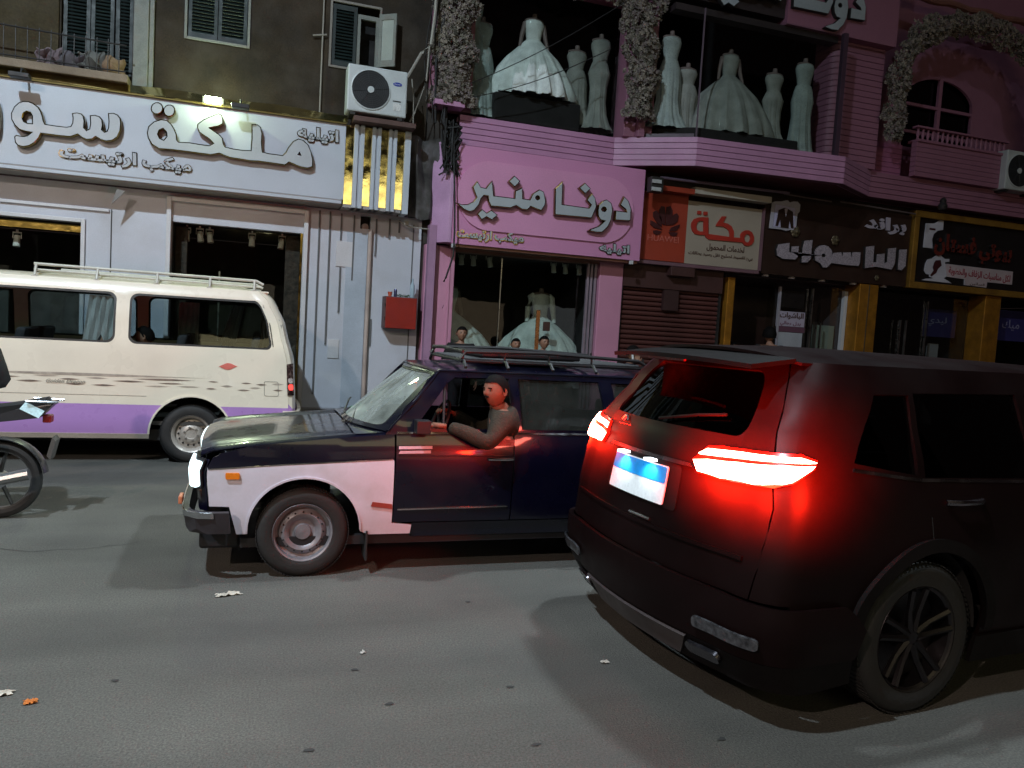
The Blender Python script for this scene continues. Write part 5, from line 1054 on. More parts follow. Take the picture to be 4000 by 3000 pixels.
standing('person in white shirt half hidden beside the gold jamb of the suit shop', 7.98, 11.75, .12, 1.62, (.5, -.8), cloth_white, jean)

# ================================================================= wheels
def wheel(parent, c, R, rim, wd, style, side=-1, rimmat=None, axis='y'):
    """c = centre; outer face looks along side*y"""
    cx, cy, cz = c; s = side
    def L(prof, name, mat, n=48, **k):
        m = MB(); m.lathe([(r, s*h) for r, h in prof], (cx, cy, cz), 'y', n); return m.build(name, mat, k.get('p', ty), smooth=True, split=50)
    m = MB(); h = wd/2
    m.lathe([(rim, s*-h*.8), (rim+.02, s*-h), (R-.03, s*-h), (R-.006, s*-h*.8), (R, s*-h*.4), (R, s*h*.4), (R-.006, s*h*.8), (R-.03, s*h), (rim+.05, s*h*1.02), (rim+.03, s*h*.99), (rim+.012, s*h*.97), (rim, s*h*.8)], (cx, cy, cz), 'y', 56)
    w0 = m.build('wheel', rubber, parent, smooth=True, split=50); ty = w0
    tr = MB()
    for k in range(84):
        a = 2*pi*k/84
        for yy in (-.5, .5): tr.obox((cx+(R+.001)*cos(a), cy+yy*h, cz+(R+.001)*sin(a)), (-sin(a)*.007, 0, cos(a)*.007), (0, h*.36, 0), (cos(a)*.0025, 0, sin(a)*.0025))
    tr.build('tread', rubber, w0, kind='stuff', fix=False)
    if style == 'steel':
        L([(rim+.008, h*.98), (rim+.012, h*.92), (rim-.006, h*.80), (rim-.012, h*.4), (rim*.84, h*.28), (rim*.80, h*.42), (rim*.66, h*.62), (rim*.52, h*.52), (rim*.46, h*.30), (rim*.42, h*.25), (rim*.30, h*.28), (rim*.27, h*.55), (.001, h*.62)], 'rim', rimmat)
        for k in range(16): a = 2*pi*k/16; MB().lathe([(.001, s*h*.60), (rim*.035, s*h*.595)], (cx+rim*.72*cos(a), cy+s*h*.0, cz+rim*.72*sin(a)), 'y', 8).build('vent_hole', dark, w0)
    elif style == 'van':
        L([(rim+.01, h*.98), (rim+.014, h*.9), (rim-.004, h*.8), (rim-.03, h*.55), (rim-.035, h*.1), (rim*.86, h*.05), (rim*.74, h*.18), (rim*.60, h*.18), (rim*.55, h*.36), (rim*.40, h*.52), (rim*.30, h*.54), (rim*.26, h*.42), (.001, h*.42)], 'rim', rimmat)
        for k in range(14): a = 2*pi*k/14; MB().lathe([(.001, s*h*.30), (.0115, s*h*.30), (.0115, s*h*.1)], (cx+rim*.66*cos(a), cy, cz+rim*.66*sin(a)), 'y', 8).build('vent_hole', dark, w0)
        for k in range(6): a = 2*pi*k/6+.3; MB().lathe([(.001, s*h*.64), (.012, s*h*.64), (.012, s*h*.45)], (cx+rim*.36*cos(a), cy, cz+rim*.36*sin(a)), 'y', 6).build('wheel_nut', steel, w0)
    elif style == 'alloy':
        L([(rim+.008, h*.98), (rim+.012, h*.9), (rim-.008, h*.8), (rim-.02, h*.1), (rim*.3, h*.0), (.001, h*.0)], 'rim', rimmat)
        for k in range(5):
            a = 2*pi*k/5+.3; d = Vector((cos(a), 0, sin(a))); tt = Vector((-sin(a), 0, cos(a))); m = MB()
            for q in (-1, 1):
                m.tube([Vector((cx, cy+s*h*.62, cz))+d*rim*.12+tt*q*.012, Vector((cx, cy+s*h*.66, cz))+d*rim*.5+tt*q*.03, Vector((cx, cy+s*h*.84, cz))+d*rim*.97+tt*q*.045], [.022, .016, .017], 6)
            m.build('spoke', rimmat, w0, smooth=True)
        L([(rim*.16, h*.4), (rim*.17, h*.74), (rim*.12, h*.78), (.001, h*.78)], 'hub_cap', rimmat)
    return w0

# ================================================================= surfaces of a vehicle body
class Perim:
    """horizontal outline of one end and both sides: s=0 in the middle of the end, |s| grows round the corner and along the side"""
    def __init__(s, W, r, w, xe, bow=.0, fall=.6, bulge=None): s.W = W; s.r = r; s.w = w; s.xe = xe; s.bow = bow; s.fall = fall; s.a = W-r; s.b = s.a+r*pi/2; s.bulge = bulge
    def S(s, x): return s.b+(x-s.r)
    def __call__(s, q, z, off=0.):
        sg = 1 if q >= 0 else -1; a = abs(q); w = s.w(z); xe = s.xe(z); r = s.r
        if a < s.a:
            t = a/s.a; y = t*(w-r); x = xe+s.bow*(t*t*.6); n = Vector((-1, 0, 0))
        elif a < s.b:
            ph_ = (a-s.a)/r; y = (w-r)+r*sin(ph_); x = xe+s.bow*.6+(r-s.bow*.6)*(1-cos(ph_)); n = Vector((-cos(ph_), sin(ph_), 0))
        else:
            xn = s.r+(a-s.b); x = xn+xe*max(0, 1-(xn-r)/s.fall); y = w; n = Vector((0, 1, 0))
            if s.bulge: y += s.bulge(x, z)
        return Vector((x+n.x*off, sg*(y+n.y*off), z))
def lerp_tab(tab):
    def f(z):
        if z <= tab[0][0]: return tab[0][1]
        for (a, b), (c, d) in zip(tab, tab[1:]):
            if z <= c: t = (z-a)/(c-a); t = t*t*(3-2*t)*.5+t*.5; return b+(d-b)*t
        return tab[-1][1]
    return f
# ================================================================= cream and purple minibus (heading left, left side to the camera)
van = thing('minibus', 'cream minibus with purple lower band and roof rack standing before the white shop', 'van')
vp = M('cream_van_paint', (.80, .72, .59), .3, var=.03, vs=1.5, grain=.01, coat=.6, stain=(2.2, .22, (.56, .50, .41)))
vpur = M('purple_van_paint', (.43, .235, .56), .3, var=.03, grain=.01, coat=.6, stain=(3, .3, (.33, .17, .44)))
vtrim = M('beige_trim', (.40, .34, .28), .35, .2, var=.1); seal = M('window_rubber', (.012, .012, .012), .5)
gl_van = glass('van_glass', (.62, .70, .70), .85, .02)
w_ = lerp_tab([(.2, .80), (.45, .845), (.9, .85), (1.25, .845), (1.6, .80), (1.9, .735), (2.0, .67)])
xe_ = lerp_tab([(.2, .0), (.65, .0), (1.15, .03), (1.6, .14), (1.86, .26), (1.98, .38)])
vm = Perim(.85, .10, w_, xe_, bow=.05, fall=.8)
A0, ZR = 1.14, .325
archv = arc(A0, ZR-.0, .425, 0, 180, 20)
S = vm.S
def sx(poly, sg=1): return [(sg*S(x), z) for x, z in poly]
win1 = rrect(.235, 1.80, 1.315, 1.865, .085, 6); win2 = rrect(1.93, 3.15, 1.315, 1.865, .085, 6); win3 = [(3.3, 1.30), (4.15, 1.30), (3.85, 1.84), (3.3, 1.85)]
colf = lambda c: 1 if c.y < .65 else 0
for sg in (1, -1):
    body = [(S(.10), .33)]+[(S(A0-.425), .33)]+[(S(x), z) for x, z in arc(A0, ZR, .425, 179, 1, 20) if z > .331]+[(S(A0+.425), .33), (S(3.05), .33)]+[(S(x), z) for x, z in arc(3.47, ZR, .425, 179, 1, 20) if z > .331]+[(S(3.9), .33), (S(4.55), .33), (S(4.68), .8), (S(4.5), 1.2), (S(3.95), 1.9), (S(3.85), 1.97), (S(.10), 1.97)]
    sm = (lambda p: p) if sg == 1 else (lambda p: [(-a, b) for a, b in p])
    hl = [[(S(x), z) for x, z in w] for w in (win1, win2, win3)]
    panel('side_panel', sm(body), lambda a, b: vm(a, b), [vp, vpur], van, holes=[sm(h) for h in hl], st=.09, thick=.02, lines=[((sg*S(.1), .65), (sg*S(A0-.27), .65)), ((sg*S(A0+.27), .65), (sg*S(4.6), .65))], matf=colf)
    for h, (wx, nm) in zip(hl, ((win1, 'rear'), (win2, 'mid'), (win3, 'door'))):
        c = Vector((sum(p[0] for p in h)/len(h), sum(p[1] for p in h)/len(h)))
        inn = [tuple(c+(Vector(p)-c)*Vector((1-.022/abs(max(q[0] for q in h)-c.x), 1-.025/abs(max(q[1] for q in h)-c.y))).x) for p in h]
        inn = [(c.x+(p[0]-c.x)*(1-.022/(max(q[0] for q in h)-c.x)), c.y+(p[1]-c.y)*(1-.022/(max(q[1] for q in h)-c.y))) for p in h]
        wo = panel('window_pane', sm(h), lambda a, b: vm(a, b, -.012), gl_van, van, st=.3, thick=0)
        panel('window_seal', sm(h), lambda a, b: vm(a, b, .003), seal, wo, holes=[sm(inn)], st=.12, thick=.008)
for a, b in ((.335, 3.05),):
    pass
# rear wall with tailgate window, front with windscreen
panel('tailgate', [(-S(.10), .33), (S(.10), .33), (S(.10), 1.97), (-S(.10), 1.97)], lambda a, b: vm(a, b), [vp, vpur], van, holes=[rrect(-.62, .62, 1.28, 1.80, .08)], st=.09, thick=.02, matf=colf)
panel('rear_window', rrect(-.62, .62, 1.28, 1.80, .08), lambda a, b: vm(a, b, -.012), gl_van, van, st=.3, thick=0)
panel('wrap_window_trim', rrect(S(.03), S(.215), 1.33, 1.83, .05), lambda a, b: vm(a, b, .003), seal, van, st=.06, thick=.006)
MB().tube([vm(S(.20), 1.82, .006), vm(S(.215), 1.6, .008), vm(S(.225), 1.35, .006)], .007, 6).build('chrome_strip', steel, van, smooth=True)
fr_ = Perim(.85, .16, w_, lerp_tab([(.2, .0), (.8, .0), (1.2, .16), (1.9, .78), (1.98, .88)]), bow=.1, fall=.5)
flipx = lambda p: Vector((4.72-p.x, p.y, p.z))
panel('front_panel', [(-fr_.S(.2), .33), (fr_.S(.2), .33), (fr_.S(.2), 1.97), (-fr_.S(.2), 1.97)], lambda a, b: flipx(fr_(a, b)), vp, van, holes=[rrect(-.68, .68, 1.15, 1.82, .1)], st=.1, thick=.02)
panel('windscreen', rrect(-.68, .68, 1.15, 1.82, .1), lambda a, b: flipx(fr_(a, b, -.01)), gl_van, van, st=.3, thick=0)
# roof
def roofv(u, v):
    y = -1+2*v; xl = .36-.02+u*(3.86-.34); e = (1-abs(y)**3)
    wd = .67+.0*u
    return (xl+(.03 if u == 0 else 0), y*wd*(1 if 0 < u < 1 else .98), 1.968+.075*e*(min(1, sin(pi*min(max(u, 0.0), 1))*3)))
m = MB(); m.grid(40, 18, roofv); m.build('roof', vp, van, smooth=True, solid=.02, split=60)
m = MB()
for z in (1.99,): m.tube([(.36, .672, 1.972), (3.9, .672, 1.972)], .012, 6)
m.build('rain_gutter', vp, van, smooth=True)
# lower trim, wheel arch lips, bumper, lamps, flap, stripes
for sg in (1, -1):
    panel('sill_trim', [(sg*S(1.57), .275), (sg*S(3.04), .275), (sg*S(3.04), .327), (sg*S(1.57), .327)], lambda a, b: vm(a, b, .012), vtrim, van, st=.1, thick=.02)
for ax in (A0, 3.47):
    lip = arc(ax, ZR, .425, 0, 180, 24)+arc(ax, ZR, .445, 180, 0, 24)
    panel('arch_lip', [(S(x), z) for x, z in lip], lambda a, b: vm(a, b, .010), vp, van, st=.06, thick=.02)
    MB().lathe([(.43, .50), (.44, .83)], (ax, 0, ZR), 'y', 24, a0=0, a1=pi, closed=False).build('wheel_housing', darkmetal, van)
panel('rear_bumper', [(-S(.16), .36), (S(.16), .36), (S(.16), .62), (-S(.16), .62)], lambda a, b: vm(a, b, .05), vp, van, st=.08, thick=.04)
panel('front_bumper', [(-fr_.S(.3), .30), (fr_.S(.3), .30), (fr_.S(.3), .6), (-fr_.S(.3), .6)], lambda a, b: flipx(fr_(a, b, .05)), vp, van, st=.1, thick=.04)
tlm = M('tail_lamp_red', (.35, .02, .015), .15, var=.3, vs=30); 
for sg in (1, -1):
    l0 = panel('tail_lamp', [(sg*S(.015), .80), (sg*S(.105), .80), (sg*S(.105), 1.16), (sg*S(.015), 1.17)], lambda a, b: vm(a, b, .012), M('lamp_housing', (.06, .03, .03), .3, .5, var=.6, vs=25, stain=(30, .6, (.5, .35, .3))), van, st=.04, thick=.02)
    panel('lit_segment', rrect(*(sorted((sg*S(.03), sg*S(.09)))), .86, .93, .02), lambda a, b: vm(a, b, .026), M('lit_tail_segment', (.6, .02, .02), .3, var=0, grain=0, emis=(1, .10, .08), es=1.2), l0, st=.03, thick=.006)
    panel('clear_segment', rrect(*(sorted((sg*S(.03), sg*S(.09)))), .94, 1.0, .02), lambda a, b: vm(a, b, .026), M('clear_lamp', (.5, .42, .4), .15, var=.5, vs=60), l0, st=.03, thick=.006)
dkl = M('fuel_flap_line', (.16, .14, .12), .6)
fl_ = rrect(.205, .365, .785, .955, .02, 4); fi_ = rrect(.209, .361, .789, .951, .018, 4)
panel('fuel_flap', [(S(a), b) for a, b in fl_], lambda a, b: vm(a, b, .0145), dkl, van, holes=[[(S(a), b) for a, b in fi_]], st=.05, thick=0)
panel('panel_line', [(S(1.6), .745), (S(4.4), .745), (S(4.4), .749), (S(1.6), .749)], lambda a, b: vm(a, b, .0125), dkl, van, st=.3, thick=0)
def lens(x0, x1, z, h, up=0): 
    n = 10; t = [(S(x0+(x1-x0)*i/n), z+h*sin(pi*i/n)**1.5*.5+up*i/n) for i in range(n+1)]; b = [(S(x0+(x1-x0)*i/n), z-h*sin(pi*i/n)**1.5*.5+up*i/n) for i in range(n-1, 0, -1)]; return t+b
decal = M('brown_fade_decal', (.20, .15, .12), .5, var=.5, vs=12); dec2 = M('pale_fade_decal', (.40, .34, .28), .5, var=.3, vs=10)
lens_list = [(.14, .28, .925, .022), (.15, .27, .855, .018), (.33, .46, .915, .018), (.40, .53, .875, .020), (.50, .62, .925, .016), (.52, .66, .845, .018), (.70, .84, .885, .022), (.86, .98, .93, .014), (.88, 1.0, .85, .018), (1.05, 1.3, .865, .016), (1.10, 1.75, .935, .022), (1.22, 1.5, .895, .016), (1.35, 1.62, .86, .014), (1.6, 1.95, .905, .018), (1.9, 2.15, .855, .02), (1.98, 2.2, .93, .018), (2.2, 2.4, .86, .022), (2.25, 2.45, .91, .018), (2.45, 2.7, .94, .016), (2.6, 2.85, .88, .02), (2.8, 3.1, .92, .018)]
for i, (a, b, z, h) in enumerate(lens_list):
    panel('decal_streak', lens(a, b, z, h), lambda p, q: vm(p, q, .0135), decal if i % 3 else dec2, van, st=.1, thick=0, smooth=False)
panel('decal_band', lens(.95, 3.6, .965, .03), lambda p, q: vm(p, q, .0125), dec2, van, st=.2, thick=0, smooth=False)
# script lettering on the side
text('side_script', 'Golden Dragon', -2.57, -2.20, .882, 0, .05, M('grey_script', (.30, .27, .22), .6), None, van, .001, arabic=False, slant=.4, off=.01,
     Mx=Matrix(((-1, 0, 0, 0), (0, -1, 0, .8695), (0, 0, 1, 0), (0, 0, 0, 1))))
panel('red_reflector', lens(.66, .87, 1.115, .075, -.01), lambda p, q: vm(p, q, .0145), M('pink_red_sticker', (.62, .15, .12), .35, var=.1), van, st=.06, thick=.003)  # tail lamp's reflection on the van side, painted as a red patch
# roof rack of welded tube
rk = M('rack_cream', (.50, .48, .42), .5, var=.15)
for y in (.60, -.60):
    MB().tube([(.42, y, 2.06), (.5, y, 2.10), (2.76, y, 2.115)], .016, 8).tube([(.44, y, 2.03), (2.76, y, 2.055)], .012, 8).build('rack_rail', rk, van, smooth=True)
for x in (.52, 1.0, 1.55, 2.15, 2.74):
    MB().tube([(x, .60, 2.11), (x, .66, 1.99)], .014, 6).box(x-.03, x+.03, .62, .68, 1.965, 1.99).tube([(x, -.60, 2.11), (x, -.66, 1.99)], .014, 6).tube([(x, -.6, 2.05), (x, .6, 2.05)], .014, 6).build('rack_bar', rk, van, smooth=True)
m = MB()
for k in range(9): m.tube([(.5, -.5+k*.125, 2.06), (2.72, -.5+k*.125, 2.06)], .008, 5)
m.build('rack_floor', rk, van, smooth=True)
# interior
vint = M('van_interior', (.05, .045, .04), .8, var=.3); seatm = M('seat_cloth', (.035, .035, .04), .85, var=.3, vs=8); cur = M('pale_curtain', (.40, .42, .42), .85, var=.15, vs=6)
MB().box(.12, 4.5, -.78, .78, .42, .46).build('floor', vint, van)
for x in (.55, 1.35, 2.15, 2.95):
    for y in (-.42, .32):
        st_ = MB().box(x, x+.45, y-.3, y+.3, .75, .88).build('seat', seatm, van, bevel=.03)
        MB().obox((x-.02, y, 1.13), (.05, 0, .0), (0, .29, 0), (-.06, 0, .30)).build('seat_back', seatm, st_, bevel=.03)
def drape(x0, x1, xt, y, nm='curtain'):
    m = MB(); m.grid(16, 10, lambda u, v: (x0+(x1-x0)*u+(xt-(x0+x1)/2)*v*(.9 if u > .5 else .6)*.8, y+.018*sin(24*u+3*v), 1.24+.58*v)); return m.build(nm, cur, van, smooth=True, solid=.004)
drape(1.97, 2.28, 2.02, .70); drape(.75, .95, .62, -.70); drape(.27, .42, .35, -.66); drape(1.2, 1.45, 1.3, -.72)
wheel(van, (A0, .735, ZR), ZR, .205, .19, 'van', 1, M('van_rim', (.46, .42, .38), .4, .4, var=.15, vs=20)); wheel(van, (3.47, .735, ZR), ZR, .205, .19, 'van', 1, M('van_rim'))
wheel(van, (A0, -.735, ZR), ZR, .205, .19, 'van', -1, M('van_rim')); wheel(van, (3.47, -.735, ZR), ZR, .205, .19, 'van', -1, M('van_rim'))
MB().box(.3, 4.4, -.72, .72, .24, .36).build('chassis', darkmetal, van)
van.rotation_euler = (0, 0, pi); van.location = (.47, 10.09, 0)
# passengers: one head by the rear window, one leaning figure with white scarf
def seated(lbl, x, y, z, f, coat, scarf=None):
    t = thing('person', lbl, 'person', (x, y, z)); f = Vector(f).normalized(); r = Vector((f.y, -f.x, 0)); B = Vector((x, y, z))
    P = lambda a, b, c: tuple(B+f*a+r*b+Vector((0, 0, c)))
    J = {'pel': P(0, 0, 0), 'spi': P(0, 0, .2), 'che': P(0, 0, .40), 'nek': P(.01, 0, .54), 'hed': P(.02, 0, .62), 'sl': P(0, -.18, .48), 'sr': P(0, .18, .48), 'el': P(.06, -.24, .22), 'er': P(.06, .24, .22), 'wl': P(.28, -.14, .12), 'wr': P(.28, .14, .12),
         'kl': P(.42, -.12, .02), 'kr': P(.42, .12, .02), 'al': P(.45, -.12, -.4), 'ar': P(.45, .12, -.4)}
    E = [('pel', 'spi'), ('spi', 'che'), ('che', 'nek'), ('nek', 'hed'), ('che', 'sl'), ('che', 'sr'), ('sl', 'el'), ('sr', 'er'), ('el', 'wl'), ('er', 'wr'), ('pel', 'kl'), ('pel', 'kr'), ('kl', 'al'), ('kr', 'ar')]
    R = {'pel': .14, 'spi': .12, 'che': .135, 'nek': .055, 'hed': .05, 'sl': .07, 'sr': .07, 'el': .048, 'er': .048, 'wl': .033, 'wr': .033, 'kl': .075, 'kr': .075, 'al': .05, 'ar': .05}
    mb = skin_mesh(J, E, R); hc = Vector(P(.04, 0, .70)); face(mb, hc, .23, f)
    for n, s in (('l', -1), ('r', 1)): wv = Vector(J['w'+n]); d = (wv-Vector(J['e'+n])).normalized(); hand(mb, wv+d*.02, d, (0, 0, -1), .5, s)
    mb.build('body', [skin_m, hair_m, eye_m], t, smooth=True, fix=False, split=0); hair(hc, .23, f).build('hair', hair_m, t, smooth=True, split=0)
    up = {q: J[q] for q in J if q != 'hed'}; up['nek'] = P(0, 0, .52)
    skin_mesh(up, [e for e in E if 'hed' not in e], {q: R[q]*1.14+.01 for q in up}).build('clothes', coat, t, smooth=True, fix=False, split=0)
    return t
seated('passenger head silhouette at the lower left corner of the rear minibus window', -1.17, 9.55, .69, (-1, 0, 0), cloth_dark)
seated('passenger in dark clothes beside the white curtain of the middle minibus window', -1.60, 9.62, .87, (-1, .1, 0), cloth_dark)
# ================================================================= dark blue and white taxi (heading left), local x runs from the front bumper to the rear
tx = thing('taxi', 'old dark blue estate taxi with white front wing, lit headlight and black roof rack', 'taxi')
nav = M('navy_paint', (.0022, .0022, .011), .3, var=.15, vs=2, grain=.02, coat=.7, spec=.3, bump=.05, bs=3); wht = M('white_wing_paint', (.66, .64, .74), .35, var=.06, vs=2, grain=.02, coat=.5, bump=.05, bs=3, stain=(4, .45, (.40, .37, .38)))
chrome = M('worn_chrome', (.6, .6, .62), .18, 1.0, var=.1); plas = M('black_plastic', (.009, .008, .010), .55, var=.2); tint = M('taxi_interior', (.02, .018, .02), .85, var=.3)
lw = lerp_tab([(.2, .755), (.45, .80), (.7, .812), (.85, .805), (.96, .775), (1.0, .76)]); lx = lerp_tab([(.25, .05), (.5, .02), (.72, .0), (.82, .04)])
lf = Perim(.81, .085, lw, lx, bow=.03, fall=.4); Q = lf.S
AF_, AR_, LR = .69, 3.11, .295
def fs_(poly, sg): return [(sg*Q(d), z) for d, z in poly]
split = lambda d: .722+(d-.1)*.066 if d < .57 else .753+(d-.57)*.052
wing = [(.09, .80), (.09, .49), (.215, .485), (.25, .30), (.325, .30)]+arc(AF_, LR+.005, .365, 180, 0, 20)[1:-1]+[(1.06, .30), (1.12, .275), (1.40, .275), (1.405, .335), (1.268, .352), (1.262, .957), (1.0, .937), (.76, .915), (.33, .872), (.15, .83)]
rq = [(2.945, .34)]+[(2.745, .30)][:0]+[(d, z) for d, z in arc(AR_, LR+.005, .365, 180, 0, 20) if d > 2.75]+[(3.5, .30), (4.0, .32), (4.02, .97), (2.945, .965)]
rq = [(2.86, .66)]+[(2.92, .63)]+[(d, z) for d, z in arc(AR_, LR+.005, .365, 115, 0, 16)]+[(3.5, .30), (4.0, .32), (4.02, .97), (2.86, .965)]
rdoor = [(2.115, .36), (2.70, .36)]+[(d, z) for d, z in arc(AR_, LR+.005, .375, 170, 122, 8)]+[(2.85, .66), (2.85, .965), (2.115, .965)]
fdoor = [(1.275, .36), (2.105, .36), (2.105, .965), (1.275, .958)]
for sg in (-1, 1):
    wg = panel('front_wing', fs_(wing, sg), lambda a, b: lf(a, b), [nav, wht], tx, st=.06, thick=.014, lines=[((sg*Q(.1), split(.1)), (sg*Q(.57), split(.57))), ((sg*Q(.57), split(.57)), (sg*Q(1.26), split(1.26)))], matf=lambda c: 1 if c.y < split(abs(c.x)-Q(0)) else 0)
    panel('split_line', [(sg*Q(.1), split(.1)), (sg*Q(.57), split(.57)), (sg*Q(1.255), split(1.255)), (sg*Q(1.255), split(1.255)+.008), (sg*Q(.57), split(.57)+.008), (sg*Q(.1), split(.1)+.008)], lambda a, b: lf(a, b, .009), chrome, wg, st=.1, thick=0)
    d1 = panel('front_door', fs_(fdoor, sg), lambda a, b: lf(a, b), nav, tx, st=.07, thick=.014); d2 = panel('rear_door', fs_(rdoor, sg), lambda a, b: lf(a, b), nav, tx, st=.07, thick=.014)
    panel('rear_quarter', fs_(rq, sg), lambda a, b: lf(a, b), nav, tx, st=.07, thick=.014)
    panel('sill', fs_([(1.41, .25), (2.72, .25), (2.72, .35), (1.41, .35)], sg), lambda a, b: lf(a, b, -.012), nav, tx, st=.1, thick=.014)
    panel('belt_trim', fs_([(1.28, .962), (2.10, .967), (2.10, .980), (1.28, .975)], sg), lambda a, b: lf(a, b, .008), chrome, d1, st=.1, thick=.008); panel('belt_trim', fs_([(2.12, .967), (2.85, .970), (2.85, .983), (2.12, .980)], sg), lambda a, b: lf(a, b, .008), chrome, d2, st=.1, thick=.008)
    panel('lower_trim', fs_([(1.30, .445), (2.08, .455), (2.08, .465), (1.30, .455)], sg), lambda a, b: lf(a, b, .012), chrome, d1, st=.1, thick=.006)
    panel('crease_line', fs_([(1.29, .815), (2.09, .815), (2.09, .823), (1.29, .823)], sg), lambda a, b: lf(a, b, .009), nav, d1, st=.1, thick=.010)
    panel('arch_edge', fs_(arc(AF_, LR+.005, .365, 178, 2, 24)+arc(AF_, LR+.005, .378, 2, 178, 24), sg), lambda a, b: lf(a, b, .008), wht, wg, st=.05, thick=.010)
# door handle, lit red marker and the white door badge of the visible side
hd = lambda a, b, o=.02: lf(-Q(a), b, o)
for a, dr in ((1.92, 'front'), (2.70, 'rear')):
    MB().tube([hd(a, .80, .02), hd(a+.05, .802, .042), hd(a+.13, .802, .042), hd(a+.18, .80, .02)], .010, 6).build('door_handle', chrome, tx, smooth=True)
panel('side_badge', fs_([(1.29, .862), (1.52, .866), (1.52, .885), (1.29, .881)], -1), lambda a, b: lf(a, b, .010), M('pinkish_white_print', (.60, .42, .48), .5, var=.2), tx, st=.05, thick=.002)
panel('side_badge', fs_([(1.29, .832), (1.51, .836), (1.51, .855), (1.30, .851)], -1), lambda a, b: lf(a, b, .010), M('pinkish_white_print'), tx, st=.05, thick=.002)
panel('red_reflector', fs_([(1.93, .888), (2.11, .892), (2.11, .935), (1.93, .930)], -1), lambda a, b: lf(a, b, .012), M('red_reflector', (.60, .04, .05), .25, var=.2, vs=40), tx, st=.04, thick=.006)
panel('side_repeater', fs_(rrect(.20, .285, .665, .705, .008), -1), lambda a, b: lf(a, b, .014), M('orange_lens', (.75, .20, .01), .25, var=.1), tx, st=.03, thick=.012)
panel('red_reflector', fs_([(1.12, .475), (1.262, .455), (1.262, .487), (1.13, .505)], -1), lambda a, b: lf(a, b, .012), M('dull_red_strip', (.30, .05, .035), .4), tx, st=.04, thick=.006)
panel('mud_flap', [(1.10, .10), (1.11, .10), (1.11, .3), (1.10, .3)], lambda a, b: Vector((a, -.7, b)), rubber, tx, st=.3, thick=.2)
# front end
panel('front_panel', [(-Q(.08), .46), (Q(.08), .46), (Q(.08), .785), (-Q(.08), .785)], lambda a, b: lf(a, b, -.01), nav, tx, st=.08, thick=.014, holes=[rrect(-.44, .44, .60, .78, .02)])
gr = MB()
for k in range(9): gr.box(.02, .04, -.43, .43, .605+k*.019, .613+k*.019)
gr.build('grille', plas, tx); MB().box(.05, .07, -.45, .45, .58, .80).build('radiator', dark, tx)
hl_on = M('headlight_lit', (.9, 1, 1), .2, var=0, grain=0, emis=(.72, .95, 1.0), es=2.2)
for sg in (-1, 1):
    a0, a1 = sorted((sg*(.50), sg*(Q(.055)))); b0, b1 = sorted((sg*.52, sg*Q(.047)))
    hb = panel('headlight_housing', rrect(a0, a1, .60, .795, .02), lambda a, b: lf(a, b, .012), plas, tx, st=.05, thick=.02)
    panel('headlight', rrect(b0, b1, .615, .78, .02), lambda a, b: lf(a, b, .03), hl_on, hb, st=.04, thick=.02)
    hlt = bpy.data.lights.new('headlight_beam', 'SPOT'); hlt.energy = 25; hlt.spot_size = radians(75); hlt.spot_blend = .6; hlt.color = (.75, .95, 1); hlt.shadow_soft_size = .06
    ho = bpy.data.objects.new('headlight_beam', hlt); COL.objects.link(ho); ho.parent = tx; ho.location = (-.08, sg*.64, .68); ho.rotation_euler = Vector((-1, 0, -.12)).to_track_quat('-Z', 'Y').to_euler()
bum = M('bumper_dark', (.035, .03, .035), .45, .2, var=.2)
panel('front_bumper', [(-Q(.215), .33), (Q(.215), .33), (Q(.215), .465), (-Q(.215), .465)], lambda a, b: lf(a, b, .07), bum, tx, st=.07, thick=.035)
panel('bumper_chrome', [(-Q(.12), .43), (Q(.12), .43), (Q(.12), .47), (-Q(.12), .47)], lambda a, b: lf(a, b, .092), chrome, tx, st=.07, thick=.008)
MB().box(-.075, -.05, -.74, -.62, .49, .54).build('front_indicator', M('salmon_lens', (.5, .16, .08), .3), tx, bevel=.006)
MB().box(.05, .3, -.68, .68, .18, .34).build('front_apron', plas, tx, bevel=.02)
# bonnet, scuttle
def bon(u, v):
    d = .055+1.20*u; y = (-1+2*v); e = abs(y); zr = .83+(.872-.83)*min(1, d/.33) if d < .33 else .872+(.957-.872)*(d-.33)/.93
    z = zr+.004+.016*(1-e**2)-.016*math.exp(-((e-.78)/.07)**2)+.012*math.exp(-((e-.90)/.07)**2)-(.03*(1-min(1, d/.12)))
    w2 = .795-.02*u-.01
    return (d-.05*(1-e*e)*(1-u)*.6+.0, y*w2, z-.010*(e > .999))
MB().grid(36, 40, bon).build('bonnet', nav, tx, smooth=True, solid=.012, split=50)
sct = MB()
for (a, b) in ((-.30, -.10), (.08, .28)): sct.box(1.06, 1.14, a, b, .968, .975)
sct.build('air_intake', dark, tx)
MB().grid(6, 16, lambda u, v: (1.0+.30*u, -.74+1.48*v, .952+.012*(1-abs(-1+2*v)**2)+.016*u)).build('scuttle', nav, tx, smooth=True)
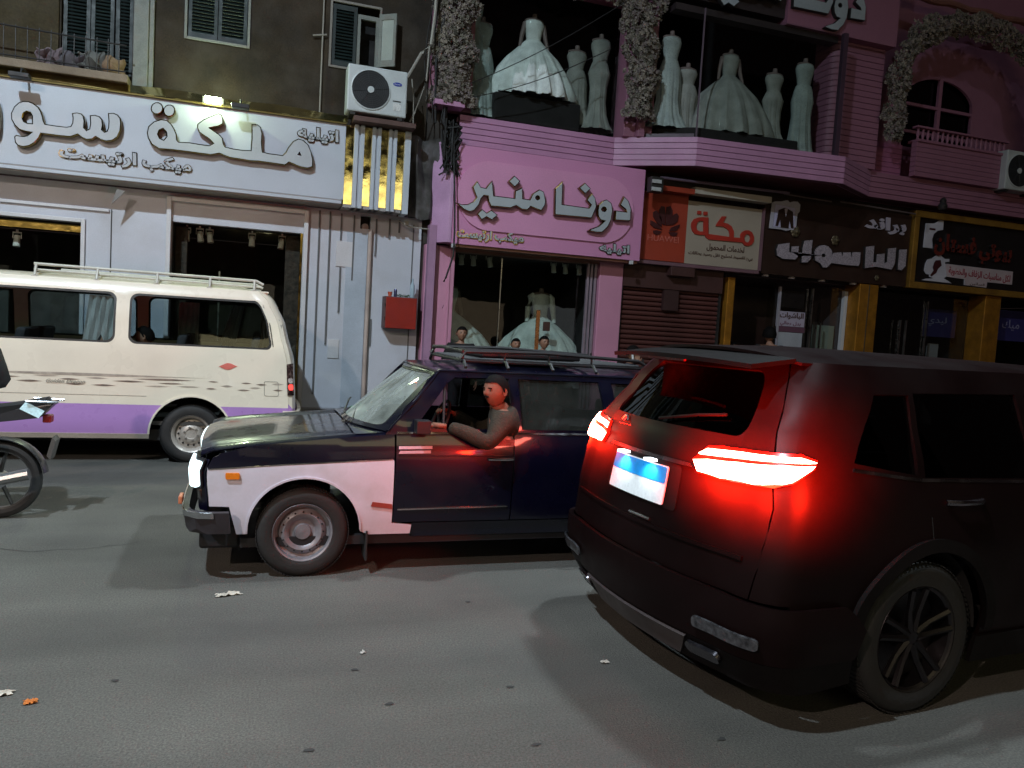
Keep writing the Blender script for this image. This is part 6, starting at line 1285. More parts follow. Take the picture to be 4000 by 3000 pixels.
# greenhouse
gw = lerp_tab([(.95, .765), (1.0, .76), (1.2, .70), (1.39, .625)])
gside = lambda sg: (lambda a, b, o=0.: Vector((a, sg*(gw(b)+o), b)))
gout = [(1.20, .955), (1.40, 1.20), (1.56, 1.385), (3.72, 1.385), (3.86, 1.2), (4.0, .965)]
fwin = [(1.40, 1.0), (1.63, 1.30), (1.69, 1.345), (2.09, 1.35), (2.10, 1.0)]; rwin = [(2.17, 1.0), (2.16, 1.35), (2.80, 1.35), (2.85, 1.0)]; qwin = [(2.94, 1.0), (2.90, 1.345), (3.60, 1.34), (3.83, 1.0)]
tgl = glass('taxi_glass', (.30, .31, .32), .9, .02, dust=.03)
for sg in (-1, 1):
    panel('side_frame', gout, gside(sg), nav, tx, holes=[fwin, rwin, qwin], st=.08, thick=.03)
    for wn in (rwin, qwin)+((fwin,) if sg == 1 else ()): panel('window_pane', wn, lambda a, b: gside(sg)(a, b, -.005), tgl, tx, st=.4, thick=0)
    MB().tube([gside(sg)(1.62, 1.30, .0), gside(sg)(1.60, 1.0, .0)], .010, 6).build('quarter_light_bar', plas, tx)
    MB().tube([gside(sg)(1.22, .98, .012), gside(sg)(1.42, 1.20, .014), gside(sg)(1.58, 1.392, .012), gside(sg)(2.6, 1.397, .012), gside(sg)(3.7, 1.392, .012)], .010, 6).build('drip_rail', nav, tx, smooth=True)
def wsc(u, v, o=0.):
    y = -1+2*u; return (1.0+.22*y*y+(.50-.10*y*y)*v-o, y*(.735-.135*v), .965+.425*v+.012*sin(pi*v))
wsf = MB(); NW = 24
def ring_at(iu): return None
scr = panel('windscreen', rrect(.045, .955, .05, .94, .06), lambda a, b: Vector(wsc(a, b)), glass('windscreen_glass', (.62, .70, .66), .9, .03, dust=.28), tx, st=.08, thick=0)
panel('windscreen_frame', [(0, 0), (1, 0), (1, 1), (0, 1)], lambda a, b: Vector(wsc(a, b)), nav, tx, holes=[rrect(.045, .955, .05, .94, .06)], st=.06, thick=.03)
panel('windscreen_seal', rrect(.04, .96, .04, .95, .06), lambda a, b: Vector(wsc(a, b, .008)), plas, scr, holes=[rrect(.055, .945, .065, .93, .06)], st=.06, thick=.008)
def roofl(u, v):
    d = 1.48+(3.74-1.48)*u; y = -1+2*v; e = abs(y)
    return (d+.10*y*y*(1-u)*(1-u), y*.625, 1.388+.052*(1-e**3)*(.55+.45*min(1, u*6))*(.75+.25*min(1, (1-u)*5)))
MB().grid(30, 20, roofl).build('roof', nav, tx, smooth=True, solid=.015, split=50)
lr = Perim(.81, .085, lw, lerp_tab([(.25, .03), (.5, 0), (.95, .03)]), bow=.02, fall=.3); fl2 = lambda p: Vector((4.10-p.x, p.y, p.z))
panel('tailgate', [(-lr.S(.1), .32), (lr.S(.1), .32), (lr.S(.1), .97), (-lr.S(.1), .97)], lambda a, b: fl2(lr(a, b)), nav, tx, st=.1, thick=.014)
rg = [(-1, 0), (1, 0), (1, 1), (-1, 1)]; rgm = lambda a, b: Vector((4.06-.36*b-.02*a*a, a*(.765-.14*b), .965+.42*b))
panel('tailgate_frame', rg, rgm, nav, tx, holes=[rrect(-.85, .85, .1, .85, .08)], st=.15, thick=.02); panel('rear_window', rrect(-.85, .85, .1, .85, .08), rgm, tgl, tx, st=.3, thick=0)
panel('rear_bumper', [(-lr.S(.2), .34), (lr.S(.2), .34), (lr.S(.2), .48), (-lr.S(.2), .48)], lambda a, b: fl2(lr(a, b, .06)), bum, tx, st=.1, thick=.03)
for sg in (-1, 1): panel('tail_lamp', rrect(*sorted((sg*.60, sg*.76)), .55, .85, .01), lambda a, b: fl2(lr(a, b, .01)), M('dull_red_lens', (.2, .01, .01), .3), tx, st=.1, thick=.02)
MB().box(.3, 4.0, -.74, .74, .20, .26).build('floor_pan', plas, tx)
for ax in (AF_, AR_):
    for sg in (-1, 1):
        MB().lathe([(.375, sg*.48), (.38, sg*.785)], (ax, 0, LR), 'y', 24, a0=0, a1=pi, closed=False).build('wheel_housing', dark, tx)
        wheel(tx, (ax, sg*.70, LR), LR, .185, .165, 'steel', sg, M('taxi_rim', (.22, .21, .23), .45, .35, var=.2, vs=12))
# roof rack: low basket of black tube
for y in (-.50, .50):
    MB().tube([(1.76, y, 1.475), (1.80, y, 1.53), (2.4, y, 1.545), (3.2, y, 1.52), (3.28, y, 1.48)], .014, 7).tube([(1.76, y, 1.465), (3.26, y, 1.465)], .014, 7).build('rack_rail', plas, tx, smooth=True)
for x in (1.78, 2.1, 2.45, 2.8, 3.24):
    m = MB().tube([(x, -.60, 1.42), (x, -.54, 1.465), (x, .54, 1.465), (x, .60, 1.42)], .013, 6)
    for y in (-.50, .50): m.tube([(x, y, 1.465), (x, y, 1.54)], .009, 5)
    m.build('rack_bar', plas, tx, smooth=True)
m = MB()
for k in range(7): m.tube([(1.78, -.42+k*.14, 1.478), (3.24, -.42+k*.14, 1.478)], .010, 5)
m.build('rack_slats', plas, tx, smooth=True)
MB().tube([(1.78, -.50, 1.53), (1.74, 0, 1.545), (1.78, .50, 1.53)], .014, 7).build('rack_rail', plas, tx, smooth=True)
MB().box(1.95, 2.75, -.40, .36, 1.492, 1.535).build('rack_board', plas, tx, bevel=.012)
# interior
MB().grid(10, 10, lambda u, v: (1.20+.34*u, -.68+1.36*v, .90+.06*sin(pi*u*.8)+.0)).build('dashboard', tint, tx, smooth=True, solid=.1)
for y in (-.36, .36):
    s_ = MB().box(1.98, 2.42, y-.25, y+.25, .42, .60).build('seat', tint, tx, bevel=.04); MB().obox((2.45, y, .86), (.05, 0, 0), (0, .24, 0), (.07, 0, .30)).build('seat_back', tint, s_, bevel=.04)
MB().obox((2.50, .36, 1.23), (.03, 0, 0), (0, .10, 0), (.01, 0, .09)).build('headrest', M('grey_headrest', (.22, .2, .23), .8), tx, bevel=.02)
MB().box(2.95, 3.35, -.6, .6, .42, .62).box(3.35, 3.45, -.6, .6, .6, 1.12).build('rear_bench', tint, tx, bevel=.03)
MB().box(1.3, 4.0, -.7, .7, .36, .40).build('cabin_floor', tint, tx)
sw = MB(); 
for k in range(25):
    a = 2*pi*k/24
pts_ = [Vector((1.66+.06*sin(2*pi*k/24), -.36+.19*cos(2*pi*k/24), .98+.17*sin(2*pi*k/24))) for k in range(25)]
sw.tube(pts_, .013, 7, cap=False).tube([pts_[2], pts_[14]], .010, 5).tube([pts_[10], pts_[22]], .010, 5); sw.build('steering_wheel', plas, tx, smooth=True)
MB().box(1.56, 1.58, -.08, .14, 1.27, 1.33).build('rear_view_mirror', plas, tx, bevel=.008)
for y in (-.30, .25): MB().tube([(1.03, y, .975), (1.10, y+.30, 1.05), (1.13, y+.42, 1.06)], .007, 5).build('wiper', plas, tx)
MB().obox((1.44, -.83, 1.02), (.05, 0, .0), (0, .05, 0), (0, 0, .045)).tube([(1.46, -.77, .99), (1.45, -.82, 1.0)], .01, 5).build('wing_mirror', plas, tx, bevel=.012)
tx.location = (-.36, 5.90, 0)
tag(MB().grid(8, 6, lambda u, v: (.76+.10*u+.02*sin(5*v), 6.2+.24*v, .99+.045*sin(pi*u)*sin(pi*v)+.01*sin(17*u))).build('cloth', M('dash_green_cloth', (.10, .20, .13), .9, var=.4, vs=10), None, smooth=True, solid=.01), 'green cloth lying on the taxi dashboard behind the windscreen', 'cloth')
ha = thing('hanging_ornament', 'small pale ornament hanging inside the taxi windscreen', 'ornament', (1.19, 5.95, 1.2))
MB().tube([(1.19, 5.95, 1.30), (1.19, 5.95, 1.24)], .004, 5).build('cord', plas, ha); MB().box(1.175, 1.205, 5.93, 5.97, 1.15, 1.24).build('pendant', M('pendant_white', (.5, .5, .47), .5), ha, bevel=.008); MB().box(1.18, 1.20, 5.935, 5.965, 1.245, 1.28).build('gold_bead', gold, ha)
# driver leaning his arm out of the window, looking ahead to the left
dv = thing('person', 'taxi driver with moustache and olive sweater leaning his elbow out of the window', 'person', (1.75, 5.4, .6))
J = {'pel': (1.92, 5.50, .66), 'spi': (1.84, 5.42, .84), 'che': (1.72, 5.30, 1.00), 'nek': (1.655, 5.22, 1.14), 'hed': (1.63, 5.20, 1.19), 'sl': (1.665, 5.08, 1.09), 'el': (1.53, 4.99, .915), 'fl': (1.40, 5.05, .98), 'wl': (1.27, 5.12, 1.02),
     'sr': (1.88, 5.56, 1.06), 'er': (1.66, 5.64, .92), 'wr': (1.42, 5.60, 1.06), 'kl': (1.55, 5.42, .70), 'kr': (1.55, 5.62, .70), 'al': (1.25, 5.42, .46), 'ar': (1.25, 5.62, .46)}
E_ = [('pel', 'spi'), ('spi', 'che'), ('che', 'nek'), ('nek', 'hed'), ('che', 'sl'), ('sl', 'el'), ('el', 'fl'), ('fl', 'wl'), ('che', 'sr'), ('sr', 'er'), ('er', 'wr'), ('pel', 'kl'), ('pel', 'kr'), ('kl', 'al'), ('kr', 'ar')]
R_ = {'pel': .15, 'spi': .14, 'che': .145, 'nek': .075, 'hed': .06, 'sl': .080, 'el': .055, 'fl': .046, 'wl': .034, 'sr': .08, 'er': .055, 'wr': .036, 'kl': .08, 'kr': .08, 'al': .06, 'ar': .06}
mb = skin_mesh(J, E_, R_, 2); dskin = M('driver_skin', (.22, .09, .055), .8, var=.1, vs=12)
face(mb, (1.615, 5.185, 1.27), .225, (-.90, -.46, -.05), moust=True)
hand(mb, (1.255, 5.125, 1.022), (-1, .12, .05), (0, 0, -1), .8, 1); hand(mb, (1.42, 5.60, 1.06), (-.9, -.1, .3), (0, 0, -1), 1.0, -1)
mb.build('body', [dskin, hair_m, eye_m], dv, smooth=True, fix=False, split=0); hair((1.615, 5.185, 1.27), .225, (-.90, -.46, -.05), line=.55).build('hair', hair_m, dv, smooth=True, split=0)
U = {k: v for k, v in J.items() if k not in ('hed', 'kl', 'kr', 'al', 'ar')}; U['nek'] = (1.655, 5.22, 1.135)
skin_mesh(U, [e for e in E_ if e[0] in U and e[1] in U], {k: R_[k]*1.06+.006 for k in U}, 2).build('sweater', M('olive_sweater', (.030, .021, .012), .95, var=.25, vs=14, grain=.2, gs=120, bump=.4, bs=80), dv, smooth=True, fix=False, split=0)
Lg = {k: J[k] for k in ('pel', 'kl', 'kr', 'al', 'ar')}; skin_mesh(Lg, [('pel', 'kl'), ('pel', 'kr'), ('kl', 'al'), ('kr', 'ar')], {k: R_[k]*1.14 for k in Lg}).build('trousers', jean, dv, smooth=True, fix=False, split=0)
# ================================================================= black SUV, rear and right side to the camera; local x from the rear forward
sv = thing('suv', 'large black SUV seen from behind with blazing tail lamps and lit number plate', 'SUV')
sp = M('black_suv_paint', (.0060, .0024, .0024), .40, var=.25, vs=1.5, grain=.05, spec=.10, bump=.02, bs=3, stain=(2, .5, (.010, .005, .005))); spl = M('suv_plastic', (.006, .0045, .0045), .6, var=.2, spec=.12)
sgl = glass('suv_glass', (.03, .025, .025), .7, .02)
sw_ = lerp_tab([(.2, .86), (.5, .915), (.8, .92), (1.02, .905), (1.14, .87), (1.45, .76), (1.60, .69), (1.68, .61)])
sx_ = lerp_tab([(.2, .12), (.35, .04), (.6, .0), (.8, .02), (1.0, .05), (1.15, .08), (1.25, .13), (1.45, .26), (1.60, .36), (1.68, .44)])
SP = Perim(.92, .24, sw_, sx_, bow=.14, fall=.9, bulge=lambda x, z: .03*math.exp(-((x-.97)/.42)**2)*math.exp(-((z-.72)/.18)**2))
G = SP.S; SA, SRR = 1.03, .365
P0 = lambda a, b: SP(a, b)
arch_s = lambda c, r, a0, a1, n=20: [(x, z) for x, z in arc(c, SRR, r, a0, a1, n)]
gap_ = .80
panel('tailgate', [(-gap_, .60), (gap_, .60), (gap_+.05, 1.0), (gap_-.02, 1.62), (-gap_+.02, 1.62), (-gap_-.05, 1.0)], P0, sp, sv, holes=[rrect(-.66, .66, 1.27, 1.575, .07)], st=.06, thick=.018)
rw = panel('rear_window', rrect(-.66, .66, 1.27, 1.575, .07), lambda a, b: SP(a, b, -.004), sgl, sv, st=.2, thick=0)
MB().tube([SP(.02, 1.29, .02), SP(-.30, 1.34, .02), SP(-.50, 1.36, .02)], .008, 5).build('rear_wiper', spl, sv)
for sg in (1, -1):
    S_ = lambda p: [(sg*a, b) for a, b in p]
    out = [(gap_+.006, .60), (G(.20), .60), (G(.30), .26), (G(SA-.44), .26)]+[(G(x), z) for x, z in arch_s(SA, .44, 180, 0) if z > .262]+[(G(1.45), .24), (G(2.0), .24), (G(3.25), .24)]+[(G(x), z) for x, z in arch_s(3.68, .44, 180, 0) if z > .25]+[(G(4.2), .3), (G(4.42), .5), (G(4.40), .86), (G(3.3), 1.02), (G(2.75), 1.5), (G(2.6), 1.63), (gap_-.014, 1.63), (gap_+.056, 1.0)]
    q1 = [(G(.50), 1.20), (G(.95), 1.14), (G(.95), 1.50), (G(.62), 1.50)]; q2 = [(G(1.0), 1.13), (G(1.80), 1.11), (G(1.80), 1.52), (G(1.0), 1.51)]; q3 = [(G(1.87), 1.11), (G(2.95), 1.08), (G(2.62), 1.45), (G(2.45), 1.52), (G(1.87), 1.52)]
    panel('side_body', S_(out), P0, sp, sv, holes=[S_(q1), S_(q2), S_(q3)], st=.075, thick=.018)
    for q_ in (q1, q2, q3): panel('window_pane', S_(q_), lambda a, b: SP(a, b, -.006), sgl, sv, st=.25, thick=0)
    panel('window_trim', S_([(G(.50), 1.165), (G(.95), 1.115), (G(1.8), 1.09), (G(2.95), 1.06), (G(2.95), 1.075), (G(1.8), 1.105), (G(.95), 1.13), (G(.50), 1.18)]), lambda a, b: SP(a, b, .010), M('dark_chrome', (.22, .2, .22), .25, 1.0, var=.1), sv, st=.1, thick=.006)
    panel('arch_moulding', S_([(G(x), z) for x, z in arch_s(SA, .435, 178, 2, 28)]+[(G(x), z) for x, z in arch_s(SA, .495, 2, 178, 28)]), lambda a, b: SP(a, b, .018), spl, sv, st=.06, thick=.03)
    panel('arch_moulding', S_([(G(x), z) for x, z in arch_s(3.68, .435, 178, 2, 28)]+[(G(x), z) for x, z in arch_s(3.68, .495, 2, 178, 28)]), lambda a, b: SP(a, b, .018), spl, sv, st=.06, thick=.03)
    panel('sill_moulding', S_([(G(1.44), .20), (G(3.2), .20), (G(3.2), .34), (G(1.44), .34)]), lambda a, b: SP(a, b, .014), spl, sv, st=.1, thick=.02)
    for xd in (1.02, 1.84, 2.98): panel('door_gap', S_([(G(xd), .36 if xd > 1.5 else .84), (G(xd)+.006, .36 if xd > 1.5 else .84), (G(xd)+.006, 1.09), (G(xd), 1.09)]), lambda a, b: SP(a, b, .0105), dark, sv, st=.2, thick=0)
    MB().tube([SP(sg*G(1.12), 1.02, .015), SP(sg*G(1.17), 1.022, .045), SP(sg*G(1.32), 1.022, .045), SP(sg*G(1.37), 1.02, .015)], .013, 6).build('door_handle', M('dark_chrome'), sv, smooth=True)
    MB().lathe([(.43, sg*.50), (.44, sg*.87)], (SA, 0, SRR), 'y', 24, a0=0, a1=pi, closed=False).build('wheel_housing', dark, sv)
# roof and spoiler
def rf(u, v):
    x = .36+2.4*u; y = -1+2*v; e = abs(y); return (x+.10*e*e*(1-u), y*(.62+.0*u), 1.632+.075*(1-e**2.6)*(.72+.28*min(1, u*4))-.03*u*u)
MB().grid(24, 20, rf).build('roof', sp, sv, smooth=True, solid=.015, split=50)
MB().grid(8, 16, lambda u, v: (.10+.34*u+.08*abs(-1+2*v)**2*(1-u), (-1+2*v)*(.60), 1.615+.035*u+.02*(1-abs(-1+2*v)**2))).build('spoiler', spl, sv, smooth=True, solid=.022, split=50)
MB().box(.13, .145, -.16, .16, 1.60, 1.612).build('high_brake_lamp', M('dull_red_lens'), sv)
MB().grid(12, 12, lambda u, v: (2.74+.72*u+.06*abs(-1+2*v)**2*0-.10*(abs(-1+2*v)**2), (-1+2*v)*(.62+.2*u), 1.61-.57*u)).build('windscreen', sgl, sv, smooth=True)
MB().grid(12, 12, lambda u, v: (3.42+.98*u-.15*abs(-1+2*v)**3*u, (-1+2*v)*(.83-.02*u), 1.03-.15*u*u+.03*(1-abs(-1+2*v)**2))).build('bonnet', sp, sv, smooth=True, solid=.015)
FP = Perim(.92, .24, sw_, lerp_tab([(.2, .1), (.6, 0), (.9, .04)]), bow=.12, fall=.4); fl3 = lambda p: Vector((4.62-p.x, p.y, p.z))
panel('front_end', [(-FP.S(.25), .25), (FP.S(.25), .25), (FP.S(.25), .90), (-FP.S(.25), .90)], lambda a, b: fl3(FP(a, b)), sp, sv, st=.12, thick=.02)
# rear bumper with skid plate, reflectors and bright strip
panel('rear_bumper', [(-G(.56), .34), (G(.56), .34), (G(.60), .48), (G(.50), .585), (.5, .60), (-.5, .60), (-G(.50), .585), (-G(.60), .48)], lambda a, b: SP(a, b, .05-.02*max(0, (b-.5)/.1)), sp, sv, st=.06, thick=.03)
panel('bumper_valance', [(-G(.52), .22), (-.8, .19), (.8, .19), (G(.52), .22), (G(.55), .338), (-G(.55), .338)], lambda a, b: SP(a, b, .045), spl, sv, st=.07, thick=.03)
panel('skid_plate', [(-.42, .20), (.42, .20), (.50, .32), (-.50, .32)], lambda a, b: SP(a, b, .07), M('skid_grey', (.10, .08, .08), .4, .5, var=.2), sv, st=.08, thick=.015)
for sg in (1, -1):
    a, b = sorted((sg*.56, sg*.86)); panel('fog_reflector', rrect(a, b, .40, .455, .02), lambda p, q: SP(p, q, .085), M('clear_reflector', (.12, .12, .13), .12, .6, var=.6, vs=30), sv, st=.04, thick=.012)
    panel('exhaust_trim', rrect(*sorted((sg*.50, sg*.70)), .245, .30, .025), lambda p, q: SP(p, q, .08), M('dark_chrome'), sv, st=.04, thick=.02)
panel('tailgate_trim', [(-.40, 1.10), (.40, 1.10), (.38, 1.118), (-.38, 1.118)], lambda a, b: SP(a, b, .022), M('dark_chrome'), sv, st=.08, thick=.02)
panel('tailgate_crease', [(-.74, .755), (.74, .755), (.74, .775), (-.74, .775)], lambda a, b: SP(a, b, .012), sp, sv, st=.08, thick=.02)
# small chrome badge: open chevron
bd_ = MB().tube([SP(.36, 1.235, .02), SP(.385, 1.262, .022), SP(.41, 1.235, .02)], .006, 6).tube([SP(.395, 1.262, .022), SP(.425, 1.262, .022), SP(.445, 1.235, .02)], .006, 6); bd_.build('badge', chrome, sv)
MB().tube([SP(.28, 1.22, .018), SP(.46, 1.215, .018)], .004, 5).build('badge_bar', chrome, sv)
MB().tube([SP(.02, .80, .03), SP(-.16, .80, .03)], .007, 6).build('handle_strip', chrome, sv)
# lamps
lit = M('tail_lamp_lit', (1, .6, .5), .3, var=0, grain=0, emis=(1.0, .42, .30), es=16); rim_ = M('tail_lamp_rim', (.45, .008, .004), .25, var=.1, emis=(1, .02, .005), es=.5)
low = [(.405, 1.140), (.44, 1.092), (.62, 1.088), (.80, 1.098), (.93, 1.125), (1.02, 1.182), (1.03, 1.196), (.90, 1.190), (.72, 1.172), (.60, 1.162), (.50, 1.156)]
upp = [(.43, 1.172), (.475, 1.200), (.60, 1.208), (.80, 1.219), (.95, 1.226), (1.035, 1.210), (.85, 1.202), (.65, 1.186), (.52, 1.178)]
hous = [(.395, 1.142), (.432, 1.082), (.62, 1.078), (.805, 1.087), (.94, 1.115), (1.045, 1.182), (1.048, 1.214), (.95, 1.236), (.60, 1.219), (.465, 1.210)]
for sg in (1, -1):
    S_ = lambda p: [(sg*(a+(.13*(1.03-a)/.6 if sg > 0 else 0)), b) for a, b in p]
    hs = panel('tail_lamp', S_(hous), lambda a, b: SP(a, b, .018), rim_, sv, st=.05, thick=.02)
    panel('lamp_bar', S_(low), lambda a, b: SP(a, b, .034), lit, hs, st=.04, thick=.012); panel('lamp_bar', S_(upp), lambda a, b: SP(a, b, .034), lit, hs, st=.04, thick=.012)
    for k, (s0, en) in enumerate(((.50, 270), (.76, 350), (1.0, 280))):     # added spots aimed back at the paint, standing in for lamp bloom
        pl = bpy.data.lights.new('lens_scatter', 'SPOT'); pl.energy = en*SUV_GLOW*(.45 if sg > 0 else 1); pl.color = (1, .015, .004); pl.shadow_soft_size = .14; pl.spot_size = radians(104); pl.spot_blend = 1.0
        po_ = bpy.data.objects.new('lens_scatter', pl); COL.objects.link(po_); po_.parent = sv; po_.location = SP(sg*s0, 1.145, .30)
        po_.rotation_euler = (SP(sg*s0, 1.145, 0)-SP(sg*s0, 1.145, .30)).to_track_quat('-Z', 'Y').to_euler()
    pl = bpy.data.lights.new('tail_light', 'SPOT'); pl.spot_size = radians(145); pl.spot_blend = .5; pl.energy = 11*SUV_GLOW; pl.color = (1, .04, .015); pl.shadow_soft_size = .06
    po_ = bpy.data.objects.new('tail_light', pl); COL.objects.link(po_); po_.parent = sv; po_.location = SP(sg*.85, 1.15, .10); po_.rotation_euler = Vector((-1, .25*sg, .18)).to_track_quat('-Z', 'Y').to_euler()
# number plate in its recess with two lamps above
pr = lambda a, b, o=.0: SP(a, b, o)
panel('plate_recess', rrect(-.31, .34, .87, 1.09, .02), lambda a, b: SP(a, b, .010), spl, sv, st=.08, thick=.01)
np_ = panel('number_plate', rrect(-.23, .29, .885, 1.075, .012), lambda a, b: SP(a, b, .026), M('plate_white', (.72, .76, .78), .35, var=.08, vs=8), sv, st=.1, thick=.006)
panel('blue_band', rrect(-.225, .285, .990, 1.07, .008), lambda a, b: SP(a, b, .0305), M('plate_blue', (.01, .30, .80), .35, var=.05), np_, st=.1, thick=.002)
for y in (-.10, .16):
    MB().box(SP(y, 1.08, 0).x-.075, SP(y, 1.08, 0).x-.03, y-.03, y+.03, 1.085, 1.098).build('plate_lamp', M('plate_lamp_lit', (1, 1, 1), .3, var=0, grain=0, emis=(.85, .95, 1), es=3), sv)
    al = bpy.data.lights.new('plate_light', 'SPOT'); al.energy = 1.6; al.spot_size = radians(120); al.spot_blend = .8; al.color = (.85, .95, 1); al.shadow_soft_size = .01
    ao = bpy.data.objects.new('plate_light', al); COL.objects.link(ao); ao.parent = sv; ao.location = SP(y, 1.08, .085); ao.rotation_euler = Vector((.45, 0, -1)).to_track_quat('-Z', 'Y').to_euler()
MB().box(.2, 4.3, -.8, .8, .26, .34).box(.35, .6, -.5, .5, .2, .3).build('underbody', dark, sv)
MB().box(.7, 3.6, -.8, .8, .6, .66).box(.9, 1.1, -.7, .7, .66, 1.2).box(2.2, 2.35, -.7, .7, .66, 1.25).build('cabin', dark, sv)
srim = M('suv_rim', (.05, .045, .05), .35, .9, var=.2)
for ax in (SA, 3.68):
    for sg in (-1, 1): wheel(sv, (ax, sg*.80, SRR), SRR, .245, .22, 'alloy', sg, srim)
th = radians(5); uu = Vector((cos(th), sin(th), 0)); nn_ = Vector((-sin(th), cos(th), 0))
C0 = Vector((3.0, 2.68, 0))-uu*1.03+nn_*.95
sv.location = C0; sv.rotation_euler = (0, 0, th)
# ================================================================= motorcycle at the left edge, heading left
mo = thing('motorcycle', 'dark motorcycle with rider cut off by the left edge of the photo', 'motorcycle')
frm = M('moto_black', (.02, .02, .024), .35, var=.2, coat=.4)
def mwheel(x, nm):
    ty = MB().lathe([(.235, -.035), (.262, -.05), (.29, -.045), (.302, 0), (.29, .045), (.262, .05), (.235, .035)], (x, 0, .302), 'y', 48).build('wheel', rubber, mo, smooth=True)
    MB().lathe([(.24, -.034), (.222, -.03), (.216, 0), (.222, .03), (.24, .034)], (x, 0, .302), 'y', 48).build('rim', M('moto_rim', (.10, .10, .10), .35, .8), ty, smooth=True)
    m = MB()
    for k in range(5):
        a = 2*pi*k/5+.4; m.tube([(x+.03*cos(a), 0, .302+.03*sin(a)), (x+.22*cos(a+.12), 0, .302+.22*sin(a+.12))], [.018, .013], 6)
    m.build('spoke', M('moto_rim'), ty, smooth=True)
    MB().lathe([(.001, -.07), (.06, -.065), (.065, .065), (.001, .07)], (x, 0, .302), 'y', 18).build('hub', M('hub_alloy', (.3, .3, .3), .35, .8), ty, smooth=True)
mwheel(0, 'rear'); mwheel(1.27, 'front')
MB().tube([(0, .07, .302), (.48, .07, .36)], .022, 6).tube([(0, -.07, .302), (.48, -.07, .36)], .022, 6).build('swing_arm', frm, mo)
MB().tube([(.02, .10, .33), (.18, .11, .66)], .022, 8).tube([(.02, -.10, .33), (.18, -.11, .66)], .022, 8).build('shock_absorber', chrome, mo)
MB().tube([(-.02, 0, .80), (.5, 0, .72), (.55, 0, .36), (.95, 0, .40), (1.02, 0, .88), (.5, 0, .76)], .022, 7).build('frame', frm, mo, smooth=True)
MB().box(.46, .82, -.13, .13, .30, .58).build('engine', M('engine_alloy', (.18, .18, .18), .45, .7), mo, bevel=.03)
m = MB(); m.grid(12, 10, lambda u, v: (.55+.45*u, .14*sin(2*pi*v)*(.4+.6*sin(pi*min(u*1.1, 1))), .82+.11*cos(2*pi*v)*(.5+.5*sin(pi*u)))); m.build('fuel_tank', M('tank_red_black', (.04, .015, .02), .25, coat=.6), mo, smooth=True)
m = MB(); m.grid(14, 8, lambda u, v: (-.33+.90*u, (-1+2*v)*(.09+.05*u), .895-.05*sin(pi*u)+.02*(1-(-1+2*v)**2)+(.05*(1-u)))); m.build('seat', M('seat_vinyl', (.02, .02, .022), .5), mo, smooth=True, solid=.07)
MB().prism([(-.40, .93), (-.28, .80), (.3, .72), (.35, .82), (-.28, .90)], -.09, .09, 'y').build('tail_fairing', frm, mo, bevel=.015)
MB().obox((-.24, .095, .865), (.065, 0, .035), (0, .004, 0), (-.02, 0, .028)).build('reflective_sticker', M('silver_blue_sticker', (.55, .75, .80), .3, var=.2, vs=40, emis=(.5, .8, .9), es=.12), mo)  # faint emission put into the sticker in place of returned light
MB().tube([(-.42, .10, .93), (-.2, .12, .935)], .010, 6).tube([(-.42, -.10, .93), (-.2, -.12, .935)], .010, 6).build('grab_rail', chrome, mo, smooth=True)
m = MB(); m.lathe([(.33, -.07), (.345, 0), (.33, .07)], (0, 0, .302), 'y', 20, a0=radians(60), a1=radians(170), closed=False); m.build('rear_mudguard', frm, mo, smooth=True, solid=.006)
MB().obox((-.37, 0, .56), (.012, 0, .016), (0, .075, 0), (-.018, 0, .075)).build('mud_flap', M('greybrown_flap', (.06, .05, .045), .7), mo)
MB().box(-.36, -.30, -.05, .05, .76, .82).build('tail_lamp', M('dull_red_lens'), mo, bevel=.008)
MB().tube([(.6, .16, .30), (.1, .18, .30), (-.25, .19, .38)], [.022, .04, .045], 10).build('exhaust', M('exhaust_metal', (.35, .35, .35), .3, .9), mo, smooth=True)
MB().box(-.03, .05, .11, .15, .56, .62).build('indicator', M('silver_blue_sticker'), mo, bevel=.01)
for sg in (-1, 1): MB().tube([(1.27, sg*.09, .302), (1.06, sg*.09, .92)], .022, 8).build('fork', chrome, mo, smooth=True)
MB().tube([(1.0, -.36, 1.02), (1.07, -.2, 1.0), (1.05, 0, .97), (1.07, .2, 1.0), (1.0, .36, 1.02)], .014, 7).build('handlebar', frm, mo, smooth=True)
MB().ball((1.17, 0, .88), .10, 14, 10, .8, 1, 1).build('headlamp', frm, mo, smooth=True)
MB().tube([(.55, .18, .30), (.55, .27, .30)], .014, 6).build('footpeg', frm, mo)
mo.rotation_euler = (0, 0, pi); mo.location = (-1.88, 6.90, 0)
rd = thing('person', 'motorcycle rider in black jacket at the left edge of the photo', 'person', (-2.15, 6.9, .9))
J = {'pel': (-2.08, 6.9, .98), 'spi': (-2.10, 6.9, 1.12), 'che': (-2.17, 6.9, 1.30), 'nek': (-2.26, 6.9, 1.44), 'hed': (-2.30, 6.9, 1.51), 'sl': (-2.20, 6.72, 1.37), 'sr': (-2.20, 7.08, 1.37), 'el': (-2.42, 6.62, 1.16), 'er': (-2.42, 7.18, 1.16), 'wl': (-2.72, 6.60, 1.07), 'wr': (-2.72, 7.2, 1.07),
     'kl': (-2.48, 6.72, .80), 'kr': (-2.48, 7.08, .80), 'al': (-2.36, 6.68, .40), 'ar': (-2.36, 7.12, .40), 'tl': (-2.48, 6.67, .33), 'tr': (-2.48, 7.13, .33)}
E2 = [('pel', 'spi'), ('spi', 'che'), ('che', 'nek'), ('nek', 'hed'), ('che', 'sl'), ('che', 'sr'), ('sl', 'el'), ('sr', 'er'), ('el', 'wl'), ('er', 'wr'), ('pel', 'kl'), ('pel', 'kr'), ('kl', 'al'), ('kr', 'ar'), ('al', 'tl'), ('ar', 'tr')]
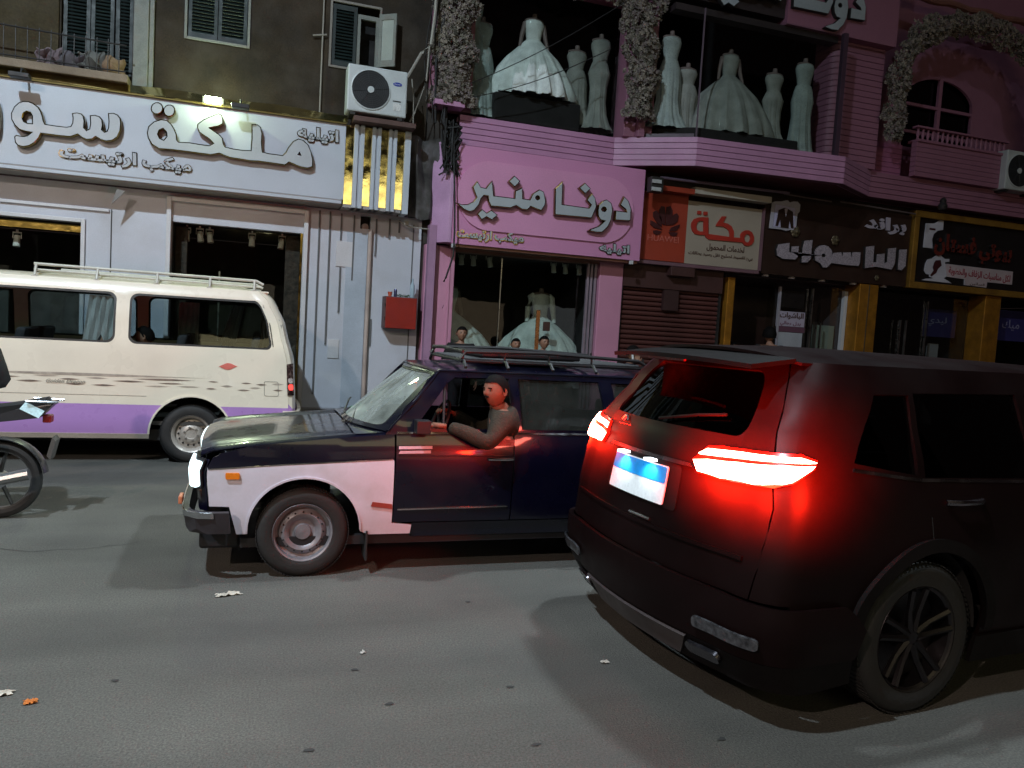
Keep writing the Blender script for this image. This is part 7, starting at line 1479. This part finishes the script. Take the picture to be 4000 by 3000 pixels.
R2 = {'pel': .16, 'spi': .14, 'che': .15, 'nek': .058, 'hed': .05, 'sl': .078, 'sr': .078, 'el': .055, 'er': .055, 'wl': .034, 'wr': .034, 'kl': .085, 'kr': .085, 'al': .05, 'ar': .05, 'tl': .04, 'tr': .04}
J = {k: (v[0]+.12, v[1], v[2]) for k, v in J.items()}
mb = skin_mesh(J, E2, R2); face(mb, (-2.21, 6.9, 1.60), .235, (-1, 0, -.05))
for n, s in (('l', -1), ('r', 1)): hand(mb, J['w'+n], (-1, 0, -.1), (0, 0, -1), 1.1, s)
mb.build('body', [skin_m, hair_m, eye_m], rd, smooth=True, fix=False, split=0); hair((-2.21, 6.9, 1.60), .235, (-1, 0, -.05)).build('hair', hair_m, rd, smooth=True, split=0)
U = {k: v for k, v in J.items() if k[0] not in 'hkat'}; skin_mesh(U, [e for e in E2 if e[0] in U and e[1] in U], {k: R2[k]*1.2+.012 for k in U}).build('jacket', cloth_dark, rd, smooth=True, fix=False, split=0)
U = {k: v for k, v in J.items() if k in ('pel', 'kl', 'kr', 'al', 'ar')}; skin_mesh(U, [e for e in E2 if e[0] in U and e[1] in U], {k: R2[k]*(1.32 if k == 'pel' else 1.2)+.014 for k in U}).build('trousers', jean, rd, smooth=True, fix=False, split=0)
for k in ('tl', 'tr'): MB().ball(Vector(J[k])+Vector((.05, 0, .02)), .065, 10, 6, 1.9, .8, .8).build('shoe', rubber, rd, smooth=True)

# ================================================================= across the street, behind the camera: shops and the street lamps that light the scene
op_ = thing('opposite_building', 'plain apartment row with lit shops across the street behind the photographer', 'building', (0, -11, 0))
wall(MB(), -26, 26, 0, 14, -11.3, -11, [(-24+i*5.2, -20.2+i*5.2, .4, 3.0) for i in range(9)]+[(-23.4+i*5.2, -22.2+i*5.2, 4.6+3.2*j, 6.2+3.2*j) for i in range(9) for j in range(3)]).build('wall', M('tan_plaster', (.12, .10, .08), .9, var=.2), op_)
wcol = [(1, .82, .62), (1, .9, .78), (1, .74, .5), (.9, .95, 1)]
for i in range(9):
    MB().box(-24+i*5.2, -20.2+i*5.2, -11.26, -11.22, .4, 3.0).build('lit_shop_window', M('shop_glow_%d' % (i % 4), (.5, .45, .4), .5, var=.3, emis=wcol[i % 4], es=SHOP_GLOW), op_)
    for j in range(3): MB().box(-23.4+i*5.2, -22.2+i*5.2, -11.26, -11.22, 4.6+3.2*j, 6.2+3.2*j).build('window', M('opposite_pane', (.03, .03, .04), .2), op_)
bb = thing('billboard', 'lit yellow white advertising board high on the opposite building', 'billboard', (4, -10.9, 5.4))  # added board, lit so the gold sign strips have something bright to mirror
MB().box(-2, 11, -10.9, -10.8, 5.3, 7.6).build('lit_panel', M('billboard_face', (.7, .65, .45), .5, var=.5, vs=.8, emis=(1, .90, .50), es=1.9), bb)
pv2 = struct(MB().box(-40, 40, -11, -7.6, -.01, .13).build('pavement', concrete))
def street_lamp(x, y, h, hx, hy, energy, col, label, size=.5):
    t = thing('street_lamp', label, 'street lamp', (x, y, 0), 'street lamps behind the photographer'); pm_ = M('galvanised_pole', (.25, .25, .25), .5, .6)
    MB().tube([(x, y, 0), (x, y, h*.5), (x, y, h-.1), (x+(hx-x)*.3, y+(hy-y)*.3, h+.5), (hx, hy, h+.3)], [.11, .09, .07, .05, .04], 12).build('pole', pm_, t, smooth=True)
    MB().box(hx-.16, hx+.16, hy-.3, hy+.3, h+.17, h+.33).build('lantern', pm_, t, bevel=.03)
    MB().box(hx-.12, hx+.12, hy-.25, hy+.25, h+.15, h+.168).build('lens', M('lens_%d' % int(energy), (1, 1, 1), .3, var=0, grain=0, emis=col, es=60), t)
    l = bpy.data.lights.new('lantern_light', 'SPOT'); l.energy = energy*4; l.color = col; l.spot_size = radians(136); l.spot_blend = 1.0; l.shadow_soft_size = size*.28
    o = bpy.data.objects.new('lantern_light', l); COL.objects.link(o); o.parent = t; o.matrix_parent_inverse = Matrix.Translation(-Vector(t.location)); o.location = (hx, hy, h+.1); o.rotation_euler = Vector((.12, .62, -1)).to_track_quat('-Z', 'Y').to_euler()
street_lamp(-4.6, -7.9, 11.3, -4.4, .8, LAMP_KEY, (.70, .87, 1.0), 'tall street lamp with cool white lantern arching over the road')
street_lamp(-7.5, -7.9, 7.2, -7.2, -4.0, LAMP_WARM, (1, .80, .68), 'street lamp with warm lantern further along the far pavement')

# lamp hung on a wire across the street above the black SUV, out of the picture
hl_ = thing('hanging_street_lamp', 'street lamp hanging on a span wire high above the road', 'street lamp', (4.5, 5.2, 9), 'street lamps over the road')
MB().tube([(4.5, -11, 10.3), (4.5, -2, 9.45), (4.5, 5.2, 9.2), (4.5, 9, 9.35), (4.5, 11.5, 9.6)], .008, 5).build('span_wire', rubber, hl_)
MB().lathe([(.02, 9.2), (.05, 9.16), (.20, 9.04), (.24, 8.96), (.22, 8.96), (.19, 9.02), (.03, 9.12)], (4.5, 5.2, 0), 'z', 24).build('shade', darkmetal, hl_, smooth=True)
MB().ball((4.5, 5.2, 9.03), .07, 12, 8).build('bulb', M('span_bulb', (1, 1, 1), .3, var=0, grain=0, emis=(.75, .9, 1), es=30), hl_, smooth=True)
l = bpy.data.lights.new('lantern_light', 'SPOT'); l.energy = LAMP_SPAN*4; l.color = (.78, .92, 1); l.spot_size = radians(104); l.spot_blend = .55; l.shadow_soft_size = .22
o = bpy.data.objects.new('lantern_light', l); COL.objects.link(o); o.parent = hl_; o.matrix_parent_inverse = Matrix.Translation(-Vector(hl_.location)); o.location = (4.5, 5.2, 8.93); o.rotation_euler = Vector((-.38, -.34, -1)).to_track_quat('-Z', 'Y').to_euler()
